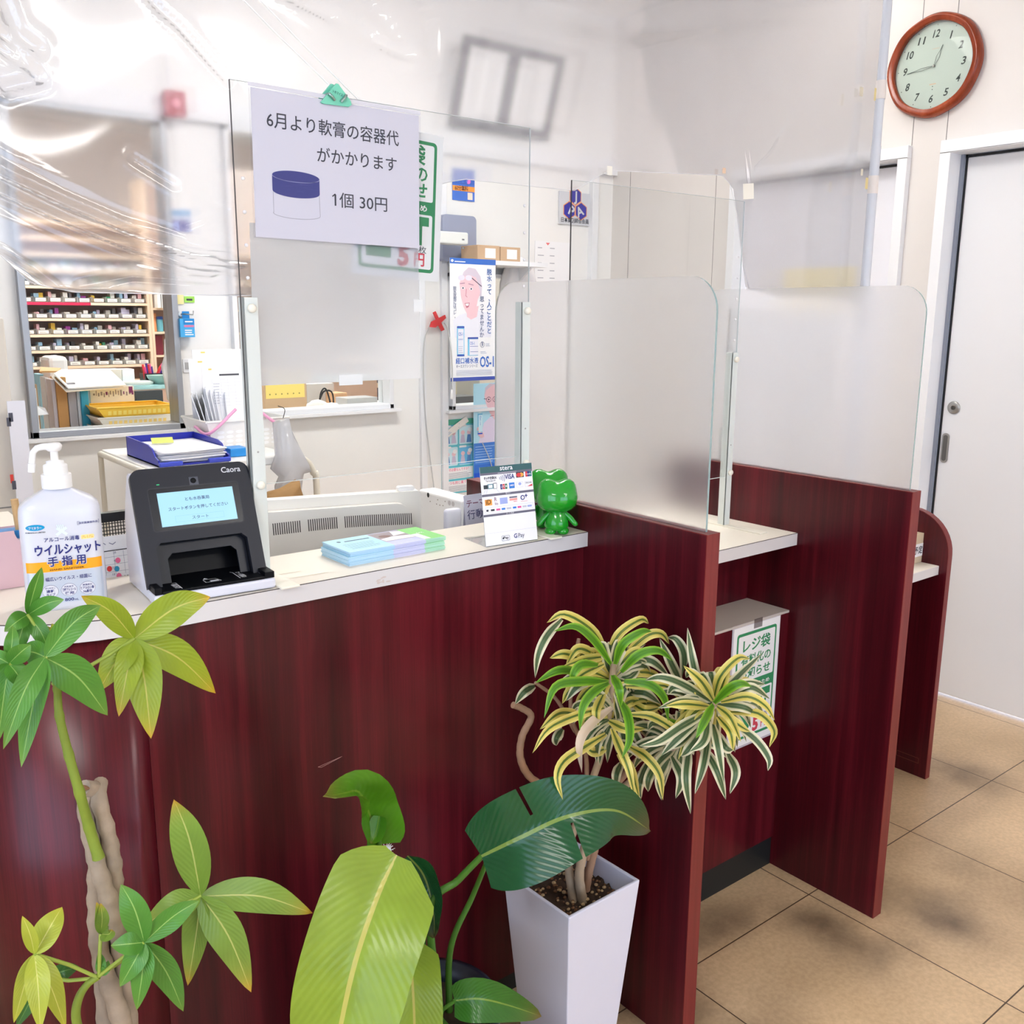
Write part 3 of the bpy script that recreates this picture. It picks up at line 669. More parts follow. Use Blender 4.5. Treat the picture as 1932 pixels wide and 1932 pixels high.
others = [(F((255, -40), (300, 15), (340, 50), (430, 152)), .012, .006), (F((500, -30), (640, 40), (760, 105)), .016, .005), (F((640, -40), (720, 30), (775, 108)), .014, .004), (F((780, -30), (815, 40), (822, 130)), .010, .004),
          (F((0, 60), (60, 120), (80, 150), (10, 165)), .014, .008), (F((0, -20), (30, 60), (70, 90)), .02, .008), (F((0, 90), (75, 145)), .012, .006), (F((0, 480), (50, 510), (100, 548)), .010, .008), (F((30, 520), (70, 548), (200, 552), (330, 566), (470, 558)), .006, .004),
          (F((150, 540), (250, 520), (400, 530), (480, 500)), .012, .004), (F((250, 300), (290, 325), (330, 350)), .012, .003), (F((400, 385), (430, 395), (350, 425)), .010, .004),
          (F((1480, 20), (1200, 60), (1000, 20)), .05, .0015), (F((1412, 340), (1460, 290), (1520, 180)), .02, .004), (F((1330, 360), (1250, 350), (1150, 330)), .02, .003)]
def vdisp(x, z):
    p = Vector((x, z)); y = 0
    y += .006*nz_.noise(Vector((x*2.2, z*2.2, 3))) + .0022*nz_.noise(Vector((x*7, z*5, 9)))
    s, sg, al = seg_dist(p, main)
    if s < .09:
        sh = .006*nz_.noise(Vector((al*5, 2, 5)))
        env = math.exp(-((sg+.006)/.024)**2)
        y += env*(.0062*math.sin((sg+sh)*270+al*2.2)+.0022*math.sin((sg-sh*2)*470-al*7)+.001*nz_.noise(Vector((al*14, sg*60, 2))))
    for poly, wd, am in others:
        s, sg, al = seg_dist(p, poly)
        if s < wd*2.2: y += am*math.exp(-(s/wd)**2*1.6)*(1+.35*nz_.noise(Vector((al*8, sg*12, am*999))))*math.cos(sg/wd*2.4)
    return y
nx, nv = 330, 210; vx0, vx1 = -.10, 2.618; vs = []
for i in range(nx+1):
    u = i/nx
    x = vx0+(.86-vx0)*(u/.62) if u < .62 else .86+(vx1-.86)*((u-.62)/.38)
    zb = vbottom(x)
    for j in range(nv+1):
        k = j/nv; z = zb+(ZC-.004-zb)*(k*.55 if False else k**1.5); vs.append((x, VY+vdisp(x, z), z))
vt = thing('vinyl_curtain', 'crinkled clear vinyl curtain hanging from the ceiling behind the acrylic screens', 'curtain', ((vx0+vx1)/2, VY, 1.48))
M_vinyl = milky('vinyl_film', .24, 1.045, .10, .11, .58, (254, 254, 255))
o = MB().add(vs, [(i*(nv+1)+j, (i+1)*(nv+1)+j, (i+1)*(nv+1)+j+1, i*(nv+1)+j+1) for i in range(nx) for j in range(nv)], 0, True).build('vinyl_sheet', M_vinyl, vt)
so = o.modifiers.new('thickness', 'SOLIDIFY'); so.thickness = .0006
hem = [(vx0+(2.6-vx0)*i/80, VY+vdisp(vx0+(2.6-vx0)*i/80, vbottom(vx0+(2.6-vx0)*i/80))-.0008, vbottom(vx0+(2.6-vx0)*i/80)+.0005) for i in range(81)]
MB().tube(hem, .0007, 5).build('hem', pm('hem_white', (225, 226, 230), .2), vt)
PXX = at(1640, 440, y=VY-.035).x
pole = thing('tension_pole', 'white pole from the low ledge to the ceiling at the right edge of the vinyl', 'pole', (PXX, VY-.035, .703))
MB().tube([(PXX, VY-.035, .703), (PXX, VY-.035, 1.92)], .0135, 16).build('lower_tube', pm('pole_white', (208, 211, 218), .25), pole)
MB().tube([(PXX, VY-.035, 1.92), (PXX, VY-.035, ZC-.004)], .0125, 16).build('upper_tube', pm('pole_white', (208, 211, 218), .25), pole)
for z in (at(1650, 355, y=VY).z, at(1662, 180, y=VY).z): MB().tube([(PXX, VY-.035, z-.024), (PXX, VY-.035, z+.024)], .0142, 16).build('paper_band', pm('band_cream', (228, 220, 214), .6), pole)
MB().tube([(PXX, VY-.035, ZC-.012), (PXX, VY-.035, ZC-.0002)], .026, 16).build('ceiling_foot', M_dark, pole)
M_ytape = pm('old_yellow_tape', (226, 208, 148), .6)
def tapepatch(px, py, w_, h_, mat, label, yy, ang=0.):
    f = Frame(at(px, py, y=yy), (math.cos(ang), 0, math.sin(ang)), (-math.sin(ang), 0, math.cos(ang)))
    m = MB(); m.prism(rr(-w_/2, -h_/2, w_/2, h_/2, .0015, 2), 0, .0006, f); return tag(m.build('tape_piece', mat), label, 'tape')
tapepatch(1412, 361, .040, .036, pm('cream_tape', (240, 236, 224), .6), 'square cream tape joining the vinyl to the second acrylic screen corner', 1.517, .12)
tapepatch(1150, 322, .016, .019, pm('cream_tape', (240, 236, 224), .6), 'tiny torn white tape on the vinyl above the hexagon plaque', VY-.012)
tapepatch(1366, 322, .012, .013, pm('orange_tape', (232, 200, 170), .6), 'tiny orange tape bit on the vinyl left of the square cream tape', VY-.012)
tapepatch(1635, 346, .012, .030, M_ytape, 'yellowed tape on the pole at the lower paper band', VY-.052)
tapepatch(1651, 178, .009, .032, M_ytape, 'yellowed tape on the pole just below the clock', VY-.052)
tapepatch(1625, 173, .017, .024, pm('faded_tape', (220, 212, 192), .6), 'faded tape patch on the vinyl left of the pole below the clock', VY-.010)
tapepatch(1626, 325, .010, .018, pm('faded_tape', (220, 212, 192), .6), 'faded tape scrap on the vinyl beside the lower paper band', VY-.010)
# two cords running up from the clip
for k, (a, b) in enumerate((((520, 62), (624, 163)), ((560, 72), (675, 187)))):
    A, B = at(*a, y=1.49), at(*b, y=1.478); top = B+(A-B)*((ZC-.002-B.z)/(A.z-B.z)); top.y = 1.56
    tag(MB().tube([B, A, top], .0011, 6).build('suspension_string', pm('cord_white', (245, 245, 245), .5)), ('thin white cord slanting from behind the green clip up to the ceiling', 'thin white cord slanting from the notice edge right of the clip to the ceiling')[k], 'cord')
# ---- hand sanitizer bottle
bb = Vector((.3275, 1.492, ZT)); fa = math.radians(12)
bfz = Frame(bb, (math.cos(fa), math.sin(fa)*-1, 0), (math.sin(fa), math.cos(fa), 0))
bo = thing('sanitizer_bottle', 'white hand sanitizer pump bottle with orange band, left of the black face reader', 'bottle', tuple(bb))
prof = [(.90, .0), (.97, .002), (1, .006), (1, .08), (1, .140), (.985, .150), (.94, .157), (.80, .164), (.55, .172), (.36, .178), (.30, .181), (.30, .186)]
hw, hd = .0555, .030
m = MB(); m.lathe([(r, h) for r, h in prof], bfz, 48, 0, hw, hd, True, 4.5)
m.build('body', pm('bottle_white', (212, 214, 224), .25, coat=.3), bo)
m = MB(); m.lathe([(.0205, .180), (.0205, .199), (.020, .2)], bfz, 32).build('collar', M_white, bo)
m = MB(); m.lathe([(.0165, .2), (.0165, .2125), (.0155, .214), (.012, .2155), (.012, .219), (.008, .220), (.0052, .2205), (.0052, .237)], bfz, 32); m.build('pump_base', M_white, bo)
hd_ = MB(); hd_.lathe([(.008, .234), (.0105, .2365), (.0115, .240), (.0115, .2425), (.009, .2455), (.003, .2462)], bfz, 28)
A = bfz.p(0, 0, .2405); nz1 = bfz.p(-.022, -.004, .2395); nz2 = bfz.p(-.0275, -.005, .234); nz3 = bfz.p(-.0305, -.006, .218); nz4 = bfz.p(-.032, -.0062, .2055)
hd_.tube([A, bfz.p(-.014, -.0025, .2412), nz1, nz2, nz3], [.0055, .005, .0046, .0045, .0046], 12).tube([nz3, nz4], [.0052, .0048], 12)
hd_.build('pump_head', M_white, bo)
# label printed round the front of the body (wrapped on the section's outline)
def wrap(u, h, off=.0004):
    """u across the front in metres -> point on the bottle's front"""
    t_ = max(-.999, min(.999, u/hw)); e = 4.5; yv = (1-abs(t_)**e)**(1/e)
    return bfz.p(u, -(hd*yv+off), h)
class Wrap:
    """frame-like sheet that bends the label round the bottle"""
    n = bfz.n
    def p(s, x, y, h=0): return wrap(x, y, h)
wf_ = Wrap()
lb = MB()
def wband(x0, x1, h0, h1, off, mi, n=24, skew=0):
    vs = []
    for i in range(n+1):
        u = x0+(x1-x0)*i/n; vs += [wrap(u, h0, off), wrap(u, h1, off)]
    lb.add(vs, [(2*i, 2*i+2, 2*i+3, 2*i+1) for i in range(n)], mi, True)
wband(-.0548, .0548, .012, .0585, .0003, 1); wband(-.0548, .0548, .060, .0755, .0004, 2)
lb.disc(wf_, -.034, .1275, .0125, .0045, .0006, 3); lb.text(wf_, 'フマキラー', -.034, .1255, .0045, .0009, 0, .02, 'c', .017); lb.text(wf_, 'FUMAKILLA LIMITED', -.034, .1195, .0024, .0006, 4, .02, 'c', .026)
lb.line(wf_, [(.022, .127), (.051, .127), (.051, .132), (.022, .132)], .0004, .0006, 5, True); lb.text(wf_, '指定医薬部外品', .0365, .1282, .0034, .0006, 5, .01, 'c', .026)
# hand-rub pictogram
for q in ([(-.006, .115), (.006, .124)], [(.006, .115), (-.005, .124)]): lb.line(wf_, q, .004, .0005, 6)
for k in range(4): lb.line(wf_, [(-.003+k*.002, .121), (-.0055+k*.0026, .129)], .0013, .0006, 6)
lb.text(wf_, 'アルコール消毒', -.024, .1055, .0072, .0006, 5, .015, 'l', .047); lb.rrect(wf_, .025, .105, .043, .1115, .002, .0005, 7); lb.text(wf_, 'プレミアム', .034, .1065, .0045, .0008, 2, .01, 'c', .015)
lb.text(wf_, 'ウイルシャット', -.0375, .0865, .0172, .0008, 5, .028, 'l', .0885)
lb.text(wf_, '手 指 用', .0035, .0695, .0155, .0012, 0, .07, 'c', .053); lb.text(wf_, '手 指 用', .0035, .0695, .0155, .0016, 5, .022, 'c', .051)
lb.text(wf_, 'HAND SANITIZER', .003, .0618, .0036, .0009, 8, .02, 'c', .046)
lb.text(wf_, '幅広いウイルス・細菌に', .004, .0465, .0066, .0006, 5, .01, 'c', .062)
for cx_, l3 in ((-.022, ('使いやすい', '速乾', 'タイプ')), (.003, ('天然由来', '発酵アルコール', '使用')), (.028, ('保湿成分', 'ヒアルロン酸', 'Na配合'))):
    lb.disc(wf_, cx_, .0305, .0108, .0098, .0006, 5, 32); lb.disc(wf_, cx_, .0305, .0105, .0095, .0008, 0, 32)
    lb.text(wf_, l3[0], cx_, .0345, .0028, .001, 5, .015, 'c', .013); lb.text(wf_, l3[1], cx_, .0292, .0048, .001, 5, .02, 'c', .011 if len(l3[1]) < 3 else .0185); lb.text(wf_, l3[2], cx_, .0238, .0048, .001, 5, .02, 'c', .012)
lb.text(wf_, '800', -.004, .0135, .0064, .0006, 5, .02, 'l', .0125); lb.text(wf_, 'mL', .0092, .0135, .0042, .0006, 5, .01, 'l', .0055)
lb.build('label', [pm('label_white', (216, 217, 226), .3), pm('label_silver', (196, 206, 222), .3, metal=.25), pm('label_orange', (246, 168, 32), .35), pm('logo_blue', (0, 150, 200), .35), pm('label_black', (34, 40, 60), .5), M_navy, pm('icon_ice', (222, 238, 246), .35), pm('label_gold', (252, 224, 150), .35), pm('label_brown', (96, 60, 20), .5)], bo)

# ---- face reader
FA = math.radians(-3.5)
ku, kv = Vector((math.cos(FA), math.sin(FA), 0)), Vector((-math.sin(FA), math.cos(FA), 0))
kb = Vector((.424, 1.397, ZT)); KX = Frame(kb, ku, kv)            # x across, y back, height up
CW, CD, CH = .187, .165, .192
kr = thing('face_reader', 'black and white card face reader with a lit blue screen, on the counter ledge', 'card reader', tuple(KX.p(CW/2, .08)))
side = Frame(kb, kv, (0, 0, 1))                                    # profile plane: x back, y up; its normal = +ku direction
prof = [(0, .002), (0, .020), (.030, .024), (.043, .060), (.062, .115), (.080, .155), (.097, CH-.012), (.104, CH-.003), (.112, CH), (.125, CH-.006), (.148, CH-.050), (.160, .110), (.163, .040), (.160, .002)]
M_cw = pm('reader_white', (214, 216, 228), .3); M_cb = pm('reader_charcoal', (25, 28, 38), .42, spec=.35); M_cb2 = pm('reader_black', (10, 11, 15), .4, spec=.15)
prof2 = [(a+.006 if .02 < a < .11 else a, b-.004 if b > .1 else b) for a, b in prof]
hs = MB().prism(prof2, .004, .014, side, 0).prism(prof2, CW-.014, CW-.004, side, 0)
hs.prism([(.062, .098), (.070, .120), (.087, .155), (.102, CH-.016), (.109, CH-.007), (.113, CH-.004), (.125, CH-.010), (.148, CH-.054), (.160, .106), (.163, .040), (.160, .002), (.112, .002), (.112, .06), (.104, .082)], .013, CW-.013, side, 0)
hs.build('housing', M_cw, kr, bevel=.003, seg=2)
# front plate leaning back, with the opening for the card tray
pb, pt = Vector((.030, .020)), Vector((.0995, CH+.001)); pl = (pt-pb).length
pf = Frame(KX.p(0, pb.x, pb.y), ku, (kv*(pt.x-pb.x)+Vector((0, 0, 1))*(pt.y-pb.y)))
plate = MB(); tw = CW
out = rr(0, 0, tw, pl, .016, 6)
ow, oh = .022, .068
outer = [(0, 0), (ow, 0)]+[(ow, oh-.008), (ow+.008, oh), (tw-ow-.008, oh), (tw-ow, oh-.008)]+[(tw-ow, 0), (tw, 0), (tw, pl-.016)]+[(tw-.016+.016*math.cos(math.radians(a)), pl-.016+.016*math.sin(math.radians(a))) for a in (15, 30, 45, 60, 75, 90)]+[(.016-.016*math.sin(math.radians(a)), pl-.016+.016*math.cos(math.radians(a))) for a in (0, 15, 30, 45, 60, 75, 90)]
plate.prism(outer, -.004, .005, pf); fp_ = plate.build('front_plate', M_cb, kr, bevel=.0015)
# recess behind the opening
rc = MB(); rc.fbox(pf, (ow-.006, -.004, -.052), (tw-ow+.006, oh+.006, -.050)).fbox(pf, (ow-.008, 0, -.05), (ow-.0005, oh, .0)).fbox(pf, (tw-ow+.0005, 0, -.05), (tw-ow+.008, oh, .0)).fbox(pf, (ow-.006, oh+.0005, -.05), (tw-ow+.006, oh+.006, 0))
rc.build('tray_recess', M_cb2, kr)
inn = MB(); inn.prism([(ow, .0)]+[(ow, oh-.005), (ow+.005, oh), (tw-ow-.005, oh), (tw-ow, oh-.005), (tw-ow, 0), (tw-ow-.016, 0), (tw-ow-.016, oh-.024), (tw-ow-.024, oh-.016), (ow+.026, oh-.016), (ow+.018, oh-.024), (ow+.018, 0)], -.014, -.010, pf); inn.build('inner_bezel', pm('reader_bezel', (24, 27, 36), .35, spec=.3), kr)
tr = MB(); trf = Frame(KX.p(0, 0, .0), ku, kv)
tr.box((0,0,0),(0,0,0)) if False else None
tr.fbox(trf, (.014, -.004, .018), (CW-.014, .10, .0222)); tr.fbox(trf, (.003, -.003, .018), (.014, .04, .0285)).fbox(trf, (CW-.014, -.003, .018), (CW+.002, .04, .0285))
ty_ = tr.build('card_tray', M_cb2, kr, bevel=.001)
tb = MB().fbox(trf, (.001, -.006, .0015), (CW+.003, .03, .0178)); tb.build('tray_base', M_cw, kr, bevel=.004, seg=3)
g = MB(); gh = .0225
g.line(trf, [(.038, .036), (.044, .036), (.044, .0)], .0012, gh, 0); g.text(trf, '裏表の', .0355, .030, .011, gh, 0, .01, 'l', .026, rot=-1.57)
g.line(trf, [(.084, .012), (.108, .012), (.103, .028), (.084, .028)], .0011, gh, 0, True); g.rect(trf, .092, .0135, .105, .02, gh, 0); g.poly(trf, [(.085, .031), (.089, .038), (.093, .031)], gh, 0)
g.line(trf, [(.134, .05), (.137, .046), (.137, .008)], .0012, gh, 0); g.text(trf, 'カード置場の', .141, .046, .010, gh, 0, .01, 'l', .036, rot=-1.57)
g.build('tray_marks', pm('mark_white', (212, 216, 224), .5), ty_)
# screen and bezel
sx0, sx1, sy0, sy1 = .036, .155, .092, .146
MB().line(pf, rr(sx0-.013, sy0-.006, sx1+.010, sy1+.008, .004, 3), .0016, .0052, 0, True).poly(pf, rr(sx0-.013, sy0-.006, sx1+.010, sy1+.008, .004, 3), .0051, 1).build('screen_bezel', [pm('bezel_line', (30, 33, 42), .4), pm('bezel_dark', (18, 21, 30), .25, spec=.3)], fp_)
scn = MB(); scn.rect(pf, sx0, sy0, sx1, sy1, .0056, 0)
scn.text(pf, 'とも水呑薬局', .0965, .1305, .0062, .0059, 1, .012, 'c', .038); scn.text(pf, 'スタートボタンを押してください', .0965, .1165, .0064, .0059, 1, .012, 'c', .094)
scn.line(pf, [(.058, .0975), (.134, .0975), (.134, .107), (.058, .107)], .0003, .0059, 2, True); scn.text(pf, 'スタート', .0965, .1, .0062, .0059, 1, .005, 'c', .026)
scn.build('screen', [pm('lcd_sky', (60, 90, 110), .06, emit=(176, 226, 250), es=.62, spec=.7), pm('lcd_ink', (20, 50, 100), .3), pm('lcd_line', (110, 170, 205), .3)], fp_)
lg = MB(); lg.text(pf, 'Caora', .142, pl-.0165, .0128, .0054, 0, .012, 'l', .0315, res=4); lg.build('lettering', pm('letter_silver', (206, 208, 216), .4), fp_)
cm = MB(); cxm, cym = .096, pl-.025
cm.fbox(pf, (cxm-.007, cym-.007, .005), (cxm+.007, cym+.006, .0056), 0); cm.lathe([(.0045, .0056), (.0045, .0062), (.003, .0063)], Frame(pf.p(cxm-.001, cym), pf.u, pf.v), 20, 1)
cm.build('camera_window', [pm('cam_grey', (62, 66, 80), .3), M_cb2], fp_)
MB().rrect(pf, .038, pl-.0275, .0425, pl-.026, .0006, .0054, 0).build('status_lamp', pm('led_green', (20, 120, 80), .3, emit=(40, 190, 120), es=.6), fp_)

# ---- leaflets
lf_a = math.radians(1.0); lu = Vector((math.cos(lf_a), math.sin(lf_a), 0)); lv = Vector((-math.sin(lf_a), math.cos(lf_a), 0))
LF = Frame((.772, 1.428, ZT), lu, lv); LW, LD = .205, .100
M_leaf = [pm('leaflet_blue', (176, 222, 240), .5), pm('leaflet_lilac', (190, 196, 226), .5), pm('leaflet_green', (132, 204, 118), .5), pm('leaflet_edge_blue', (182, 216, 238), .6), pm('leaflet_edge_lilac', (204, 206, 234), .6), pm('leaflet_edge_green', (174, 222, 196), .6), pm('leaflet_ink', (96, 120, 140), .6), pm('leaflet_photo', (150, 140, 146), .5), pm('leaflet_photo_light', (226, 224, 232), .5), pm('leaflet_brown', (128, 100, 96), .5)]
rl = random.Random(11)
nL = 11
for k in range(nL):
    top = k == nL-1
    dx, dy = rl.uniform(-.0012, .0012), rl.uniform(-.0012, .0012)
    if k > 6: dx += .004; dy += .003
    if k in (7, 3): dy += .002
    if top: dx -= .002; dy -= .002
    z0 = k*.0023; m = MB(); a, b, c_ = .0, .098, .158
    for xa, xb, mi, me_ in ((0, .092, 0, 3), (.092, .160, 1, 4), (.160, LW, 2, 5)):
        n0 = len(m.f); m.fbox(LF, (dx+xa, dy, z0+.0001), (dx+xb, dy+LD, z0+.0022), me_); m.m[n0+1] = mi
    if top:
        hh = z0+.0024
        m.disc(LF, dx+.022, dy+.078, .004, .005, hh, 6, 12); m.lines(LF, dx+.032, dy+.072, dx+.084, dy+.082, 1, hh, 6, .6, 0, 2)
        m.lines(LF, dx+.016, dy+.018, dx+.080, dy+.06, 5, hh, 6, .16, .35, 4)
        m.rect(LF, dx+.093, dy+.03, dx+.159, dy+LD-.004, hh, 7); m.poly(LF, [(dx+.094, dy+.031), (dx+.158, dy+.031), (dx+.158, dy+.05), (dx+.125, dy+.058), (dx+.094, dy+.05)], hh+.0002, 8)
        m.disc(LF, dx+.112, dy+.066, .012, .01, hh+.0003, 9, 12); m.poly(LF, [(dx+.128, dy+.06), (dx+.158, dy+.066), (dx+.158, dy+.088), (dx+.14, dy+.094)], hh+.0003, 8)
        m.rect(LF, dx+.160, dy+.004, dx+.175, dy+.05, hh, 8); m.text(LF, 'QOL', dx+.183, dy+.05, .010, hh, 8, .01, 'c', .016)
    o = m.build('leaflet', M_leaf)
    tag(o, 'top leaflet of the pile, printed pale blue, grey and green' if top else 'blue, lilac and green edged leaflet in the pile on the counter ledge', 'leaflet', None if top else 'leaflets in the pile')

# ---- payment sign
sq = math.radians(-2.5)
A = at(917, 1031, z=ZT+.002); B = at(1014, 1017, z=ZT+.002)
su = (B-A); SW = su.length; su.normalize(); sb = Vector((-su.y, su.x, 0))
SV = (sb*.025+Vector((0, 0, .147))); SF = Frame(A, su, SV)
SH = SF.px(905, 882)[1]
ps = thing('payment_sign', 'white tilted payment sign with card logos and a dark green header, on the ledge', 'sign', tuple(SF.p(SW/2, 0)))
ac = MB(); ac.fbox(SF, (0, 0, -.0022), (SW, SH, -.0006)); bk = Frame(A, su, sb); ac.fbox(bk, (0, -.001, -.0018), (SW, .085, .0)); ac.build('acrylic_stand', clear('stand_acrylic', (242, 244, 246), .08), ps)
m = MB(); m.fbox(SF, (0, 0, 0), (SW, SH, .0006), 0)
k = SW/1000.; sh_ = SH/1500.
P = lambda x, y: (x*k, (1500-y)*sh_)
def RR(x0, y0, x1, y1, mi, h=.0009):
    a = P(x0, y0); b = P(x1, y1); m.rect(SF, a[0], b[1], b[0], a[1], h, mi)
def TT(txt, x, y, sz, mi, b=0, al='l', w=None, h=.0012):
    a = P(x, y); m.text(SF, txt, a[0], a[1], sz*k, h, mi, b, al, w*k if w else None, 2)
def DD(x, y, rx, ry, mi, h=.0012):
    a = P(x, y); m.disc(SF, a[0], a[1], rx*k, ry*sh_, h, mi, 20)
RR(0, 0, 1000, 118, 1); RR(0, 118, 1000, 160, 2); TT('stera', 500, 90, 110, 0, .01, 'c', 245); RR(330, 136, 690, 141, 0, .0011)
RR(0, 520, 1000, 565, 2); TT('電子マネー', 500, 553, 34, 0, 0, 'c', 100); RR(0, 905, 1000, 948, 2); TT('コード決済', 500, 938, 34, 0, 0, 'c', 150)
TT('タッチ決済OK', 60, 240, 52, 3, .03, 'l', 245); TT('Tap to pay OK', 185, 285, 38, 3, 0, 'c', 190)
for i in range(4):
    a = P(355+i*22, 240); r_ = (18+i*14); m.line(SF, [(a[0]+r_*k*math.cos(t_)*.7-8*k, a[1]+r_*k*math.sin(t_)*1.25) for t_ in [(-.9+.3*j) for j in range(7)]], 7*k, .0012, 4)
TT('VISA', 460, 268, 112, 4, .02, 'l', 185); RR(680, 160, 830, 262, 3); DD(728, 211, 46, 40, 5, .0014); DD(778, 211, 46, 40, 6, .0013)
RR(862, 158, 900, 260, 5); RR(900, 158, 940, 260, 4); RR(940, 158, 985, 260, 7); TT('UnionPay', 925, 222, 34, 0, .01, 'c', 96, .0015)
# tap-to-pay picture
RR(45, 345, 130, 420, 8); RR(120, 330, 235, 425, 9); RR(140, 350, 210, 405, 0, .0011); a, b = P(225, 430), P(295, 320); m.rrect(SF, a[0], a[1], b[0], b[1], 8*k, .0014, 3); a, b = P(232, 423), P(288, 330); m.rrect(SF, a[0], a[1], b[0], b[1], 5*k, .0016, 0)
for q in ([(40, 500), (75, 430)], [(85, 510), (110, 425)], [(280, 440), (330, 500)]): m.line(SF, [P(*v) for v in q], 6*k, .0012, 10)
for i, mi in enumerate((4, 5, 11)):
    RR(360+i*46, 355, 400+i*46, 455, mi); TT('JCB'[i], 380+i*46, 420, 46, 0, .02, 'c', None, .0015)
RR(530, 345, 635, 455, 12); TT('AMEX', 582, 412, 40, 0, .02, 'c', 84, .0015); RR(675, 345, 800, 450, 10); RR(679, 349, 796, 446, 0, .0011); DD(737, 385, 30, 28, 13, .0013); 
RR(840, 350, 985, 455, 10); RR(844, 354, 981, 451, 0, .0011); TT('DISCOVER', 912, 392, 34, 3, .02, 'c', 120); m.poly(SF, [P(880, 448), P(978, 448), P(978, 405)], .0014, 5)
RR(45, 620, 180, 735, 6); TT('iD', 112, 712, 110, 14, .03, 'c', 96); TT('R', 250, 665, 90, 15, .0, 'c', 44); TT('Edy', 262, 735, 50, 15, .0, 'c', 60)
RR(330, 615, 475, 735, 13); RR(515, 612, 665, 640, 2); RR(515, 650, 665, 690, 16); TT('nanaco', 625, 718, 26, 5, .02, 'c', 70); DD(770, 655, 42, 48, 4); DD(770, 655, 25, 30, 0, .0014); TT('+', 840, 668, 110, 4, .03, 'c', 52); m.line(SF, [P(730, 725), P(860, 730)], 4*k, .0012, 5)
a, b = P(40, 880), P(965, 775); m.line(SF, rr(a[0], a[1], b[0], b[1], 8*k, 2), 3.5*k, .0012, 10, True)
for x, mi, wd in ((80, 3, 40), (180, 3, 70), (285, 17, 75), (385, 12, 70), (490, 10, 90), (600, 12, 68), (695, 17, 72), (795, 10, 80), (895, 13, 85)): RR(x-wd/2, 812, x+wd/2, 848, mi)
m.line(SF, [P(0, 1265), P(1000, 1265)], 3*k, .0012, 10); a, b = P(305, 1440), P(455, 1345); m.line(SF, rr(a[0], a[1], b[0], b[1], 12*k, 3), 5*k, .0012, 18, True); TT('Pay', 340, 1408, 58, 3, .02, 'l', 95); DD(330, 1392, 12, 17, 3)
TT('G', 540, 1415, 100, 4, .02, 'l', 62); TT('Pay', 625, 1415, 100, 18, .01, 'l', 120)
m.build('printed_card', [pm('card_white', (240, 240, 245), .35), pm('header_green', (48, 92, 96), .4), pm('bar_grey', (104, 102, 118), .5), pm('card_ink', (44, 46, 58), .5), pm('card_navy', (36, 48, 120), .5), pm('card_red', (214, 58, 66), .5), pm('card_orange', (240, 164, 72), .5), pm('card_teal', (30, 110, 120), .5), pm('pict_dark', (40, 52, 60), .5), pm('pict_teal', (120, 160, 170), .5), pm('card_line', (196, 198, 210), .5), pm('card_green2', (40, 110, 70), .5), pm('card_blue', (44, 124, 214), .5), pm('card_lilac', (158, 172, 226), .5), pm('card_brown', (130, 80, 20), .5), pm('card_maroon', (120, 50, 90), .5), pm('card_salmon', (238, 160, 150), .5), pm('card_pink', (224, 84, 150), .5), pm('card_grey', (110, 110, 124), .5)], ps)

# ---- two plain green figurines (blank: no faces, no clothes)
M_frog = pm('glossy_green_vinyl', (22, 150, 34), .12, coat=.6, sss=.05)
def figurine(c, s, yaw, label):
    """smooth two-bumped figurine: round head, small body, stub feet and arms"""
    c = Vector(c); R_ = Matrix.Rotation(yaw, 3, 'Z')
    t = thing('green_figurine', label, 'figurine', tuple(c))
    P_ = lambda x, y, z: c+R_ @ Vector((x*s, y*s, z*s))
    bm_ = bpy.data.metaballs.new('f'); bm_.resolution = .012*s*1.2; bm_.threshold = .3
    def el(x, y, z, r, sx=1, sy=1, sz=1):
        e = bm_.elements.new(type='ELLIPSOID'); e.co = P_(x, y, z)-c; e.radius = r*s; e.size_x, e.size_y, e.size_z = sx, sy, sz; e.rotation = R_.to_quaternion(); e.stiffness = 3
    def mk(name):
        nonlocal bm_
        ob = bpy.data.objects.new('f', bm_); COL.objects.link(ob); bpy.context.view_layer.update()
        me = bpy.data.meshes.new_from_object(ob.evaluated_get(bpy.context.evaluated_depsgraph_get()))
        vs = [v.co+c for v in me.vertices]; fs = [tuple(p.vertices) for p in me.polygons]
        bpy.data.objects.remove(ob); bpy.data.metaballs.remove(bm_); bpy.data.meshes.remove(me)
        return MB().add(vs, fs, 0, True).build(name, M_frog, t, sub=1)
    el(0, 0, .60, .44, 1.05, .85, .74); el(-.155, 0, .79, .22, .95, .85, .9); el(.155, 0, .79, .22, .95, .85, .9); el(0, -.02, .70, .36, 1.1, .8, .72); el(0, 0, .55, .34, 1.1, .8, .6)
    mk('head')
    MB().lathe([(.03, .05), (.17, .07), (.20, .14), (.185, .24), (.14, .34), (.09, .42), (.05, .47)], Frame(c, R_ @ Vector((1,0,0)), R_ @ Vector((0,1,0))), 24, 0, s, s*.85) if False else None
    b = MB(); fr = Frame(c, R_ @ Vector((1,0,0)), R_ @ Vector((0,1,0)))
    b.lathe([(.04*s, .07*s), (.17*s, .09*s), (.205*s, .15*s), (.19*s, .24*s), (.15*s, .33*s), (.11*s, .42*s), (.05*s, .47*s)], fr, 28, 0, 1, .85); b.build('body', M_frog, t)
    for sg in (-1, 1):
        MB().ball(P_(.105*sg, -.03, .068), .10*s, 16, 10, 0, (1, 1.15, .68), R_).build('foot', M_frog, t)
        a = MB(); a.tube(spline([P_(.13*sg, 0, .36), P_(.22*sg, -.02, .28), P_(.29*sg, -.05, .20), P_(.34*sg, -.06, .17)], 4), [.035*s, .04*s, .044*s, .046*s, .047*s, .047*s, .046*s, .045*s, .044*s, .042*s, .038*s, .03*s, .012*s], 12); a.build('arm', M_frog, t)
    return t
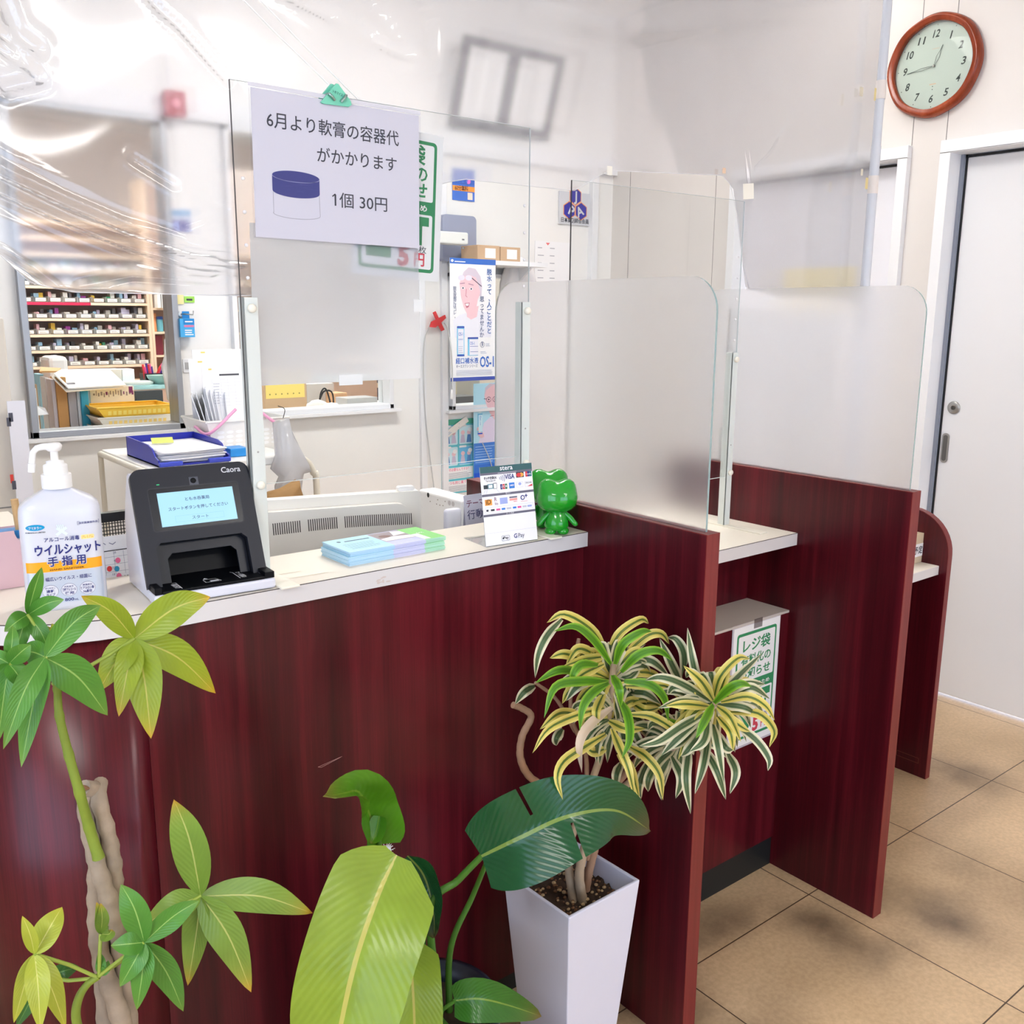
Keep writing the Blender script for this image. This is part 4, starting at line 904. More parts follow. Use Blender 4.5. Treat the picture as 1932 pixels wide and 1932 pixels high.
figurine((1.226, 1.398, ZT), .122, math.radians(-36), 'smaller glossy green figurine standing in front beside the divider')
figurine((1.2535, 1.458, ZT), .132, math.radians(-30), 'taller glossy green figurine half hidden behind the payment sign')

# ---- clock
ck = at(1758, 123, x=X1-.03)
CK = Frame((X1, ck.y, ck.z), (0, -1, 0), (0, 0, 1)); CR = .172
cko = thing('wall_clock', 'round wooden rimmed wall clock on the white wall above the door', 'clock', tuple(CK.o))
def ring(prof_, fr, n=72, mod=0.):
    m = MB(); vs = []
    for r, h in prof_:
        for j in range(n):
            a = 2*math.pi*j/n; k_ = 1+mod*math.cos(8*a); vs.append(fr.p(r*k_*math.cos(a), r*k_*math.sin(a), h))
    kk = len(prof_); m.add(vs, [(i*n+j, i*n+(j+1) % n, ((i+1) % kk)*n+(j+1) % n, ((i+1) % kk)*n+j) for i in range(kk) for j in range(n)], 0, True); return m
ring([(CR-.026, .004), (CR-.028, .030), (CR-.024, .036), (CR-.018, .034), (CR-.013, .040), (CR-.006, .036), (CR, .024), (CR+.001, .010), (CR-.003, .0005)], CK, 96, .006).build('rim', wood('clock_rim_wood', (112, 44, 20), (142, 60, 32), (162, 76, 44), .22), cko)
m = MB(); m.lathe([(.002, .0065), (CR-.024, .0065)][::-1], CK, 64) if False else m.disc(CK, 0, 0, CR-.0255, CR-.0255, .012, 0, 72)
for i in range(12):
    a = math.radians(90-30*(i+1)); r_ = .108; x_, y_ = r_*math.cos(a), r_*math.sin(a); nm = str(i+1)
    m.text(CK, nm, x_-.004, y_-.0125, .0345, .0126, 1, .02, 'c', None if nm == '1' else (.0145 if len(nm) == 1 else .024), 3, 0, .22)
    for q in (i,): m.disc(CK, .136*math.cos(a), .136*math.sin(a), .0018, .0018, .0126, 1, 8)
m.text(CK, '●', 0, .055, .003, .0126, 2, 0, 'c', .012) if False else m.rect(CK, -.013, .057, .013, .0585, .0126, 2); m.rect(CK, -.012, -.062, .012, -.058, .0126, 2)
m.disc(CK, 0, -.068, .0018, .0018, .0126, 1, 8); m.disc(CK, 0, -.078, .0018, .0018, .0126, 1, 8)
m.build('dial', [pm('dial_pale_green', (198, 210, 202), .5), pm('dial_ink', (58, 66, 64), .5), pm('dial_gold', (214, 190, 166), .5)], cko)
def hand(ang, L_, wd, h, name):
    a = math.radians(90-ang); d = Vector((math.cos(a), math.sin(a))); q = Vector((-d.y, d.x))
    pts = [d*0-q*.0008, d*L_*.45-q*wd, d*L_*.75-q*.001, d*L_-q*.0003, d*L_+q*.0003, d*L_*.75+q*.001, d*L_*.45+q*wd, d*0+q*.0008]
    MB().line(CK, [tuple(v) for v in pts], .0014, h, 0, True).build(name, pm('dial_ink', (58, 66, 64), .5), cko)
hand(12.73*30, .070, .006, .0145, 'hour_hand'); hand(44.0*6, .100, .004, .016, 'minute_hand')
MB().lathe([(.0045, .013), (.0045, .019), (.003, .0205)], CK, 16).build('hub', M_steel, cko)
gl = MB(); gl.lathe([(CR-.027, .030), (CR*.7, .0335), (CR*.4, .036), (.002, .0372)], CK, 64); gl.build('cover_glass', clear('clock_glass', (252, 253, 252), .08), cko)
# ================================================================== staff side of the counter
def crate(name, label, cat, a, b, mat, group=None, bevel=.002):
    return tag(MB().box(a, b).build(name, mat, bevel=bevel), label, cat, group)
def atx(px, py, y): return at(px, py, y=y)
M_desk = pm('desk_grey_white', (226, 224, 220), .45)
dk = thing('staff_desk', 'low white staff desk behind the counter ledge under the monitor', 'desk', (.85, 1.95, 0))
MB().box((.46, 1.64, .69), (1.285, 2.28, .72)).build('desk_top', M_desk, dk)
for x in (.48, 1.24): MB().box((x, 1.66, 0), (x+.03, 2.26, .69)).build('side_panel', M_desk, dk)
# monitor seen from behind
A, B = Vector((.60, 1.872, 1.071)), Vector((1.113, 1.723, 1.071)); mu = (B-A).normalized()
MF = Frame((A.x, A.y, .80), mu, (0, 0, 1)); MW = (B-A).length
M_mon = pm('monitor_cream', (232, 229, 222), .4)
mo = thing('monitor', 'cream desktop monitor seen from behind, with a row of vent slots', 'monitor', tuple(MF.p(MW/2, -.08)))
b = MB(); b.prism(rr(0, 0, MW, .271, .008, 3), -.03, 0, MF); b.build('screen_housing', M_mon, mo, bevel=.003)
b = MB(); b.prism(rr(.03, .02, MW-.03, .25, .03, 4), 0, .022, MF); b.build('back_cover', M_mon, mo, bevel=.008, seg=3)
lp = MB(); ma, mb_ = MF.px(513, 1010), MF.px(770, 965)
for i in range(66):
    if 12 < i < 16 or 29 < i < 33: continue
    x = ma[0]+(mb_[0]-ma[0])*i/65; zc = .214+.004*math.sin(i/65*3.1)
    lp.poly(MF, [(x, zc-.0125), (x+.0022, zc-.0125), (x+.0012, zc+.0125), (x-.001, zc+.0125)], .0222, 0)
lp.build('vent_slots', pm('vent_dark', (84, 78, 74), .7), mo)
MB().tube([MF.p(MW*.4, -.072, -.01), MF.p(MW*.4, .05, -.01)], .03, 14).build('stand', M_mon, mo)
MB().lathe([(.10, -.0795), (.10, -.07), (.04, -.062)], Frame(MF.p(MW*.4, 0, -.01), (1,0,0), (0,1,0)), 24).build('stand_base', M_mon, mo)
MB().prism(rr(MW-.05, .271, MW-.012, .281, .005, 3), -.022, -.006, MF).build('top_knob', M_white, mo)
# small white printer, slab, tent card
pr = thing('label_printer', 'white boxy label printer behind the leaflets and slim white slab', 'printer', (1.26, 1.83, .72))
MB().box((1.236, 1.74, .721), (1.284, 1.925, 1.031)).build('housing', M_white, pr, bevel=.006, seg=3)
pf_ = Frame((1.2358, 1.74, .72), (0, -1, 0), (0, 0, 1)); m = MB()
def P3(px, py): return pf_.px(px, py)
m.disc(pf_, *P3(808, 934), .005, .006, .0004, 0, 14)
for q in ((826, 943), (840, 946), (812, 946), (824, 951), (830, 953), (836, 954)): m.disc(pf_, *P3(*q), .002, .0015, .0004, 1, 8)
for q in ((848, 949), (855, 951)): m.disc(pf_, *P3(*q), .006, .006, .0003, 2, 14)
m.build('control_marks', [M_dark, pm('mark_grey', (150, 140, 136), .6), pm('button_pale', (206, 202, 202), .5)], pr)
sl = thing('charging_stand', 'slim rounded white slab standing in front of the label printer', 'device', (1.131, 1.628, .72))
MB().lathe([(.9, .0), (1, .004), (1, .312), (.97, .319), (.8, .322)], Frame((1.131, 1.628, .721), (1,0,0), (0,1,0)), 28, 0, .0205, .012, True, 2.6).build('body', pm('slab_lilac_white', (226, 227, 240), .35), sl)
tc_ = thing('tent_card', 'folded lilac tent card with dark printing behind the payment sign', 'card', (1.20, 1.60, .99))
TF = Frame((1.165, 1.592, ZT-.30), (1, .03, 0), (0, .12, 1))
m = MB(); m.fbox(TF, (0, 0, 0), (.08, .352, .001), 0); m.text(TF, 'テーマ', .006, .327, .018, .0014, 1, .01, 'l', .05); m.text(TF, '行動', .006, .301, .022, .0014, 2, .01, 'l', .044); m.build('front_leaf', [pm('lilac_paper', (206, 204, 222), .6), pm('maroon_ink', (120, 60, 90), .6), pm('violet_ink', (84, 84, 124), .6)], tc_)
MB().fbox(Frame((1.165, 1.66, ZT-.30), (1, .03, 0), (0, -.08, 1)), (0, 0, 0), (.08, .352, .001)).build('back_leaf', pm('lilac_paper', (206, 204, 222), .6), tc_)

# left end of the ledge: pink box, calendar, mesh organiser, stick
pk = thing('pink_box', 'pale pink tissue-like box with a round finger notch at the left end of the counter', 'box', (.24, 1.64, ZT))
PF = Frame((.153, 1.635, ZT+.0005), (1, 0, 0), (0, .06, 1))
nc = PF.px(41, 1007); R_ = .016; W_ = PF.px(53, 1050)[0]; nx_, ny_ = W_, PF.px(30, 1001)[1]
outl = [(0, 0), (W_, 0), (W_, ny_-R_*1.3)]+[(W_-R_*math.sin(math.radians(a))*1.0, ny_-R_*1.3*math.cos(math.radians(a))) for a in (15, 35, 55, 75, 90)]+[(0, ny_)]
m = MB(); m.prism(outl, -.002, 0, PF); m.fbox(PF, (0, 0, -.06), (.002, ny_, -.002)).fbox(PF, (W_-.002, 0, -.06), (W_, ny_*.8, -.002)).fbox(PF, (0, 0, -.062), (W_, ny_, -.06)).fbox(PF, (0, 0, -.06), (W_, .002, -.002))
m.build('box_shell', pm('pale_pink_card', (226, 190, 196), .6), pk)
bx = thing('blue_leaflet_box', 'blue printed packet standing inside the pale pink box', 'packet', tuple(PF.p(W_*.7, .01, -.03)))
m = MB(); m.fbox(PF, (W_*.55, .004, -.05), (W_-.004, ny_-.0015, -.008), 0); m.text(PF, '8', W_-.010, ny_-.024, .014, -.0076, 1, .03, 'c'); m.build('packet', [pm('packet_blue', (44, 134, 204), .4), M_white], bx)
cal = thing('desk_calendar', 'small desk calendar with pink and blue dots between bottle and face reader', 'calendar', (.44, 1.61, ZT))
CF = Frame((.395, 1.605, ZT+.0005), (1, 0, 0), (0, .12, 1)); m = MB(); ch = CF.px(220, 1011)[1]
m.fbox(CF, (0, 0, 0), (.075, ch, .0012), 0); ax = CF.px(203, 1040); 
m.rect(CF, .002, ch-.024, .073, ch-.0225, .0016, 1); m.line(CF, [(.012, ch-.012), (.018, ch-.007), (.024, ch-.012)], .0012, .0016, 2); m.line(CF, [(.03, ch-.010), (.035, ch-.013), (.04, ch-.010)], .0012, .0016, 2)
for i, (px, py, mi) in enumerate(((222, 1057, 3), (220, 1073, 4), (224, 1086, 3), (227, 1101, 4), (206, 1073, 5), (207, 1098, 5))):
    q = CF.px(px, py); m.disc(CF, q[0], q[1], .0042, .0048, .0016+i*.0001, mi, 14)
for px, py, tx in ((215, 1042, '28'), (215, 1057, '4'), (214, 1070, '11'), (214, 1083, '18'), (214, 1098, '25')): q = CF.px(px, py); m.text(CF, tx, q[0], q[1]-.002, .0052, .0024, 2, 0, 'c')
for i in range(5): m.rect(CF, .002, ch-.034-i*.0125, .073, ch-.0336-i*.0125, .0015, 2)
for i in range(5): m.rect(CF, .004+i*.0155, .004, .0044+i*.0155, ch-.025, .0015, 2)
m.build('printed_page', [M_paper, M_dark, pm('cal_grey', (120, 124, 150), .6), pm('dot_pink', (236, 110, 150), .5), pm('dot_blue', (40, 150, 190), .5), pm('dot_red', (224, 60, 60), .5)], cal)
MB().fbox(Frame((.395, 1.64, ZT+.0005), (1, 0, 0), (0, -.1, 1)), (0, 0, 0), (.075, ch*.95, .0012)).build('back_board', M_paper, cal)
og = thing('mesh_organizer', 'black wire mesh organiser standing behind the desk calendar', 'organizer', (.49, 1.70, .72))
m = MB(); z1_ = at(210, 966, y=1.69).z; x0_, x1_ = .415, .53
for i in range(25): m.tube([(x0_+(x1_-x0_)*i/24, 1.69, .725), (x0_+(x1_-x0_)*i/24, 1.69, z1_-.012)], .0009, 4, 0, False)
for i in range(60): m.tube([(x0_, 1.69, .73+(z1_-.75)*i/59), (x1_, 1.69, .73+(z1_-.75)*i/59)], .0009, 4, 0, False)
m.build('mesh_panel', M_black, og)
MB().box((x0_-.004, 1.684, z1_-.016), (x1_+.004, 1.70, z1_)).box((x0_-.004, 1.686, .7205), (x1_+.004, 1.76, .727)).box((x0_-.004, 1.686, .72), (x0_, 1.70, z1_)).box((x1_, 1.686, .72), (x1_+.004, 1.70, z1_)).build('frame', M_black, og)
st = MB().tube([at(44, 1005, y=1.66)-Vector((0, 0, .09)), at(27, 942, y=1.66)], .006, 10).build('wooden_stick', pm('cork_wood', (196, 160, 112), .7, noise=.15, nscale=120)); tag(st, 'short tan wooden stick leaning behind the sanitizer bottle', 'stick')
# tall beige cabinet and clear strip at the far left
cbn = thing('beige_cabinet', 'tall beige cabinet at the left edge of the staff area', 'cabinet', (.3, 3.0, 0))
xr = at(37, 900, y=2.9).x
M_bge = pm('cabinet_beige', (214, 206, 194), .5)
MB().box((xr-.45, 2.9, .0), (xr, 3.35, at(10, 600, y=2.9).z)).build('body', M_bge, cbn, bevel=.003)
for py in (957, 978): z = at(15, py, y=2.9).z; MB().box((xr-.45, 2.899, z-.0015), (xr, 2.9002, z+.0015)).build('drawer_gap', M_groove, cbn)
sp_ = thing('label_strip', 'translucent strip with small black marks hanging on the cabinet edge', 'strip', tuple(at(22, 985, y=2.88)))
a, b_ = at(12, 757, y=2.885), at(40, 985, y=2.885)
SFm = Frame((a.x, 2.885, b_.z), (1, 0, 0), (0, 0, 1)); m = MB(); m.fbox(SFm, (0, 0, 0), (.045, a.z-b_.z, .003), 0)
for px, py in ((20, 787), (16, 796), (26, 915)): q = SFm.px(px, py); m.fbox(SFm, (q[0]-.005, q[1]-.012, .003), (q[0]+.005, q[1]+.012, .0045), 1)
q = SFm.px(22, 903); m.fbox(SFm, (q[0]-.004, q[1]-.012, .003), (q[0]+.004, q[1]+.012, .0042), 2)
m.build('strip', [pm('strip_milky', (228, 226, 232), .3), pm('clip_dark', (80, 80, 92), .4), pm('tab_red', (220, 70, 60), .4)], sp_)

# ---- cart with tray and basket
M_cart = pm('cart_white', (236, 235, 232), .4); M_tube = pm('cart_tube_beige', (220, 214, 200), .35)
ca = thing('trolley', 'small white two-tube trolley under the blue tray and the white basket', 'trolley', (1.1, 3.05, 0))
MB().box((.878, 2.835, .972), (1.35, 3.33, .998)).build('top_shelf', M_cart, ca, bevel=.004)
MB().box((.878, 2.85, .35), (1.35, 3.32, .37)).build('lower_shelf', M_cart, ca, bevel=.004)
for x in (.872,):
    for y in (2.84, 3.32): MB().tube([(x, y, .02), (x, y, .99)], .009, 10).build('leg', M_tube, ca)
MB().tube([(.872, 3.32, .985), (.872, 2.86, .985), (.873, 2.838, .97), (.874, 2.834, .93)], .010, 10).build('side_rail', M_tube, ca)
for y in (2.835, 3.32): MB().tube(spline([(1.345, y, .99), (1.385, y, .975), (1.41, y, .93), (1.42, y, .84), (1.42, y, .02)], 6), .011, 10).build('leg', M_tube, ca)
# blue letter tray
M_blue = pm('tray_blue', (40, 50, 168), .35)
tr = thing('letter_tray', 'royal blue letter tray full of papers on the white trolley', 'tray', (1.01, 2.98, .999))
x0_, x1_, y0_, y1_, z0_ = .905, 1.125, 2.832, 3.135, .999
MB().box((x0_, y0_, z0_), (x1_, y1_, z0_+.004)).build('tray_floor', M_blue, tr)
SFy = Frame((x0_, y0_, z0_), (0, 1, 0), (0, 0, 1)); sidep = [(0, 0), (.303, 0), (.303, .062), (.09, .058), (.055, .050), (.03, .028), (.012, .022), (0, .020)]
MB().prism(sidep, 0, .004, SFy).build('side_wall', M_blue, tr)
MB().prism(sidep, .216, .220, SFy).build('side_wall', M_blue, tr)
MB().box((x0_, y1_-.004, z0_), (x1_, y1_, z0_+.062)).build('back_wall', M_blue, tr)
for a, b_ in ((x0_, x0_+.07), (x1_-.07, x1_)): MB().box((a, y0_-.012, z0_), (b_, y0_+.002, z0_+.014)).build('front_lip', pm('tray_blue_lip', (66, 82, 200), .35), tr, bevel=.003)
rp = random.Random(5)
for k in range(9):
    z = z0_+.0085+k*.0042; n_ = 8; vs = []
    xa, xb, ya, yb = x0_+.008+rp.uniform(0, .006), x1_-.008-rp.uniform(0, .006), y0_+.010+rp.uniform(-.012, .012), y1_-.012
    for i in range(n_+1):
        for j in range(n_+1): vs.append((xa+(xb-xa)*i/n_, ya+(yb-ya)*j/n_, z+.0005*math.sin(i*.7+k)+(.002 if k > 5 else .001)*((1-j/n_)**3)*math.sin(i*.5+k*1.3)*.6))
    m = MB().add(vs, [(i*(n_+1)+j, (i+1)*(n_+1)+j, (i+1)*(n_+1)+j+1, i*(n_+1)+j+1) for i in range(n_) for j in range(n_)], 0, True)
    o = m.build('paper_bundle', pm('bundle_white', (232, 232, 236), .6)); s = o.modifiers.new('t', 'SOLIDIFY'); s.thickness = .0036
    tag(o, 'topmost white paper bundle in the blue letter tray' if k == 8 else 'white paper bundle in the stack inside the blue letter tray', 'paper', None if k == 8 else 'papers in the blue tray')
q = at(285, 822, y=3.0); NF = Frame((.985, 3.02, .999+.053), (1, -.2, 0), (.2, .6, .35)); tag(MB().fbox(NF, (-.035, -.012, 0), (.03, .018, .001)).build('sticky_note', pm('note_lime', (206, 214, 110), .6)), 'lime green sticky note lying on the papers in the blue tray', 'note')
# white basket with pink handles
bk = thing('plastic_basket', 'white perforated basket with pink handles holding upright papers', 'basket', (1.23, 3.12, .999))
M_bas = pm('basket_white', (240, 238, 234), .35); M_hole = pm('hole_white', (252, 252, 252), .6); M_pink = pm('handle_pink', (238, 164, 200), .4)
bx0, bx1, by0, by1, bz0, bz1 = 1.165, 1.40, 3.06, 3.26, .9995, 1.098
fl_ = .028
def quad_wall(p, q, nm):
    """tapered wall: p, q are the bottom corners, leaning outwards at the top"""
    c = Vector(((bx0+bx1)/2, (by0+by1)/2, 0)); tops = []
    for v in (p, q): d = Vector((math.copysign(fl_, v[0]-c.x), math.copysign(fl_*.6, v[1]-c.y), 0)); tops.append(Vector((v[0], v[1], bz1))+d)
    P0, P1 = Vector((*p, bz0)), Vector((*q, bz0)); fr = Frame(P0, P1-P0, tops[0]-P0+(P1-P0)*0); L_ = (P1-P0).length
    nrm = fr.n; vs = [P0, P1, tops[1], tops[0]]; m = MB(); m.add(vs+[v-nrm*.003 for v in vs], [(0,1,2,3), (7,6,5,4), (0,4,5,1), (1,5,6,2), (2,6,7,3), (3,7,4,0)], 0)
    H_ = (tops[0]-P0).dot(fr.v)
    for r_ in range(4):
        y = H_*(.16+.155*r_)
        for k in range(int(L_/.032)): m.disc(fr, .02+.032*k+(.0), y, .0125, .0055, .0004, 1, 14)
    m.build(nm, [M_bas, M_hole], bk)
quad_wall((bx0, by0), (bx1, by0), 'front_wall'); quad_wall((bx1, by0), (bx1, by1), 'side_wall'); quad_wall((bx1, by1), (bx0, by1), 'back_wall'); quad_wall((bx0, by1), (bx0, by0), 'side_wall')
MB().box((bx0, by0, bz0), (bx1, by1, bz0+.003)).build('basket_floor', M_bas, bk)
rimp = [(bx0-fl_, by0-fl_*.6, bz1), (bx1+fl_, by0-fl_*.6, bz1), (bx1+fl_, by1+fl_*.6, bz1), (bx0-fl_, by1+fl_*.6, bz1), (bx0-fl_, by0-fl_*.6, bz1)]
MB().tube(rimp, .004, 8).build('rim', M_bas, bk)
yh = by0-fl_*.6-.006
for pts in ([at(368, 805, y=yh+.1), at(395, 818, y=yh), at(445, 772, y=yh)], [at(485, 772, y=yh), at(530, 806, y=yh)]):
    MB().tube(spline(pts, 6), .005, 8).build('handle', M_pink, bk)
rb = random.Random(8); M_fold = pm('folder_clear_white', (226, 228, 234), .2, coat=.3)
for k in range(8):
    x = 1.160+k*.0105; tilt = -.30+.036*k; h_ = .185+rb.uniform(-.012, .014)
    f = Frame((x, 3.085+rb.uniform(-.01, .01)+k*.003, 1.012), (.35, .94, 0), (tilt, 0, 1))
    m = MB().fbox(f, (0, 0, 0), (.135, h_, .0028)); o = m.build('document_folder', M_fold); tag(o, 'white document folder leaning at the left of the white basket', 'folder', 'folders leaning in the basket')
for k, (l_, t_, r_, yy) in enumerate(((365, 660, 470, 3.225), (358, 678, 468, 3.205), (383, 692, 462, 3.11))):
    a, b_ = at(l_, t_, y=yy), at(r_, 760, y=yy); f = Frame((a.x, yy, 1.03), (1, 0, 0), (0, .06, 1)); W_, H_ = b_.x-a.x, a.z-1.03
    m = MB(); m.fbox(f, (0, 0, 0), (W_, H_, .001), 0); m.rect(f, W_*.16, H_-.012, W_*.24, H_-.007, .0013, 2)
    if k == 2:
        m.lines(f, W_*.42, H_-.032, W_*.92, H_-.022, 1, .0013, 1, .6, 0, 2)
        for i in range(9): m.rect(f, W_*.22, H_-.044-i*.011, W_*.98, H_-.0436-i*.011, .0013, 3)
        for xx in (.22, .45, .62, .8): m.rect(f, W_*xx, H_-.132, W_*xx+.0004, H_-.044, .0013, 3)
        m.lines(f, W_*.25, H_-.125, W_*.43, H_-.05, 8, .0013, 3, .2, .3, 2)
    o = m.build('form_sheet', [M_paper, M_ink, pm('tab_yellow', (246, 214, 110), .6), pm('rule_grey', (176, 178, 190), .6)])
    tag(o, ('white sheet standing at the back of the basket, tallest of the three', 'white sheet standing just behind the printed form in the basket', 'printed record form with a ruled table standing in the white basket')[k], 'paper')
crate('blue_packet', 'small bright blue packet on the trolley beside the acrylic post', 'packet', (1.155, 2.90, .999), (1.215, 2.97, 1.026), pm('packet_sky', (40, 140, 214), .4))
# bags hung on the trolley
def bag(name, label, mat, px_out, y, dep, seed, parent=None):
    r_ = random.Random(seed); pts = [at(a, b, y=y) for a, b in px_out]; n_ = len(pts); c = sum(pts, Vector())/n_
    vs = []; lay = ((-1, .86), (-.6, 1.), (.0, 1.03), (.6, 1.), (1, .86))
    for d, k in lay:
        for p in pts: vs.append(c+(p-c)*k*(1+r_.uniform(-.03, .03))+Vector((r_.uniform(-.004, .004), d*dep+r_.uniform(-.006, .006), r_.uniform(-.003, .003))))
    fs = [(i*n_+j, i*n_+(j+1) % n_, (i+1)*n_+(j+1) % n_, (i+1)*n_+j) for i in range(4) for j in range(n_)]
    vs += [c+Vector((0, -dep*1.12, 0)), c+Vector((0, dep*1.1, 0))]
    fs += [(j, len(vs)-2, (j+1) % n_) for j in range(n_)]+[(4*n_+j, 4*n_+(j+1) % n_, len(vs)-1) for j in range(n_)]
    return tag(MB().add(vs, fs, 0, True).build(name, mat), label, 'bag')
M_bag = milky('bag_plastic', .25, 1.05, .05, .75, .5, (246, 246, 248))
bag('plastic_bag', 'crumpled white plastic bag hanging at the right end of the trolley', M_bag, [(520, 800), (540, 790), (548, 812), (562, 840), (578, 875), (583, 888), (570, 892), (560, 945), (532, 950), (522, 925), (530, 900), (516, 884), (524, 862)], 2.80, .03, 3)
bag('paper_bag', 'torn brown paper bag hanging under the plastic bag beside the trolley', pm('kraft_paper', (158, 122, 78), .7, noise=.12, nscale=60), [(500, 930), (530, 922), (560, 906), (563, 915), (574, 950), (560, 975), (510, 975), (497, 950)], 2.71, .03, 6)
tag(MB().tube(spline([at(525, 766, y=3.0), at(537, 772, y=2.95), at(534, 790, y=2.9), at(530, 808, y=2.85)], 6), .0014, 6).build('black_cable', M_dark), 'thin black cable hooked over the basket rim above the plastic bag', 'cable')

# ---- things fixed on the partition
YW = YB-.002
def sheet(name, label, cat, px0, py0, px1, py1, mats, draw, y=YW, t=.0012):
    a, b = at(px0, py0, y=y), at(px1, py1, y=y); x0, x1 = min(a.x, b.x), max(a.x, b.x); z0, z1 = min(a.z, b.z), max(a.z, b.z)
    f = Frame((x0, y-.0006, z0), (1, 0, 0), (0, 0, 1)); m = MB(); W_, H_ = x1-x0, z1-z0
    m.fbox(f, (0, 0, -.0004), (W_, H_, t), 0); draw(m, f, W_, H_, t+.0004)
    return tag(m.build(name, mats), label, cat)
# rehydration drink poster
def d_os1(m, f, W, H, h):
    m.rect(f, 0, H*.955, W, H, h, 1); m.rect(f, 0, 0, W, H*.03, h, 2); m.disc(f, W*.05, H*.978, W*.028, H*.011, h+.0004, 0, 12); m.lines(f, W*.1, H*.968, W*.34, H*.985, 1, h+.0004, 0)
    sk, hr = 3, 4
    m.poly(f, [(W*.06, H*.50), (W*.2, H*.545), (W*.34, H*.56), (W*.6, H*.585), (W*.85, H*.56), (W*.93, H*.50), (W*.9, H*.36), (W*.1, H*.36)], h, 12)
    m.poly(f, [(W*.36, H*.60), (W*.36, H*.53), (W*.45, H*.507), (W*.58, H*.53), (W*.62, H*.62)], h+.0002, sk)
    m.poly(f, [(W*.24, H*.83), (W*.29, H*.89), (W*.4, H*.93), (W*.55, H*.92), (W*.66, H*.86), (W*.695, H*.78), (W*.68, H*.70), (W*.3, H*.70)], h+.0003, hr)
    m.poly(f, [(W*.205, H*.80), (W*.25, H*.85), (W*.40, H*.87), (W*.56, H*.85), (W*.62, H*.78), (W*.655, H*.735), (W*.63, H*.695), (W*.60, H*.67), (W*.56, H*.585), (W*.44, H*.545), (W*.36, H*.555), (W*.29, H*.61), (W*.235, H*.69)], h+.0005, sk)
    for cx_, cy_, rx in ((.245, .845, .07), (.40, .845, .075)): m.disc(f, W*cx_, H*cy_, W*rx, H*.022, h+.0008, 13, 18)
    m.line(f, [(W*.47, H*.845), (W*.68, H*.78)], W*.016, h+.0008, 5)
    for cx_, cy_ in ((.275, .762), (.455, .757)): m.disc(f, W*cx_, H*cy_, W*.035, H*.011, h+.0008, 0, 14); m.disc(f, W*cx_, H*cy_, W*.017, H*.008, h+.001, 5, 12)
    m.line(f, [(W*.22, H*.797), (W*.31, H*.802)], W*.02, h+.0008, 6); m.line(f, [(W*.4, H*.797), (W*.5, H*.788)], W*.02, h+.0008, 6)
    m.line(f, [(W*.35, H*.755), (W*.335, H*.70), (W*.365, H*.69)], W*.01, h+.0008, 7)
    m.poly(f, [(W*.31, H*.64), (W*.42, H*.645), (W*.40, H*.61), (W*.35, H*.60)], h+.0008, 7); m.poly(f, [(W*.325, H*.636), (W*.405, H*.639), (W*.39, H*.62), (W*.345, H*.618)], h+.001, 0)
    m.vtext(f, '脱水って、人ごとだと', W*.855, H*.925, W*.115, h+.0012, 8, .012, 1.0); m.vtext(f, '思ってませんか。', W*.69, H*.70, W*.105, h+.0014, 9, .008, 1.0); m.vtext(f, '脱水状態にはコレ。', W*.10, H*.775, W*.075, h+.0008, 9, .005, .8)
    m.rrect(f, W*.14, H*.205, W*.30, H*.455, W*.02, h+.001, 10); m.rect(f, W*.16, H*.225, W*.285, H*.43, h+.0013, 12); m.rect(f, W*.14, H*.438, W*.30, H*.452, h+.0014, 2); m.rect(f, W*.14, H*.207, W*.30, H*.22, h+.0014, 2)
    m.text(f, 'OS-1', W*.22, H*.375, W*.085, h+.0016, 1, .01, 'c', W*.1); m.lines(f, W*.17, H*.235, W*.275, H*.30, 4, h+.0016, 11, .3); m.text(f, '経口補水液', W*.22, H*.34, W*.03, h+.0016, 1, 0, 'c', W*.1)
    m.rect(f, W*.375, H*.21, W*.605, H*.36, h+.001, 10); m.rect(f, W*.41, H*.214, W*.605, H*.345, h+.0013, 12); m.rect(f, W*.375, H*.348, W*.605, H*.362, h+.0014, 2); m.text(f, 'OS-1', W*.47, H*.30, W*.075, h+.0016, 1, .01, 'c', W*.1); m.rect(f, W*.42, H*.285, W*.60, H*.288, h+.0016, 2); m.rect(f, W*.43, H*.24, W*.60, H*.243, h+.0016, 2)
    m.disc(f, W*.70, H*.30, W*.05, H*.024, h+.001, 9, 20); m.disc(f, W*.70, H*.30, W*.042, H*.020, h+.0012, 0, 20); m.text(f, '8', W*.70, H*.288, W*.09, h+.0014, 9, .02, 'c'); m.lines(f, W*.77, H*.285, W*.88, H*.315, 3, h+.001, 11, .4)
    m.lines(f, W*.66, H*.225, W*.80, H*.25, 2, h+.001, 11, .4)
    m.text(f, '経口補水液', W*.11, H*.148, W*.115, h+.001, 1, .01, 'l', W*.50); m.text(f, 'オーエスワン シリーズ', W*.12, H*.113, W*.06, h+.001, 9, .008, 'l', W*.47)
    m.text(f, 'OS-1', W*.645, H*.112, W*.27, h+.001, 1, .02, 'l', W*.315); m.lines(f, W*.12, H*.045, W*.96, H*.095, 5, h+.001, 11, .35, .1, 3)
M_skin = pm('print_skin', (236, 196, 204), .6)
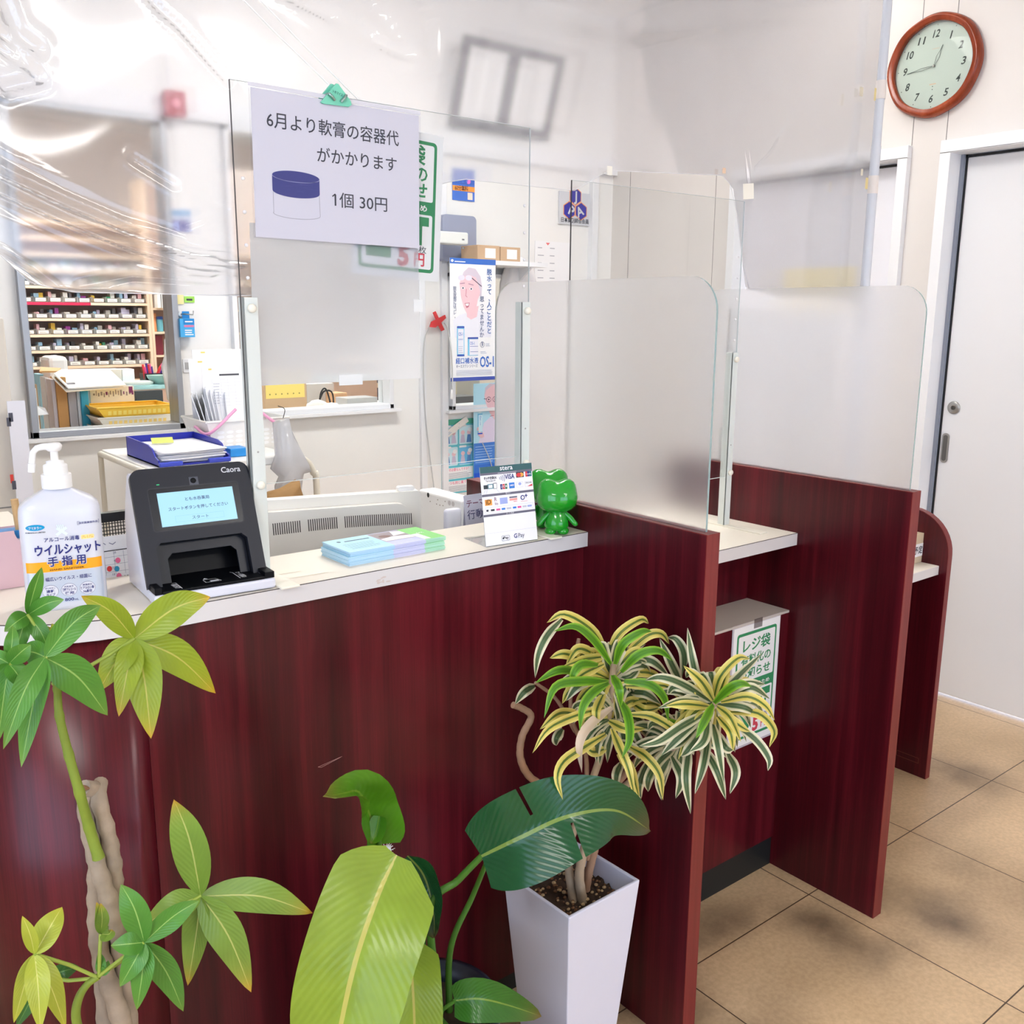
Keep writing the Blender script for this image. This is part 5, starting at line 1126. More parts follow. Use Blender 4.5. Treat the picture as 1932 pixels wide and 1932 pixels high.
sheet('wall_poster', 'tall white drink poster with a surprised man in white and glasses on his head', 'poster', 848, 486, 934, 716,
      [M_paper, pm('poster_blue', (58, 110, 198), .5), pm('poster_navy', (60, 80, 168), .5), M_skin, pm('print_grey_hair', (212, 200, 214), .6), pm('print_dark', (84, 70, 90), .6), pm('print_brow', (190, 150, 170), .6), pm('print_mouth', (190, 110, 130), .6), pm('brush_blue', (40, 96, 170), .6), pm('brush_grey', (84, 100, 140), .6), pm('bottle_blue', (120, 196, 232), .5), pm('small_print', (186, 192, 212), .6), pm('shirt_white', (230, 230, 240), .6), pm('lens_pale', (226, 222, 238), .4)], d_os1, 3.27)
def d_blue(m, f, W, H, h):
    m.rect(f, 0, 0, W, H*.40, h, 1); m.rect(f, 0, 0, W, H*.18, h+.0003, 2); m.rect(f, 0, 0, W, H*.095, h+.0005, 3); m.lines(f, W*.06, H*.20, W*.9, H*.385, 7, h+.0006, 4, .3, .2, 5)
    m.poly(f, [(W*.2, H*.40), (W*.42, H*.60), (W*.7, H*.66), (W, H*.60), (W, H*.40)], h+.0002, 5)
    m.poly(f, [(W*.5, H*.80), (W*.44, H*.88), (W*.5, H*.95), (W*.68, H*.985), (W*.9, H*.98), (W, H*.93), (W, H*.62), (W*.85, H*.63), (W*.66, H*.70)], h+.0004, 6)
    m.poly(f, [(W*.44, H*.88), (W*.47, H*.955), (W*.66, H*.995), (W*.95, H*.99), (W*.7, H*.965), (W*.52, H*.93)], h+.0006, 7)
    for cx_ in (.62, .88): m.disc(f, W*cx_, H*.835, W*.10, H*.028, h+.0007, 8, 18); m.disc(f, W*cx_, H*.835, W*.085, H*.022, h+.0009, 6, 18); m.disc(f, W*cx_, H*.835, W*.03, H*.01, h+.0011, 8, 10)
    m.line(f, [(W*.42, H*.845), (W*.55, H*.84)], W*.02, h+.0009, 8); m.line(f, [(W*.68, H*.665), (W*.84, H*.67)], W*.02, h+.0009, 9)
    m.rect(f, W*.16, H*.50, W*.36, H*.70, h+.0006, 10); m.rect(f, W*.2, H*.515, W*.36, H*.685, h+.0008, 11); m.rect(f, W*.16, H*.49, W*.36, H*.503, h+.0008, 3); m.rect(f, W*.2, H*.70, W*.31, H*.745, h+.0008, 11); m.vtext(f, 'OS-1', W*.27, H*.68, W*.1, h+.001, 2, .01, .8)
    m.disc(f, W*.22, H*.545, W*.10, H*.022, h+.0007, 6, 12); m.poly(f, [(W*.18, H*.48), (W*.3, H*.45), (W*.44, H*.46), (W*.4, H*.5), (W*.2, H*.52)], h+.0007, 6)
sheet('wall_poster', 'light blue poster of a bald man in glasses holding a bottle, lower half deep blue', 'poster', 893, 724, 938, 905,
      [pm('sky_print', (180, 226, 244), .5), pm('blue_print', (66, 128, 214), .5), pm('blue_print2', (52, 112, 206), .5), pm('blue_print3', (24, 84, 206), .5), pm('tiny_white', (150, 186, 236), .5), pm('coat_lilac', (226, 216, 240), .5), M_skin, pm('print_grey_hair', (212, 200, 214), .6), pm('print_dark', (84, 70, 90), .6), pm('print_mouth', (190, 110, 130), .6), pm('bottle_blue', (120, 196, 232), .5), pm('bottle_pale', (206, 236, 248), .5)], d_blue, YB-.028)
def d_comic(m, f, W, H, h):
    m.rect(f, W*.1, H*.93, W*.95, H, h, 1); k = 0
    rz = random.Random(4)
    for x, y in ((.06, .66), (.48, .66), (.06, .38), (.48, .38)):
        m.rrect(f, W*x, H*y, W*(x+.38), H*(y+.25), W*.03, h+.0002, 2); m.rrect(f, W*x, H*(y+.235), W*(x+.2), H*(y+.262), W*.02, h+.0006, 3)
        if k == 3: m.rrect(f, W*x, H*y+.002, W*(x+.38), H*(y+.25)-.002, W*.03, h+.0003, 6)
        for cx_ in (.1, .27):
            m.disc(f, W*(x+cx_), H*(y+.155), W*.055, H*.03, h+.0008, 4, 12); m.poly(f, [(W*(x+cx_-.07), H*(y+.02)), (W*(x+cx_+.07), H*(y+.02)), (W*(x+cx_+.04), H*(y+.125)), (W*(x+cx_-.04), H*(y+.125))], h+.0007, 5 if (k+int(cx_*10)) % 2 else 7)
        m.disc(f, W*(x+.3), H*(y+.19), W*.06, H*.03, h+.0009, 3, 12); k += 1
    for y, tx in ((.20, 'なぜ必要なんですか？'), (.02, 'いつも同じ薬でも')):
        m.rect(f, W*.12, H*y, W*.86, H*(y+.15), h+.0002, 3); m.text(f, tx, W*.13, H*(y+.108), W*.075, h+.0006, 8, .01, 'l', W*.62); m.lines(f, W*.14, H*(y+.01), W*.84, H*(y+.09), 5, h+.0006, 9, .3, .25, int(y*50))
    m.disc(f, W*.09, H*.335, W*.06, H*.03, h+.0005, 10, 12); m.disc(f, W*.09, H*.15, W*.06, H*.03, h+.0005, 10, 12)
    m.vtext(f, 'お聞かせください', W*.935, H*.8, W*.1, h+.0006, 3, .02, .9)
sheet('wall_poster', 'turquoise comic-strip poster with four panels below the right window', 'poster', 832, 793, 901, 925,
      [pm('turquoise_print', (96, 190, 206), .5), pm('green_print', (80, 180, 150), .5), pm('panel_pale', (204, 234, 242), .5), M_paper, M_skin, pm('figure_blue', (90, 140, 200), .5), pm('panel_sky', (110, 190, 232), .5), pm('figure_lilac', (200, 190, 214), .5), pm('title_pink', (232, 96, 140), .5), pm('small_print_dark', (130, 134, 150), .6), pm('bubble_pink', (250, 220, 230), .5)], d_comic, YB-.002)
f = Frame(at(839, 823, y=YB-.016), (math.cos(.52), 0, math.sin(.52)), (-math.sin(.52), 0, math.cos(.52))); m = MB(); m.fbox(f, (0, -.015, 0), (.145, .014, .0012), 0); m.lines(f, .012, -.006, .04, .006, 2, .0016, 1); m.disc(f, .095, .006, .002, .002, .0016, 1, 8); m.disc(f, .085, -.008, .002, .002, .0016, 1, 8)
tag(m.build('paper_strip', [pm('strip_cream', (232, 228, 222), .6), pm('small_print_blue', (150, 180, 206), .6)]), 'cream paper strip stuck slantwise across the turquoise comic poster', 'paper')
# hexagon plaque
def d_jpa(m, f, W, H, h):
    def hexa(cx, cy, r, mi, hh): m.poly(f, [(cx+r*math.cos(math.radians(a)), cy+r*math.sin(math.radians(a))) for a in range(30, 390, 60)], hh, mi)
    r = W*.205; cx, cy = W*.5, H*.585; d = r*1.0
    for a, ch in ((90, 'J'), (210, 'P'), (330, 'A')):
        x, y = cx+d*math.cos(math.radians(a))*1.06, cy+d*math.sin(math.radians(a))*1.06
        hexa(x, y, r*1.04, 2, h); hexa(x, y, r*.93, 1, h+.0004)
        m.text(f, ch, x+W*.02*(a == 210), y-r*.5, r*1.5, h+.0008, 0, .03, 'c', None, 3, {90: 0, 210: -.5, 330: .45}[a])
    m.text(f, '日本薬剤師会会員', W*.5, H*.07, W*.12, h+.0004, 3, .012, 'c', W*.88)
sheet('wall_plaque', 'silver plaque with three blue hexagons on the wall near the corner', 'plaque', 1054, 360, 1112, 427, [pm('plaque_silver', (212, 214, 220), .35, metal=.2), pm('plaque_blue', (58, 56, 158), .4), pm('plaque_orange', (232, 150, 90), .4), pm('plaque_ink', (60, 62, 76), .5)], d_jpa, YW, .006)
def d_list(m, f, W, H, h):
    m.poly(f, [(W*.3, H*.985), (W*.42, H*.985), (W*.36, H*.955)], h, 1)
    for i in range(10): y = H*(.92-.085*i); m.lines(f, W*.08, y, W*.26, y+H*.02, 1, h, 2, .5, .4, i); m.lines(f, W*.42, y, W*.58, y+H*.02, 1, h, 2, .5, .3, i+9)
sheet('wall_list', 'white list sheet with two columns taped below the hexagon plaque', 'paper', 1009, 454, 1072, 620, [M_paper, pm('list_red', (232, 120, 120), .6), pm('list_grey', (176, 176, 186), .6)], d_list)
def d_stk(m, f, W, H, h):
    m.rect(f, 0, H*.52, W, H, h, 1); m.rect(f, 0, H*.30, W, H*.46, h, 2); m.text(f, '使えます', W*.02, H*.56, W*.22, h+.0004, 0, .03, 'l', W*.7); m.text(f, '60分無料', W*.1, H*.325, W*.2, h+.0004, 3, .02, 'l', W*.6)
    m.lines(f, W*.05, H*.12, W*.6, H*.24, 2, h, 0, .4); m.rect(f, W*.68, H*.05, W*.9, H*.27, h, 4); m.disc(f, W*.72, H*.62, W*.1, H*.08, h+.0003, 5, 14)
sheet('wall_sticker', 'blue and orange service sticker above the grey case on the partition', 'sticker', 853, 316, 895, 381, [pm('sticker_blue', (70, 116, 206), .45), pm('sticker_blue2', (60, 100, 190), .45), pm('sticker_orange', (246, 156, 66), .45), pm('sticker_ink', (90, 50, 40), .5), pm('sticker_pale', (250, 220, 200), .5), pm('sticker_pink', (214, 120, 200), .5)][:1]+[pm('sticker_blue2', (60, 100, 190), .45), pm('sticker_orange', (246, 156, 66), .45), pm('sticker_ink', (90, 50, 40), .5), pm('sticker_pale', (250, 220, 200), .5), pm('sticker_pink', (214, 120, 200), .5)], d_stk)
# small wall shelf with boxes
ws = thing('wall_shelf', 'white wall shelf above the right window carrying cartons', 'shelf', (2.6, 3.4, 1.66))
zs = at(870, 492, y=3.4).z
MB().box((2.43, 3.28, zs-.018), (2.80, YB-.001, zs)).build('board', M_frame, ws)
for x in (2.46, 2.76): MB().prism([(0, 0), (-.18, 0), (0, -.12)], -.006, .006, Frame((x, YB-.001, zs-.018), (0, 1, 0), (0, 0, 1))).build('bracket', M_frame, ws)
M_kr = pm('carton_brown', (200, 168, 136), .7, noise=.05, nscale=20)
def carton(a, b, label, mat=M_kr, group=None, lab=True):
    t = thing('carton', label, 'box', ((a[0]+b[0])/2, (a[1]+b[1])/2, a[2]), group)
    MB().box(a, b).build('carton_body', mat, t, bevel=.002)
    if lab: xm = (a[0]+b[0])/2; MB().box((xm-.02, a[1]-.0008, a[2]+.01), (xm+.035, a[1]-.0001, a[2]+.05)).build('carton_label', M_paper, t)
    return t
carton((2.43, 3.30, zs), (2.548, 3.42, zs+.062), 'brown carton at the left end of the wall shelf')
carton((2.552, 3.30, zs), (2.66, 3.42, zs+.06), 'brown carton at the right end of the wall shelf')
hb_ = thing('grey_case', 'blue-grey rounded case standing behind a white device on the wall shelf', 'case', (2.5, 3.47, zs))
a, b_ = at(842, 404, y=3.47), at(895, 470, y=3.47); cf_ = Frame((a.x-.03, 3.50, zs+.0005), (1, 0, 0), (0, 0, 1)); MB().prism(rr(0, 0, b_.x-a.x+.03, a.z-zs-.002, .02, 5), -.0, .045, cf_).build('shell', pm('case_blue_grey', (150, 156, 178), .45), hb_, bevel=.006)
dv = thing('white_device', 'white device with small dark ports standing on the brown cartons', 'device', (2.5, 3.36, zs+.063))
a, b_ = at(842, 436, y=3.34), at(884, 482, y=3.34); MB().box((a.x-.03, 3.34, zs+.0625), (b_.x, 3.41, a.z)).build('housing', pm('device_white', (224, 225, 222), .45), dv, bevel=.006)
for py in (452, 468): q = at(874, py, y=3.3395); MB().box((q.x-.006, 3.3392, q.z-.003), (q.x+.006, 3.3402, q.z+.003)).build('port', pm('port_grey', (120, 120, 124), .5), dv)
# certificate frame leaning forward at the top
zb = at(845, 235, y=YB-.012).z; xa, xb = at(845, 235, y=YB-.012).x, at(1030, 265, y=YB-.012).x
cfm = thing('certificate_frame', 'dark two-pane picture frame tilted forward high on the back wall', 'picture frame', ((xa+xb)/2, YB-.02, zb))
QF = Frame((xa, YB-.014, zb), (1, 0, 0), (0, -.335, 1)); qw = xb-xa; qh = .352; m = MB(); bt = .036; M_cfr = pm('frame_dark_grey', (84, 84, 96), .45)
for x0, y0, x1, y1 in ((0, 0, qw, bt), (0, qh-bt, qw, qh), (0, bt, bt, qh-bt), (qw-bt, bt, qw, qh-bt), (qw/2-.028, bt, qw/2+.028, qh-bt)): m.fbox(QF, (x0, y0, 0), (x1, y1, .018))
m.build('frame', M_cfr, cfm)
for x0, x1 in ((bt, qw/2-.028), (qw/2+.028, qw-bt)): m = MB(); m.fbox(QF, (x0, bt, .002), (x1, qh-bt, .006), 0); m.lines(QF, x0+.03, .08, x1-.03, qh-.1, 7, .0064, 1, .12, .2, 3); m.build('certificate', [pm('certificate_paper', (238, 240, 240), .5), pm('certificate_ink', (224, 226, 228), .6)], cfm)
MB().tube([QF.p(qw/2, qh-.02, -.001), (xa+qw/2, YB-.001, zb+qh*.98)], .0025, 6).build('hanging_wire', M_dark, cfm)
# hanging eyewash box, notes, outlet, alarm
eb = thing('hanging_box', 'blue printed carton hanging on a small hook between the windows', 'box', tuple(at(355, 635, y=YB-.05)))
a, b_ = at(345, 598, y=YB-.045), at(368, 636, y=YB-.045); EF = Frame((a.x, YB-.046, b_.z), (1, 0, 0), (0, 0, 1)); ew, eh = b_.x-a.x, a.z-b_.z
m = MB(); m.fbox(EF, (-.012, 0, -.04), (ew, eh*.92, 0), 0); m.rect(EF, 0, eh*.62, ew, eh*.9, .0004, 1); m.rect(EF, .002, eh*.5, ew-.002, eh*.6, .0004, 2); m.lines(EF, .004, eh*.1, ew-.004, eh*.42, 3, .0004, 3, .5); m.rect(EF, .006, eh*.74, ew-.006, eh*.8, .0008, 3); m.build('carton_body', [pm('carton_sky', (70, 166, 222), .45), pm('carton_blue', (28, 130, 200), .45), pm('carton_rose', (214, 120, 160), .45), M_paper], eb)
m = MB(); m.fbox(EF, (ew*.1, eh*.92, -.02), (ew*.75, eh*1.28, -.018)); m.build('hang_tab', pm('carton_blue', (28, 130, 200), .45), eb)
hk = thing('wall_hook', 'small white hook on the wall holding the blue hanging carton', 'hook', tuple(at(345, 588, y=YB)))
MB().lathe([(.012, 0), (.012, .004), (.009, .006)], Frame(EF.p(ew*.2, eh*1.14, -.0)+Vector((0, .044, 0)), (1, 0, 0), (0, 0, 1)), 18).build('suction_cup', M_white, hk)
q = EF.p(ew*.2, eh*1.14, 0); MB().tube([q+Vector((0, .039, 0)), q+Vector((0, .0, .0)), q+Vector((ew*.7, -.004, -.002)), q+Vector((ew*.75, -.004, .012))], .0022, 8).build('hook_arm', M_steel, hk)
def d_note(m, f, W, H, h): m.lines(f, W*.2, H*.3, W*.8, H*.7, 1, h, 1, .8)
sheet('sticky_note', 'bright green sticky note above the blue hanging carton', 'note', 347, 559, 367, 571, [pm('note_green', (164, 222, 96), .6), M_ink], d_note)
sheet('sticky_note', 'pale yellow note beside the green note, at the window edge', 'note', 334, 556, 347, 574, [pm('note_yellow', (246, 234, 170), .6), M_ink], lambda m, f, W, H, h: None)
def d_n2(m, f, W, H, h): m.rect(f, 0, H*.72, W, H*.98, h, 1); m.rect(f, W*.14, H*.02, W*.95, H*.55, h, 2)
sheet('wall_notice', 'blue and violet notice on the wall strip seen through the vinyl', 'notice', 311, 393, 362, 440, [pm('notice_pale', (206, 212, 228), .6), pm('notice_sky', (120, 168, 214), .6), pm('notice_violet', (92, 92, 168), .6)], d_n2)
ol = thing('wall_outlet', 'grey wall outlet at the window edge above the leaning folders', 'outlet', tuple(at(352, 700, y=YB)))
m = MB(); f = Frame(at(352, 690, y=YB), (1,0,0), (0,0,1)); m.prism(rr(-.014, -.024, .014, .024, .003), 0, .004, f); m.build('cover', M_frame, ol); MB().fbox(f, (-.007, -.012, .004), (.007, .012, .006)).build('switch', pm('switch_grey', (170, 170, 170), .5), ol)
al = thing('alarm_box', 'red alarm box on the wall strip seen through the vinyl', 'alarm', tuple(at(325, 215, y=YB-.03)))
f = Frame(at(325, 198, y=YB-.031), (1,0,0), (0,0,1)); MB().prism(rr(-.036, -.042, .036, .042, .008), -.0, .035, f).build('housing', pm('alarm_red', (170, 30, 62), .4), al, bevel=.003); MB().lathe([(.014, .035), (.014, .04), (.01, .041)], f, 18).build('button', pm('alarm_pale', (236, 150, 170), .4), al)
tag(MB().tube([f.p(-.01, .042, .01), f.p(-.012, .2, .004), f.p(-.012, .5, .004)], .004, 8).build('conduit', M_frame), 'thin white conduit running up from the red alarm box', 'conduit')
# red cross tag with cord, loose cable
tg = thing('red_tag', 'red cross-shaped cable tag on the jamb beside the drink poster', 'tag', tuple(at(825, 630, y=YB-.03)))
f = Frame(at(825, 608, y=YB-.022), (1,0,0), (0,0,1)); q = lambda a, b: f.px(a, b)
MB().prism([q(816, 590), q(821, 587), q(838, 622), q(832, 625), q(826, 613)], 0, .004, f).build('cross_arm', pm('tag_red', (226, 62, 66), .4), tg, bevel=.001)
MB().prism([q(838, 594), q(840, 600), q(820, 618), q(809, 617), q(812, 607)], .0042, .008, f).build('cross_arm', pm('tag_red', (226, 62, 66), .4), tg, bevel=.001)
tag(MB().tube(spline([at(828, 605, y=YB-.026), at(840, 612, y=YB-.03), at(849, 640, y=3.262), at(853, 690, y=3.262), at(854, 735, y=3.262)], 6), .0028, 8).build('pull_cord', pm('cord_grey', (206, 206, 204), .5)), 'grey pull cord curving from the red tag down over the drink poster', 'cord')
pt_ = thing('cord_pull', 'small white pull at the end of the grey cord below the drink poster', 'pull', tuple(at(852, 753, y=3.262)))
f = Frame(at(852, 753, y=3.262), (1,0,0), (0,1,0)); MB().lathe([(.004, 0), (.007, .004), (.005, .03), (.003, .04)], f, 12).build('pull', M_white, pt_)
tag(MB().tube(spline([at(812, 612, y=YB-.022), at(801, 640, y=YB-.022), at(799, 700, y=YB-.022), at(804, 800, y=YB-.022), at(820, 930, y=YB-.022)], 6), .0026, 8).build('wall_cable', pm('cable_grey', (196, 196, 196), .5)), 'long thin grey cable hanging down the jamb from the red tag', 'cable')
tag(MB().tube(spline([at(910, 835, y=YB-.04), at(925, 870, y=YB-.04), at(932, 905, y=YB-.04), at(936, 960, y=YB-.04)], 6), .0022, 8).build('wall_cable', pm('cable_grey', (196, 196, 196), .5)), 'short pale cable crossing the lower part of the light blue poster', 'cable')
# white coat hanging by the corner
def coat():
    t = thing('lab_coat', 'white lab coat hanging beside the list sheet behind the frosted glass', 'coat', tuple(at(965, 700, y=YB-.07)))
    c = at(980, 485, y=YB-.06); vs = []; n_ = 22; prof_ = [(0, .012, .012), (.015, .04, .025), (.05, .075, .045), (.12, .10, .05), (.35, .11, .05), (.62, .12, .05)]
    for d, wx, wy in prof_:
        for j in range(n_): a = 2*math.pi*j/n_; k = 1+.10*math.sin(a*7+d*4); vs.append((c.x+wx*math.cos(a)*k, c.y+wy*math.sin(a)*k*.8, c.z-d))
    MB().add(vs, [(i*n_+j, (i+1)*n_+j, (i+1)*n_+(j+1) % n_, i*n_+(j+1) % n_) for i in range(len(prof_)-1) for j in range(n_)]+[tuple(range(n_))], 0, True).build('cloth', pm('coat_white', (236, 234, 236), .8), t)
    MB().tube([c+Vector((0, 0, 0)), c+Vector((0, .055, .015))], .003, 8).build('hook', M_steel, t)
coat()
struct('trim_5', MB().box((3.26, YB-.03, 0), (3.30, YB, 2.12)), M_frame, bevel=.002)
sheet('wall_notice', 'pale yellow sheet on the far door just above the second frosted glass', 'notice', 10, 10, 20, 20, [M_paper], lambda *a: None) if False else None
a, b_ = at(1481, 508, x=XD-.002), at(1612, 560, x=XD-.002); YF = Frame((XD-.0022, a.y, b_.z), (0, -1, 0), (0, 0, 1)); m = MB(); m.fbox(YF, (0, 0, -.0015), (a.y-b_.y, a.z-b_.z, .001)); tag(m.build('door_notice', pm('sheet_cream', (250, 236, 176), .6)), 'pale cream sheet on the far door just above the second frosted glass', 'notice')
# box on the low ledge
bxn = thing('comment_box', 'beige paper box with a white label on the low ledge by the end panel', 'box', (2.70, 1.45, .704))
BF = Frame(at(1757, 1060, y=1.44)-Vector((0,0,0)), (1, 0, 0), (0, 0, 1)); bxr = at(1753, 1062, y=1.44).x-.012; bl = bxr-.14; zt_ = at(1757, 1002, y=1.44).z
BF = Frame((bl, 1.44, .704), (1, 0, 0), (0, 0, 1)); bw, bh = bxr-bl, zt_-.704
m = MB(); m.box((bl, 1.44, .7042), (bxr, 1.52, zt_)); m.build('box_body', pm('beige_card', (206, 188, 160), .6), bxn)
m = MB(); m.fbox(BF, (.01, bh*.22, .0), (bw-.012, bh*.66, .0008), 0); m.text(BF, '予定表', bw*.98-.012, bh*.34, .026, .0012, 1, .02, 'r', .075); m.build('box_label', [M_paper, M_ink], bxn)
m = MB(); m.fbox(BF, (bw-.010, bh*.7, .0), (bw-.005, bh*.85, .0006)).build('box_mark', M_ink, bxn)
# ================================================================== dispensary beyond the windows
M_pine = pm('pine_shelf', (240, 214, 188), .5, noise=.04, nscale=10)
SY = 6.5
def lerpx(px, y): return at(px, 620, y=y).x
sx0, sx1 = at(40, 620, y=SY).x, at(281, 620, y=SY).x
rows = [at(160, py, y=SY).z for py in (690, 660.5, 631, 602, 571)]; pitch = (rows[4]-rows[0])/4
zr = [rows[0]+pitch*k for k in range(-3, 9)]
def shelf_unit(x0, x1, zs_, label, xs_div=()):
    t = thing('medicine_shelf', label, 'shelf', ((x0+x1)/2, SY+.12, 0))
    ztop = zs_[-1]+pitch
    MB().box((x0, SY+.24, 0), (x1, SY+.25, ztop)).build('back_panel', pm('shelf_back', (196, 170, 158), .6), t)
    for x in (x0-.018, x1): MB().box((x, SY, 0), (x+.018, SY+.25, ztop)).build('upright', M_pine, t)
    for z in zs_: MB().box((x0, SY, z-.016), (x1, SY+.24, z)).build('shelf_board', M_pine, t)
    MB().box((x0, SY, ztop-.018), (x1, SY+.24, ztop)).build('shelf_board', M_pine, t)
    return t
shelf_unit(sx0, sx1, zr, 'wide pine shelf of medicine bins seen through the left window')
MB().box((sx0+.01, SY-.003, zr[7]-.0165), (sx0+(sx1-sx0)*.55, SY-.0005, zr[7]+.0005)).build('shelf_tape', pm('red_tape', (206, 40, 84), .5), bpy.data.objects['medicine_shelf']) if False else None
tag(MB().box((sx0+.005, SY-.003, rows[4]-.017), (sx0+(sx1-sx0)*.54, SY-.0006, rows[4]+.0005)).build('red_shelf_tape', pm('red_tape', (206, 40, 84), .5)), 'red edging tape along the left half of one pine shelf board', 'tape')
# bins: one with parts, then copies
M_bin = clear('bin_clear', (240, 240, 236), .05, .1, .45); M_lab = pm('bin_label', (246, 244, 240), .5)
pal = [pm('box_white', (240, 240, 240), .5), pm('box_white', (240, 240, 240), .5), pm('box_pink', (236, 190, 200), .5), pm('box_mint', (150, 214, 190), .5), pm('box_green', (60, 150, 110), .5), pm('box_violet', (150, 60, 150), .5), pm('box_lilac', (200, 196, 224), .5), pm('box_yellow', (244, 206, 80), .5), pm('box_sky', (150, 190, 220), .5), pm('box_grey', (96, 96, 104), .5), pm('box_red', (210, 60, 60), .5)]
bw_ = (sx1-sx0)/9*.90
def mkbin():
    t = thing('medicine_bin', 'x', 'bin', (0, 0, 0), 'medicine bins on the pine shelves')
    h = pitch*.36; d = .17
    MB().box((-bw_/2, 0, .001), (bw_/2, d, .003)).box((-bw_/2, 0, .001), (-bw_/2+.002, d, h)).box((bw_/2-.002, 0, .001), (bw_/2, d, h)).box((-bw_/2, 0, .001), (bw_/2, .002, h*.85)).build('bin_shell', M_bin, t)
    m = MB(); f = Frame((0, -.0005, 0), (1, 0, 0), (0, 0, 1)); m.rect(f, -bw_*.40, .006, bw_*.36, h*.72, .0003, 0); m.lines(f, -bw_*.3, .010, bw_*.25, h*.6, 2, .0005, 1, .4); m.build('bin_label', [M_lab, pm('bin_print', (150, 150, 158), .6)], t)
    return t
rb = random.Random(21); proto = None
names = {0: 'lowest', 1: 'second lowest', 2: 'middle', 3: 'second highest', 4: 'red-edged', 5: 'first board above the red tape', 6: 'second board above the red tape'}
for ri in range(7):
    z = rows[0]+pitch*ri
    for k in range(9):
        x = sx0+(sx1-sx0)*(k+.5)/9
        lab = 'clear medicine bin with a white label on the %s visible pine shelf' % names[ri] if ri < 5 else 'clear medicine bin on the %s, behind the vinyl' % names[ri]
        if proto is None: proto = mkbin(); proto.location = (x, SY+.01, z); proto['label'] = lab
        else: t = dup(proto, (0, 0, 0), lab); t.location = (x+rb.uniform(-.002, .002), SY+.01, z)
        # boxes standing in the bin
        n_ = rb.choice((1, 2, 2, 3)); xx = x-bw_*.42
        for q in range(n_):
            w_ = rb.uniform(.016, .03); h_ = pitch*rb.uniform(.38, .72); mi = rb.choice((0, 0, 0, 1, 1, 1, 2, 2, 3, 4, 5, 6, 6, 6, 7, 8, 8, 9, 9))
            if xx+w_ > x+bw_*.44: break
            o = MB().box((xx, SY+.03+rb.uniform(0, .04), z+.004), (xx+w_, SY+.12, z+h_)).build('medicine_box', pal[mi])
            tag(o, '%s medicine carton standing in a bin on the pine shelves' % ('white', 'white', 'pink', 'mint', 'green', 'violet', 'lilac', 'yellow', 'sky blue', 'dark grey', 'red')[mi], 'box', '%s medicine cartons' % ('white', 'white', 'pink', 'mint', 'green', 'violet', 'lilac', 'yellow', 'sky blue', 'dark grey', 'red')[mi])
            xx += w_+rb.uniform(.002, .012)
# narrow neighbours
lx0, lx1 = at(-60, 620, y=SY).x, sx0-.04
shelf_unit(lx0, lx1, zr, 'narrow pine shelf at the left edge of the left window')
rx0, rx1 = sx1+.02, at(420, 620, y=SY).x
rz = [at(300, py, y=SY).z for py in (745, 706, 670, 626, 581)]
t = thing('medicine_shelf', 'pine shelf with jars at the right of the left window', 'shelf', ((rx0+rx1)/2, SY+.12, 0))
MB().box((rx0, SY+.24, 0), (rx1, SY+.25, 2.3)).build('back_panel', pm('shelf_back', (196, 170, 158), .6), t)
for x in (rx0, rx1-.016): MB().box((x, SY, 0), (x+.016, SY+.24, 2.3)).build('upright', M_pine, t)
for z in rz+[rz[-1]+.14, rz[-1]+.28]: MB().box((rx0+.016, SY, z-.014), (rx1-.016, SY+.24, z)).build('shelf_board', M_pine, t)
def jar(x, y, z, r, h, mat, lidmat, label, name='jar', cat='jar', group=None):
    t = thing(name, label, cat, (x, y, z), group); f = Frame((x, y, z+.0005), (1,0,0), (0,1,0))
    MB().lathe([(r*.94, 0), (r, .003), (r, h*.78), (r*.9, h*.8)], f, 18).build('body', mat, t); MB().lathe([(r*1.04, h*.8), (r*1.04, h*.98), (r*.96, h)], f, 18).build('lid', lidmat, t); return t
jar(at(293, 600, y=SY).x, SY+.08, rz[3], .030, .12, pm('jar_orange', (236, 160, 110), .4), pm('jar_orange2', (240, 176, 130), .4), 'orange jar on the jar shelf seen at the right of the left window')
jar(at(308, 600, y=SY).x, SY+.08, rz[3], .022, .10, pm('jar_blue', (110, 190, 214), .4), pm('jar_blue2', (60, 100, 190), .4), 'blue jar beside the orange jar on the jar shelf')
crate('maroon_box', 'dark maroon box on the jar shelf below the orange jar', 'box', (at(289, 660, y=SY).x, SY+.03, rz[2]), (at(311, 660, y=SY).x, SY+.15, rz[2]+.13), pm('maroon_card', (120, 40, 56), .5))
for k, px in enumerate((292, 300)): 
    f = Frame((at(px, 560, y=SY).x, SY+.05, rz[4]+.0005), (1, 0, 0), (-.3+.1*k, 0, 1)); tag(MB().fbox(f, (0, 0, 0), (.02, .13, .1)).build('white_carton', pal[0]), ('white carton leaning at the left on the top jar shelf', 'white carton leaning second on the top jar shelf')[k], 'box')
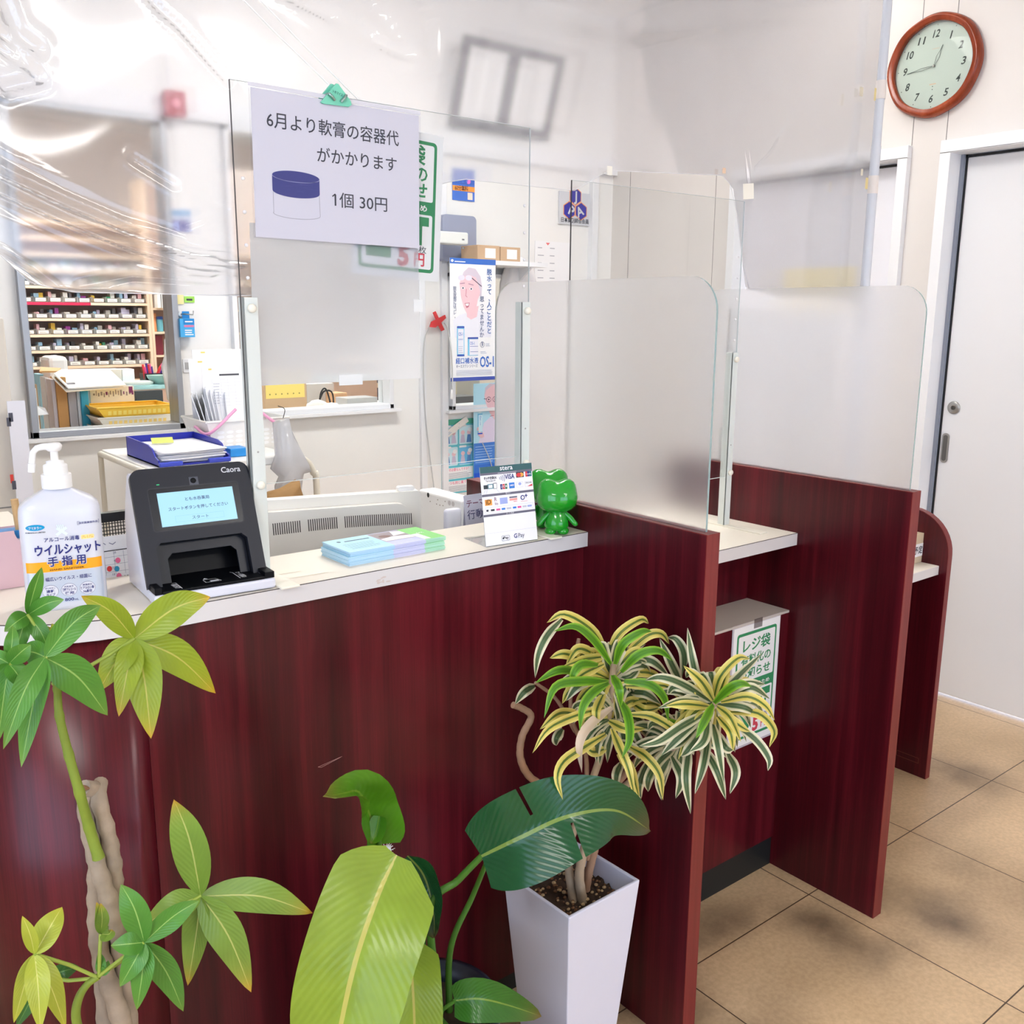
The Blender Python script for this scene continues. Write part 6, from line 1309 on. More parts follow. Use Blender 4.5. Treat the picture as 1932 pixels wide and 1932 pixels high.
# shelf with jars seen between the window and the acrylic post
QY = 5.5; qx0, qx1 = at(414, 600, y=QY).x, at(520, 600, y=QY).x
t = thing('jar_shelf', 'pale open shelf of jars seen left of the acrylic post', 'shelf', ((qx0+qx1)/2, QY+.12, 0))
MB().box((qx0, QY+.2, 0), (qx1, QY+.21, 2.3)).build('back_panel', pm('shelf_back2', (206, 190, 184), .6), t)
for x in (qx0-.016, qx1): MB().box((x, QY, 0), (x+.016, QY+.21, 2.3)).build('upright', pm('upright_cream', (238, 230, 220), .5), t)
qz = [at(430, py, y=QY).z for py in (675, 628, 584)]
for z in qz+[qz[-1]+.16, qz[-1]+.32]: MB().box((qx0, QY, z-.012), (qx1, QY+.2, z)).build('shelf_board', M_pine, t)
jar(at(426, 570, y=QY).x, QY+.05, qz[2], .024, .10, pm('jar_cream', (236, 220, 180), .4), pm('jar_cream2', (228, 200, 150), .4), 'cream bottle on the open shelf left of the acrylic post', 'medicine_bottle', 'bottle')
for k, (px, py, up) in enumerate(((428, 0, 0), (443, 0, 0), (429, 0, 1))): jar(at(px, 620, y=QY).x, QY+.05, qz[1]+up*.045, .020, .044, pm('jar_pink', (236, 190, 200), .4), pm('jar_pink2', (244, 214, 220), .4), ('pink jar at the lower left on the open jar shelf', 'pink jar at the lower right on the open jar shelf', 'pink jar stacked on top of another on the open jar shelf')[k])
for k, px in enumerate((432, 446)): jar(at(px, 660, y=QY).x, QY+.05, qz[0], .022, .06, pm('jar_rose', (206, 160, 176), .4), pm('jar_pink2', (244, 214, 220), .4), ('rose jar on the lowest open shelf, left one', 'rose jar on the lowest open shelf, right one')[k])

# work desk just inside the window and what stands on it
wd = thing('dispensary_desk', 'white work desk just inside the partition windows', 'desk', (1.5, 4.0, 0)); ZD = .985
MB().box((.40, YB+.10, ZD-.03), (3.0, 4.55, ZD)).build('desk_top', M_desk, wd)
MB().box((.42, 4.45, 0), (2.98, 4.47, ZD-.03)).build('modesty_panel', M_desk, wd)
def stand(px0, px1, ptop, y, dep, mat, name, label, cat, bevel=.002, group=None, z0=None, lean=0):
    a, b = at(px0, ptop, y=y), at(px1, ptop, y=y); z0 = ZD+.0005 if z0 is None else z0
    m = MB(); f = Frame((a.x, y, z0), (1, 0, 0), (0, 0, 1)); f2 = Frame((a.x, y, z0), (1, 0, 0), (lean, 0, 1)) if False else f
    m.box((a.x, y, z0), (b.x, y+dep, a.z)); return tag(m.build(name, mat, bevel=bevel), label, cat, group)
# baskets
def wbasket(mat, z, label, px0=183, px1=322, y=3.74):
    a, b = at(px0+8, 780, y=y).x, at(px1+2, 780, y=y).x; h = .036; t = thing('stacking_basket', label, 'basket', ((a+b)/2, y+.1, z))
    m = MB(); fl = .012; c0 = [(a+fl, y+fl*.6), (b, y+fl*.6), (b, y+.2), (a+fl, y+.2)]; c1 = [(a-fl, y), (b+.01, y), (b+.01, y+.21), (a-fl, y+.21)]
    vs = [(*p, z+.0005) for p in c0]+[(*p, z+h) for p in c1]; m.add(vs, [(0,1,5,4), (1,2,6,5), (2,3,7,6), (3,0,4,7), (3,2,1,0)], 0)
    f = Frame(Vector(vs[0]), Vector(vs[1])-Vector(vs[0]), Vector(vs[4])-Vector(vs[0])); L_ = (Vector(vs[1])-Vector(vs[0])).length
    for k in range(12): x = .014+k*.0185; m.rect(f, x, .008, x+.012, .024, .0006, 1)
    m.build('wall', [mat[0], mat[1]], t); MB().tube([*(vs[i] for i in (4, 5, 6, 7, 4))], .0035, 8).build('rim', mat[0], t); return t
M_yel = (pm('basket_yellow', (250, 204, 70), .4), pm('slot_yellow', (254, 226, 120), .5)); M_wbk = (pm('basket_milk', (236, 230, 220), .4), pm('slot_amber', (248, 214, 130), .5))
wbasket(M_wbk, ZD+.0005, 'lowest white slotted basket under the yellow basket'); wbasket(M_wbk, ZD+.038, 'middle white slotted basket under the yellow basket'); wbasket(M_yel, ZD+.0755, 'yellow slotted basket on top of two white ones')
def d_cart(m, f, W, H, h):
    rk = random.Random(2); x = W*.06
    while x < W*.95: w_ = rk.uniform(.002, .008); m.rect(f, x, H*rk.uniform(.72, .8), x+w_, H*rk.uniform(.84, .92), h, rk.choice((1, 1, 2))); x += w_+rk.uniform(.002, .006)
    m.rect(f, W*.88, H*.82, W*.97, H*.98, h+.0003, 2)
pc = sheet('print_carton', 'white carton with purple and grey printing behind the yellow basket', 'box', 165, 730, 253, 800, [M_paper, pm('carton_grey', (150, 146, 158), .6), pm('carton_purple', (120, 50, 120), .6)], d_cart, 3.98, .03)
stand(43, 68, 733, 3.66, .12, M_paper, 'white_box_file', 'narrow white box file at the left end of the window sill', 'file')
bxq = stand(-10, 70, 728, 3.80, .22, pm('cardboard', (176, 142, 106), .7, noise=.06, nscale=16), 'cardboard_box', 'brown cardboard box behind the narrow white box file', 'box')
m = MB(); f = Frame((at(8, 745, y=3.799).x, 3.7988, at(8, 750, y=3.799).z), (1, 0, 0), (0, 0, 1)); m.text(f, '7', 0, 0, .02, 0, 0, .01); m.text(f, '0', .078, 0, .02, 0, 0, .01); m.build('box_print', M_ink, bxq) if False else None
for px0, px1, pt, y, mat, lab in ((72, 82, 706, 4.14, pm('file_blue_top', (150, 196, 216), .5), 'pale blue topped file behind the window'), (84, 91, 712, 4.02, pm('file_clear', (214, 212, 214), .4), 'clear grey file second from the left in the window'), (95.5, 103.5, 716, 3.93, pm('file_lilac', (206, 200, 208), .4), 'lilac grey file left of the brown folder'), (104, 124, 712, 3.92, pm('folder_brown', (198, 150, 92), .6), 'brown paper folder standing in the middle of the window'), (126, 142, 722, 3.92, pm('file_grey', (176, 172, 176), .4), 'grey file right of the brown folder'), (143, 152, 724, 3.92, pm('file_white', (226, 226, 230), .5), 'white file right of the grey file'), (152, 166, 736, 3.90, pm('file_teal', (50, 160, 196), .5), 'teal file beside the printed carton')):
    stand(px0, px1, pt, y, .08, mat, 'file_folder', lab, 'file')
# loose papers over the files
a = at(105, 700, y=3.95)
m = MB(); vs = [at(102, 704, y=3.90), at(130, 732, y=3.88), at(238, 726, y=3.90), at(205, 695, y=4.1), at(115, 697, y=4.1)]
o = m.add(vs, [(0, 1, 2, 3, 4)]).build('loose_papers', M_paper); s = o.modifiers.new('t', 'SOLIDIFY'); s.thickness = .006; tag(o, 'white loose papers lying over the files in the window', 'paper')
m = MB(); o = m.add([v+Vector((-.012, -.01, -.012)) for v in vs[:2]]+[v+Vector((-.01, 0, -.008)) for v in vs[2:]], [(0, 1, 2, 3, 4)]).build('loose_papers', pm('paper_cream', (232, 224, 214), .6)); s = o.modifiers.new('t', 'SOLIDIFY'); s.thickness = .004; tag(o, 'cream loose papers under the white ones on the files', 'paper')
kf = [at(74, 703, y=4.05), at(78, 695, y=4.12), at(115, 697, y=4.12), at(110, 703, y=4.05)]
o = MB().add(kf, [(0, 1, 2, 3)]).build('kraft_envelope', pm('envelope_kraft', (214, 168, 112), .6)); s = o.modifiers.new('t', 'SOLIDIFY'); s.thickness = .006; tag(o, 'kraft envelope lying on top of the pale blue file', 'envelope')
stand(90, 128, 673, 4.5, .15, pm('machine_white', (236, 236, 240), .4), 'white_machine', 'white rounded machine in front of the medicine bins', 'machine', .018, z0=1.0)
jar(at(64, 715, y=4.3).x, 4.3, ZD, .022, at(64, 706, y=4.3).z-ZD, pm('cup_yellow', (246, 210, 50), .4), pm('cup_yellow2', (248, 220, 80), .4), 'yellow canister at the left side of the window')
pcup = thing('terracotta_tray', 'terracotta coloured round tray in front of the files', 'tray', (at(151, 800, y=3.72).x, 3.72, ZD)); MB().lathe([(.036, .0005), (.040, .02), (.041, .045)], Frame(pcup.location, (1,0,0), (0,1,0)), 24).build('tray', pm('terracotta', (190, 120, 96), .6), pcup)
pch = thing('checked_pouch', 'pink checked fabric pouch lying on the desk behind the sill', 'pouch', (at(115, 806, y=3.70).x, 3.70, ZD)); MB().ball(pch.location+Vector((0, 0, .012)), .034, 16, 10, 0, (1, .7, .45)).build('pouch', pm('pouch_pink', (190, 110, 140), .7, noise=.25, nscale=160), pch)
jar(at(79, 790, y=3.72).x, 3.72, ZD, .018, .05, pm('tub_salmon', (226, 160, 150), .5), pm('tub_salmon2', (226, 170, 160), .5), 'salmon pink tub beside the narrow white box file')
m = MB(); vs = [at(68, 765, y=3.78), at(85, 770, y=3.76), at(92, 782, y=3.76), at(72, 784, y=3.76)]; o = m.add(vs, [(0, 1, 2, 3)]).build('receipt', M_paper); s = o.modifiers.new('t', 'SOLIDIFY'); s.thickness = .003; tag(o, 'small white receipt lying beside the narrow white box file', 'paper')
# mid room: blue topped bench, monitor, pens, scale
bn = thing('work_bench', 'pale blue topped bench with salmon front behind the yellow basket', 'bench', (2.0, 5.0, 0)); zb_ = at(280, 727, y=4.9).z
MB().box((1.45, 4.9, zb_-.02), (2.9, 5.3, zb_)).build('bench_top', pm('bench_blue', (170, 220, 226), .4), bn); MB().box((1.47, 4.92, 0), (2.88, 4.94, zb_-.02)).build('front_panel', pm('bench_salmon', (232, 196, 176), .5), bn)
stand(255, 307, 738, 4.35, .03, pm('screen_black', (50, 56, 60), .4), 'flat_screen', 'dark flat screen standing behind the yellow basket', 'screen')
pn = thing('pen_tray', 'black pen tray full of red and pink pens on the blue bench', 'pen tray', (at(288, 700, y=5.05).x, 5.05, zb_)); x_ = at(272, 700, y=5.05).x; x2 = at(310, 700, y=5.05).x
MB().box((x_, 5.03, zb_+.0005), (x2, 5.13, at(290, 705, y=5.03).z)).build('tray', M_black, pn)
for k in range(12):
    x = x_+(x2-x_)*(k+.5)/12; o = MB().tube([(x, 5.06, zb_+.02), (x+.03*(1 if k > 5 else -.3), 5.05, at(290, 688+rb.uniform(-3, 5), y=5.05).z)], .006, 8).build('pen', [pm('pen_red', (226, 56, 60), .4), pm('pen_pink', (240, 80, 150), .4), pm('pen_violet', (90, 60, 150), .4)][k % 3]); tag(o, '%s pen standing in the black pen tray on the bench' % ('red', 'pink', 'violet')[k % 3], 'pen', '%s pens in the tray' % ('red', 'pink', 'violet')[k % 3])
for k, (p0, p1, pt, lab) in enumerate(((205, 229, 697, 'cream box at the left on the blue bench'), (230, 253, 697, 'white box at the right on the blue bench'))): stand(p0, p1, pt, 5.05, .1, [pm('box_cream', (226, 220, 210), .5), pal[0]][k], 'bench_box', lab, 'box', z0=zb_+.0005)
t = thing('kitchen_scale', 'flat grey weighing scale on the blue bench', 'scale', (at(256, 722, y=4.96).x, 4.96, zb_)); MB().lathe([(.07, .0005), (.075, .012), (.06, .02)], Frame(t.location, (1,0,0), (0,1,0)), 24, 0, 1.2, .6).build('body', pm('scale_grey', (196, 200, 196), .4), t)
t = thing('glass_dish', 'pale green dish on the blue bench near the window frame', 'dish', (at(308, 722, y=4.98).x, 4.98, zb_)); MB().lathe([(.05, .0005), (.075, .03), (.08, .045)], Frame(t.location, (1,0,0), (0,1,0)), 24).build('dish', pm('dish_green', (150, 186, 180), .3), t)
bag('plastic_bag', 'white plastic bag hanging inside the right edge of the left window', M_bag, [(310, 640), (318, 636), (322, 700), (324, 760), (318, 752), (313, 715), (308, 690), (314, 668)], 3.68, .02, 9)
# left slot: red/white small cartons
for k, (p0, p1, pt, mat, lab) in enumerate(((35, 43, 695, pal[10], 'red carton at the far left beyond the window'), (38, 46, 703, pal[0], 'white carton in front of the red one at the far left'), (46, 53, 708, pal[4], 'green carton left of the yellow canister'), (55, 62, 703, pm('box_orange', (244, 130, 60), .5), 'orange carton behind the yellow canister'))): stand(p0, p1, pt, 4.42, .08, mat, 'small_carton', lab, 'box')
# behind the middle window's lower strip
stand(497, 577, 700, 4.2, .25, M_kr, 'cardboard_box', 'large brown cardboard box seen under the blank sheet', 'box')
a, b_ = at(500, 712, y=4.198), at(575, 749, y=4.198); f = Frame((a.x, 4.1985, b_.z), (1, 0, 0), (0, 0, 1)); m = MB(); m.fbox(f, (0, 0, 0), (b_.x-a.x, a.z-b_.z+.03, .0012), 0)
for k in range(6): m.disc(f, .02+k*.03, .02, .004, .004, .0016, 1, 8)
tag(m.build('yellow_label', [pm('label_yellow', (240, 212, 120), .6), pm('label_olive', (150, 140, 80), .6)]), 'yellow printed label on the large brown cardboard box', 'label')
stand(578, 630, 725, 4.35, .12, pm('grey_unit', (206, 202, 200), .5), 'grey_unit', 'pale grey unit behind the crumpled papers in the middle window', 'device')
pb_ = thing('crumpled_papers', 'heap of crumpled white papers on the desk in the middle window', 'paper', (at(590, 760, y=3.85).x, 3.85, ZD))
m = MB(); c = pb_.location; rr_ = random.Random(4)
for k in range(4): m.ball(c+Vector((-.05+.045*k, rr_.uniform(-.02, .03), .03+rr_.uniform(0, .02))), .05, 10, 6, 0, (1.2, .8, rr_.uniform(.5, .9)))
o = m.build('paper_heap', pm('heap_white', (232, 226, 222), .7), pb_); dm = o.modifiers.new('d', 'DISPLACE'); tx = bpy.data.textures.new('crumple', 'VORONOI'); tx.noise_scale = .03; dm.texture = tx; dm.strength = .02
tag(pb_, kind='stuff')
crate('green_folder', 'pale green folder lying flat on the desk in the middle window', 'folder', (at(535, 768, y=3.72).x, 3.70, ZD+.0005), (at(585, 768, y=3.72).x, 3.9, ZD+.03), pm('folder_green', (176, 206, 200), .5))
for pts in ([(602, 768), (606, 740), (616, 736), (628, 750)], [(604, 752), (612, 738), (627, 742), (629, 765)]): tag(MB().tube(spline([at(a, b, y=4.0) for a, b in pts[:-1]]+[Vector((at(pts[-1][0], 750, y=4.0).x, 4.0, ZD))], 6), .004, 8).build('black_tube', M_dark), 'black bent tube rising behind the crumpled papers%s' % ('' if pts[0][0] == 602 else ', right one'), 'tube')
stand(632, 655, 742, 4.25, .12, pm('wood_box', (226, 178, 136), .5), 'wooden_box', 'small wooden box right of the black tubes', 'box'); stand(655, 712, 752, 4.1, .12, pm('grey_printer', (190, 190, 192), .4), 'flat_device', 'flat grey device at the right end of the middle window', 'device')
ms = thing('dispensary_shelf', 'dim pine shelf at the right end of the middle window', 'shelf', (at(690, 730, y=5.6).x, 5.6, 0)); a, b_ = at(655, 720, y=5.5).x, at(715, 720, y=5.5).x
for py in (724, 700, 676): z = at(690, py, y=5.5).z; MB().box((a, 5.5, z-.03), (b_, 5.8, z)).build('shelf_board', M_pine, ms)
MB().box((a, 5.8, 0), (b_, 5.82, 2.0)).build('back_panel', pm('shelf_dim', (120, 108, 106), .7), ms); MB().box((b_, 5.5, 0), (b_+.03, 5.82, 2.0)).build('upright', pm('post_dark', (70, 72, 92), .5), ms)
for k in range(6): o = MB().box((a+.03+.055*k, 5.53, at(690, 724, y=5.5).z+.001), (a+.07+.055*k, 5.6, at(690, 724, y=5.5).z+.06+.02*(k % 2))).build('medicine_box', pal[(k*3) % 11]); tag(o, 'small carton in the row on the dim shelf of the middle window', 'box', 'cartons on the dim shelf')
# behind the drink poster
stand(842, 905, 700, 4.4, .3, pm('sink_grey', (190, 190, 186), .4), 'grey_cabinet', 'grey appliance seen below the drink poster', 'appliance')
stand(840, 862, 722, 4.1, .1, pm('box_pale_yellow', (214, 208, 180), .5), 'pale_box', 'pale yellowish box behind the cord pull', 'box')
stand(842, 900, 750, 3.9, .12, pm('case_charcoal', (84, 84, 88), .5), 'dark_case', 'dark grey case lying behind the right window sill', 'case')
rs = thing('wall_rack', 'white rack with grey boxes visible at the left edge of the drink poster', 'rack', (2.6, 4.6, 0)); a, b_ = at(835, 600, y=4.6).x, at(905, 600, y=4.6).x
for py in (558, 600, 640, 680): z = at(845, py, y=4.6).z; MB().box((a, 4.6, z-.012), (b_, 4.85, z)).build('shelf_board', M_frame, rs)
MB().box((a, 4.85, 0), (b_, 4.87, 2.0)).build('back_panel', M_wallb, rs)
for k, py in enumerate((556, 598, 638, 678)):
    z = at(845, py+2, y=4.6).z; o = MB().box((at(842, py, y=4.6).x, 4.62, z+.001), (at(852, py, y=4.6).x, 4.7, z+.05)).build('rack_box', [pal[9], pal[6], pal[9], pal[3]][k]); tag(o, 'small %s box on the %s board of the white rack' % (('dark grey', 'lilac', 'dark grey', 'mint')[k], ('top', 'second', 'third', 'lowest')[k]), 'box')
# ================================================================== the plants
def leaf_mat(name, base, rib, tip, veins=14, rough=.35, varieg=None):
    """leaf colour from its own uv: u across the blade (0..1), v from base to tip"""
    m = bpy.data.materials.new(name); m.use_nodes = True; nt = m.node_tree; b = nt.nodes['Principled BSDF']; L = nt.links.new
    uv = nt.nodes.new('ShaderNodeUVMap'); uv.uv_map = 'UVMap'; sp = nt.nodes.new('ShaderNodeSeparateXYZ'); L(uv.outputs[0], sp.inputs[0])
    def mth(op, a, bb=None, c=None):
        n = nt.nodes.new('ShaderNodeMath'); n.operation = op
        for i, q in enumerate((a, bb, c)):
            if q is None: continue
            if isinstance(q, (int, float)): n.inputs[i].default_value = q
            else: L(q, n.inputs[i])
        return n.outputs[0]
    d = mth('ABSOLUTE', mth('SUBTRACT', sp.outputs[0], .5))
    tc = nt.nodes.new('ShaderNodeTexCoord'); n1 = nt.nodes.new('ShaderNodeTexNoise'); n1.inputs['Scale'].default_value = 22; n1.inputs['Detail'].default_value = 3; L(tc.outputs['Object'], n1.inputs['Vector'])
    if varieg:
        w1 = mth('MULTIPLY_ADD', n1.outputs['Fac'], .06, d)
        r = ramp(nt, w1, varieg); L(r.outputs[0], b.inputs['Base Color'])
    else:
        c = lin(base)
        mx = nt.nodes.new('ShaderNodeMix'); mx.data_type = 'RGBA'; L(n1.outputs['Fac'], mx.inputs[0]); mx.inputs[6].default_value = tuple(v*.78 for v in c[:3])+(1,); mx.inputs[7].default_value = tuple(min(1, v*1.22) for v in c[:3])+(1,)
        m2 = nt.nodes.new('ShaderNodeMix'); m2.data_type = 'RGBA'; L(mth('LESS_THAN', d, .022), m2.inputs[0]); L(mx.outputs[2], m2.inputs[6]); m2.inputs[7].default_value = lin(rib)
        m3 = nt.nodes.new('ShaderNodeMix'); m3.data_type = 'RGBA'; L(mth('MULTIPLY', mth('POWER', sp.outputs[1], 9.), .85), m3.inputs[0]); L(m2.outputs[2], m3.inputs[6]); m3.inputs[7].default_value = lin(tip)
        L(m3.outputs[2], b.inputs['Base Color'])
    wv = mth('SINE', mth('MULTIPLY', mth('SUBTRACT', sp.outputs[1], mth('MULTIPLY', d, .55)), veins*6.283)) if not varieg else mth('SINE', mth('MULTIPLY', sp.outputs[0], 75.))
    bp = nt.nodes.new('ShaderNodeBump'); bp.inputs['Strength'].default_value = .13 if not varieg else .3; bp.inputs['Distance'].default_value = .0012; L(wv, bp.inputs['Height']); L(bp.outputs[0], b.inputs['Normal'])
    b.inputs['Roughness'].default_value = rough; b.inputs['Subsurface Weight'].default_value = .0
    tl = nt.nodes.new('ShaderNodeBsdfTranslucent'); src = b.inputs['Base Color'].links[0].from_socket; L(src, tl.inputs[0])
    ms = nt.nodes.new('ShaderNodeMixShader'); ms.inputs[0].default_value = .22; L(b.outputs[0], ms.inputs[1]); L(tl.outputs[0], ms.inputs[2]); L(ms.outputs[0], nt.nodes['Material Output'].inputs[0])
    return m
def leaf(mb, pts, wd, mi=0, prof='lance', fold=.25, roll=0., n=14, across=6, wave=0., seed=0, slits=()):
    """blade along a curve of world points; wd = full width; faces the room, folded along its midrib"""
    c = spline(pts, max(2, n//(len(pts)-1))); k = len(c)-1; vs = []; uv = []
    r = random.Random(seed)
    ph = r.uniform(0, 6)
    for i, p in enumerate(c):
        t = i/k; tg = (c[min(i+1, k)]-c[max(i-1, 0)]).normalized(); view = (CAM-p).normalized()
        sd = tg.cross(view).normalized(); nm = sd.cross(tg).normalized()
        q = Matrix.Rotation(roll, 3, tg); sd = q @ sd; nm = q @ nm
        if prof == 'lance': w_ = (math.sin(math.pi*min(1, t**.78))**.85) if t < 1 else 0; w_ = max(w_, .05*(1-t))
        elif prof == 'ovate': w_ = max(0., math.sin(math.pi*min(1., (t*.94+.06)**.62)))**.62
        elif prof == 'strap': w_ = min(1, .42+t*2.4)*(1-max(0, (t-.40)/.60)**2.1)
        else: w_ = min(1., (t*5+.12))**.6*(1-max(0, (t-.5)/.5)**2.4)
        for j in range(across+1):
            u = j/across-.5; off = abs(u)*2
            vs.append(p+sd*(u*wd*w_)+nm*(fold*wd*w_*(off-.5)*.5+wave*wd*math.sin(t*14+ph+u*3)*off*off)); uv.append((u+.5, t))
    a = across+1
    fs = [(i*a+j, i*a+j+1, (i+1)*a+j+1, (i+1)*a+j) for i in range(k) for j in range(across) if not any(i == int(q*k) and (j+.5-across/2)*sg > across*lo for q, sg, lo in slits)]
    return mb.add(vs, fs, mi, True, uv)
# ---- money tree, left
M_pot1 = pm('pot_ceramic_white', (226, 222, 216), .4); M_soil = pm('potting_soil', (62, 46, 34), .9, noise=.5, nscale=90, bump=.8)
M_trunk = pm('trunk_bark', (158, 141, 122), .8, noise=.36, nscale=46, bump=1.); M_cut = pm('cut_wood', (132, 94, 66), .8, noise=.2, nscale=120)
M_gstem = pm('stem_green', (122, 140, 48), .5, noise=.15, nscale=60); M_pet = pm('petiole_green', (150, 168, 70), .5)
TY = 1.10
mt = thing('money_tree', 'braided-trunk money tree with hand-shaped green leaves at the left front of the counter', 'potted plant', (.262, TY, 0))
pc_ = Vector((.262, TY, 0)); fpo = Frame(pc_, (1,0,0), (0,1,0))
MB().lathe([(.095, .0005), (.10, .01), (.125, .24), (.13, .25), (.13, .27), (.118, .27), (.112, .235)], fpo, 36).build('pot', M_pot1, mt)
MB().lathe([(.113, .230), (.1135, .239), (.06, .243), (.001, .244)], fpo, 30).build('soil', M_soil, mt)
axis = [at(175, 1488, y=TY), at(190, 1600, y=TY), at(202, 1700, y=TY), at(207, 1800, y=TY), at(226, 1932, y=TY), Vector((.262, TY, .40)), Vector((.262, TY, .22))]
ax = spline(axis, 10)
tops = [(158, 1486), (173, 1481), (190, 1476)]
for k in range(3):
    pts = []; rad = []
    for i, p in enumerate(ax):
        a = 2*math.pi*k/3+i*.105+.6; t = i/len(ax); r_ = .0100+.0065*t
        pts.append(p+Vector((math.cos(a), math.sin(a), 0))*r_); rad.append((.0090+.0042*t)*(1+.10*math.sin(i*1.7+k*2)))
    if k < 3: q = at(*tops[k], y=TY-.005+.01*k); pts[0] = q; pts[1] = pts[1].lerp(q, .35)
    MB().tube(pts, rad, 12).build('trunk_strand', M_trunk, mt)
    MB().ball(pts[0]+Vector((0, 0, .0003)), rad[0]*.97, 12, 6, 0, (1, 1, .25)).build('cut_end', M_cut, mt)
main_px = [(186, 1618, 0), (168, 1560, .0), (150, 1495, -.01), (130, 1425, -.01), (112, 1350, -.01), (108, 1300, -.01), (102, 1258, -.015)]
gs = spline([at(a, b, y=TY-.022+c) for a, b, c in main_px], 6)
MB().tube(gs, [.0066-.0030*i/(len(gs)-1)+.0008*(i % 6 == 0) for i in range(len(gs))], 10).build('green_stem', M_gstem, mt)
sh2 = spline([at(152, 1960, y=TY-.03), at(143, 1915, y=TY-.035), at(150, 1880, y=TY-.04), at(166, 1856, y=TY-.045), at(186, 1842, y=TY-.05)], 6)
MB().tube(sh2, [.0058-.002*i/(len(sh2)-1) for i in range(len(sh2))], 10).build('side_shoot', M_gstem, mt)
ML = {'y': leaf_mat('money_leaf_yellow', (150, 172, 46), (196, 196, 96), (220, 160, 30)), 'g': leaf_mat('money_leaf_green', (84, 142, 52), (150, 190, 100), (120, 150, 60)),
      'm': leaf_mat('money_leaf_mid', (124, 156, 62), (186, 196, 110), (214, 150, 40)), 'p': leaf_mat('money_leaf_lime', (170, 180, 62), (214, 214, 120), (200, 190, 60)), 'd': leaf_mat('money_leaf_dark', (52, 100, 40), (110, 150, 80), (70, 110, 50))}
def palm(c, leaves, key, yc, stem=None, wk=1.):
    C0 = at(*c, y=yc); m = MB(); rl = random.Random(int(c[0]*7+c[1]))
    t = bpy.data.objects.new('leaf_cluster', None) if False else None
    for i, L_ in enumerate(leaves):
        tx, ty, w_ = L_[:3]; yo = L_[3] if len(L_) > 3 else rl.uniform(-.035, .02)
        T = at(tx, ty, y=yc+yo); mid = C0.lerp(T, .5); px_l = math.hypot(tx-c[0], ty-c[1])
        mid = mid+Vector((0, -.008, .012*(px_l/150)))
        dep = (C0-CAM).dot(AF); wm = w_*dep/FPX*1.08*wk
        leaf(m, [C0, mid, T], wm, 0, 'lance', .22+.1*rl.random(), rl.uniform(-.35, .35), 16, 6, .012, i)
    o = m.build('leaf_cluster', ML[key], mt)
    if stem:
        s = spline([at(a, b, y=yy) if yy is not None else C0 for a, b, yy in stem], 6); MB().tube(s+[C0], [.0022]*(len(s)+1), 8).build('petiole', M_pet, mt)
    return o
palm((253, 1205), [(153, 1124, 42), (397, 1126, 62), (407, 1308, 62), (285, 1394, 66), (224, 1352, 46), (184, 1306, 52)], 'y', 1.13, [(100, 1290, TY-.03), (155, 1264, 1.11), (205, 1236, 1.12)])
palm((85, 1240), [(190, 1142, 48), (203, 1350, 66), (6, 1414, 44), (40, 1448, 46), (38, 1228, 44, .03)], 'g', 1.04, [(104, 1262, TY-.035), (95, 1250, 1.06)])
palm((52, 1160), [(79, 1070, 24), (121, 1131, 28), (8, 1192, 32), (100, 1250, 30), (22, 1262, 28)], 'g', 1.10, [(103, 1262, TY-.03), (86, 1220, 1.08), (66, 1180, 1.09)])
palm((17, 1252), [(-4, 1402, 36), (58, 1216, 34), (-30, 1236, 30), (24, 1180, 24), (45, 1298, 36), (-40, 1330, 30)], 'g', 1.06, [(102, 1265, TY-.03), (60, 1262, 1.07), (35, 1256, 1.06)])
palm((105, 1226), [(80, 1178, 22), (98, 1176, 20)], 'p', 1.08, [(103, 1262, TY-.03), (104, 1240, 1.08)])
palm((378, 1690), [(328, 1508, 62), (590, 1723, 60), (474, 1872, 62), (354, 1860, 48), (268, 1748, 48), (288, 1744, 30, .02)], 'm', 1.08, [(186, 1842, TY-.05), (260, 1790, 1.06), (330, 1720, 1.07)])
palm((272, 1778), [(228, 1668, 48), (376, 1699, 42), (346, 1908, 50), (258, 1906, 42), (226, 1862, 40), (209, 1784, 40)], 'g', 1.02, [(186, 1842, TY-.05), (230, 1808, 1.03)])
palm((65, 1800), [(117, 1711, 46), (42, 1728, 24), (26, 1930, 32), (76, 1945, 40), (124, 1940, 40)], 'p', 1.04, [(184, 1844, TY-.05), (130, 1820, 1.05)])
palm((84, 1844), [(150, 1824, 30), (30, 1940, 30)], 'd', 1.09, [(184, 1845, TY-.05), (130, 1850, 1.07)])
palm((190, 1762), [(182, 1702, 20), (212, 1754, 26), (190, 1704, 22)], 'm', 1.06, [(187, 1841, TY-.05), (188, 1800, 1.05)])
palm((188, 1838), [(186, 1795, 18), (204, 1812, 16)], 'g', 1.05)

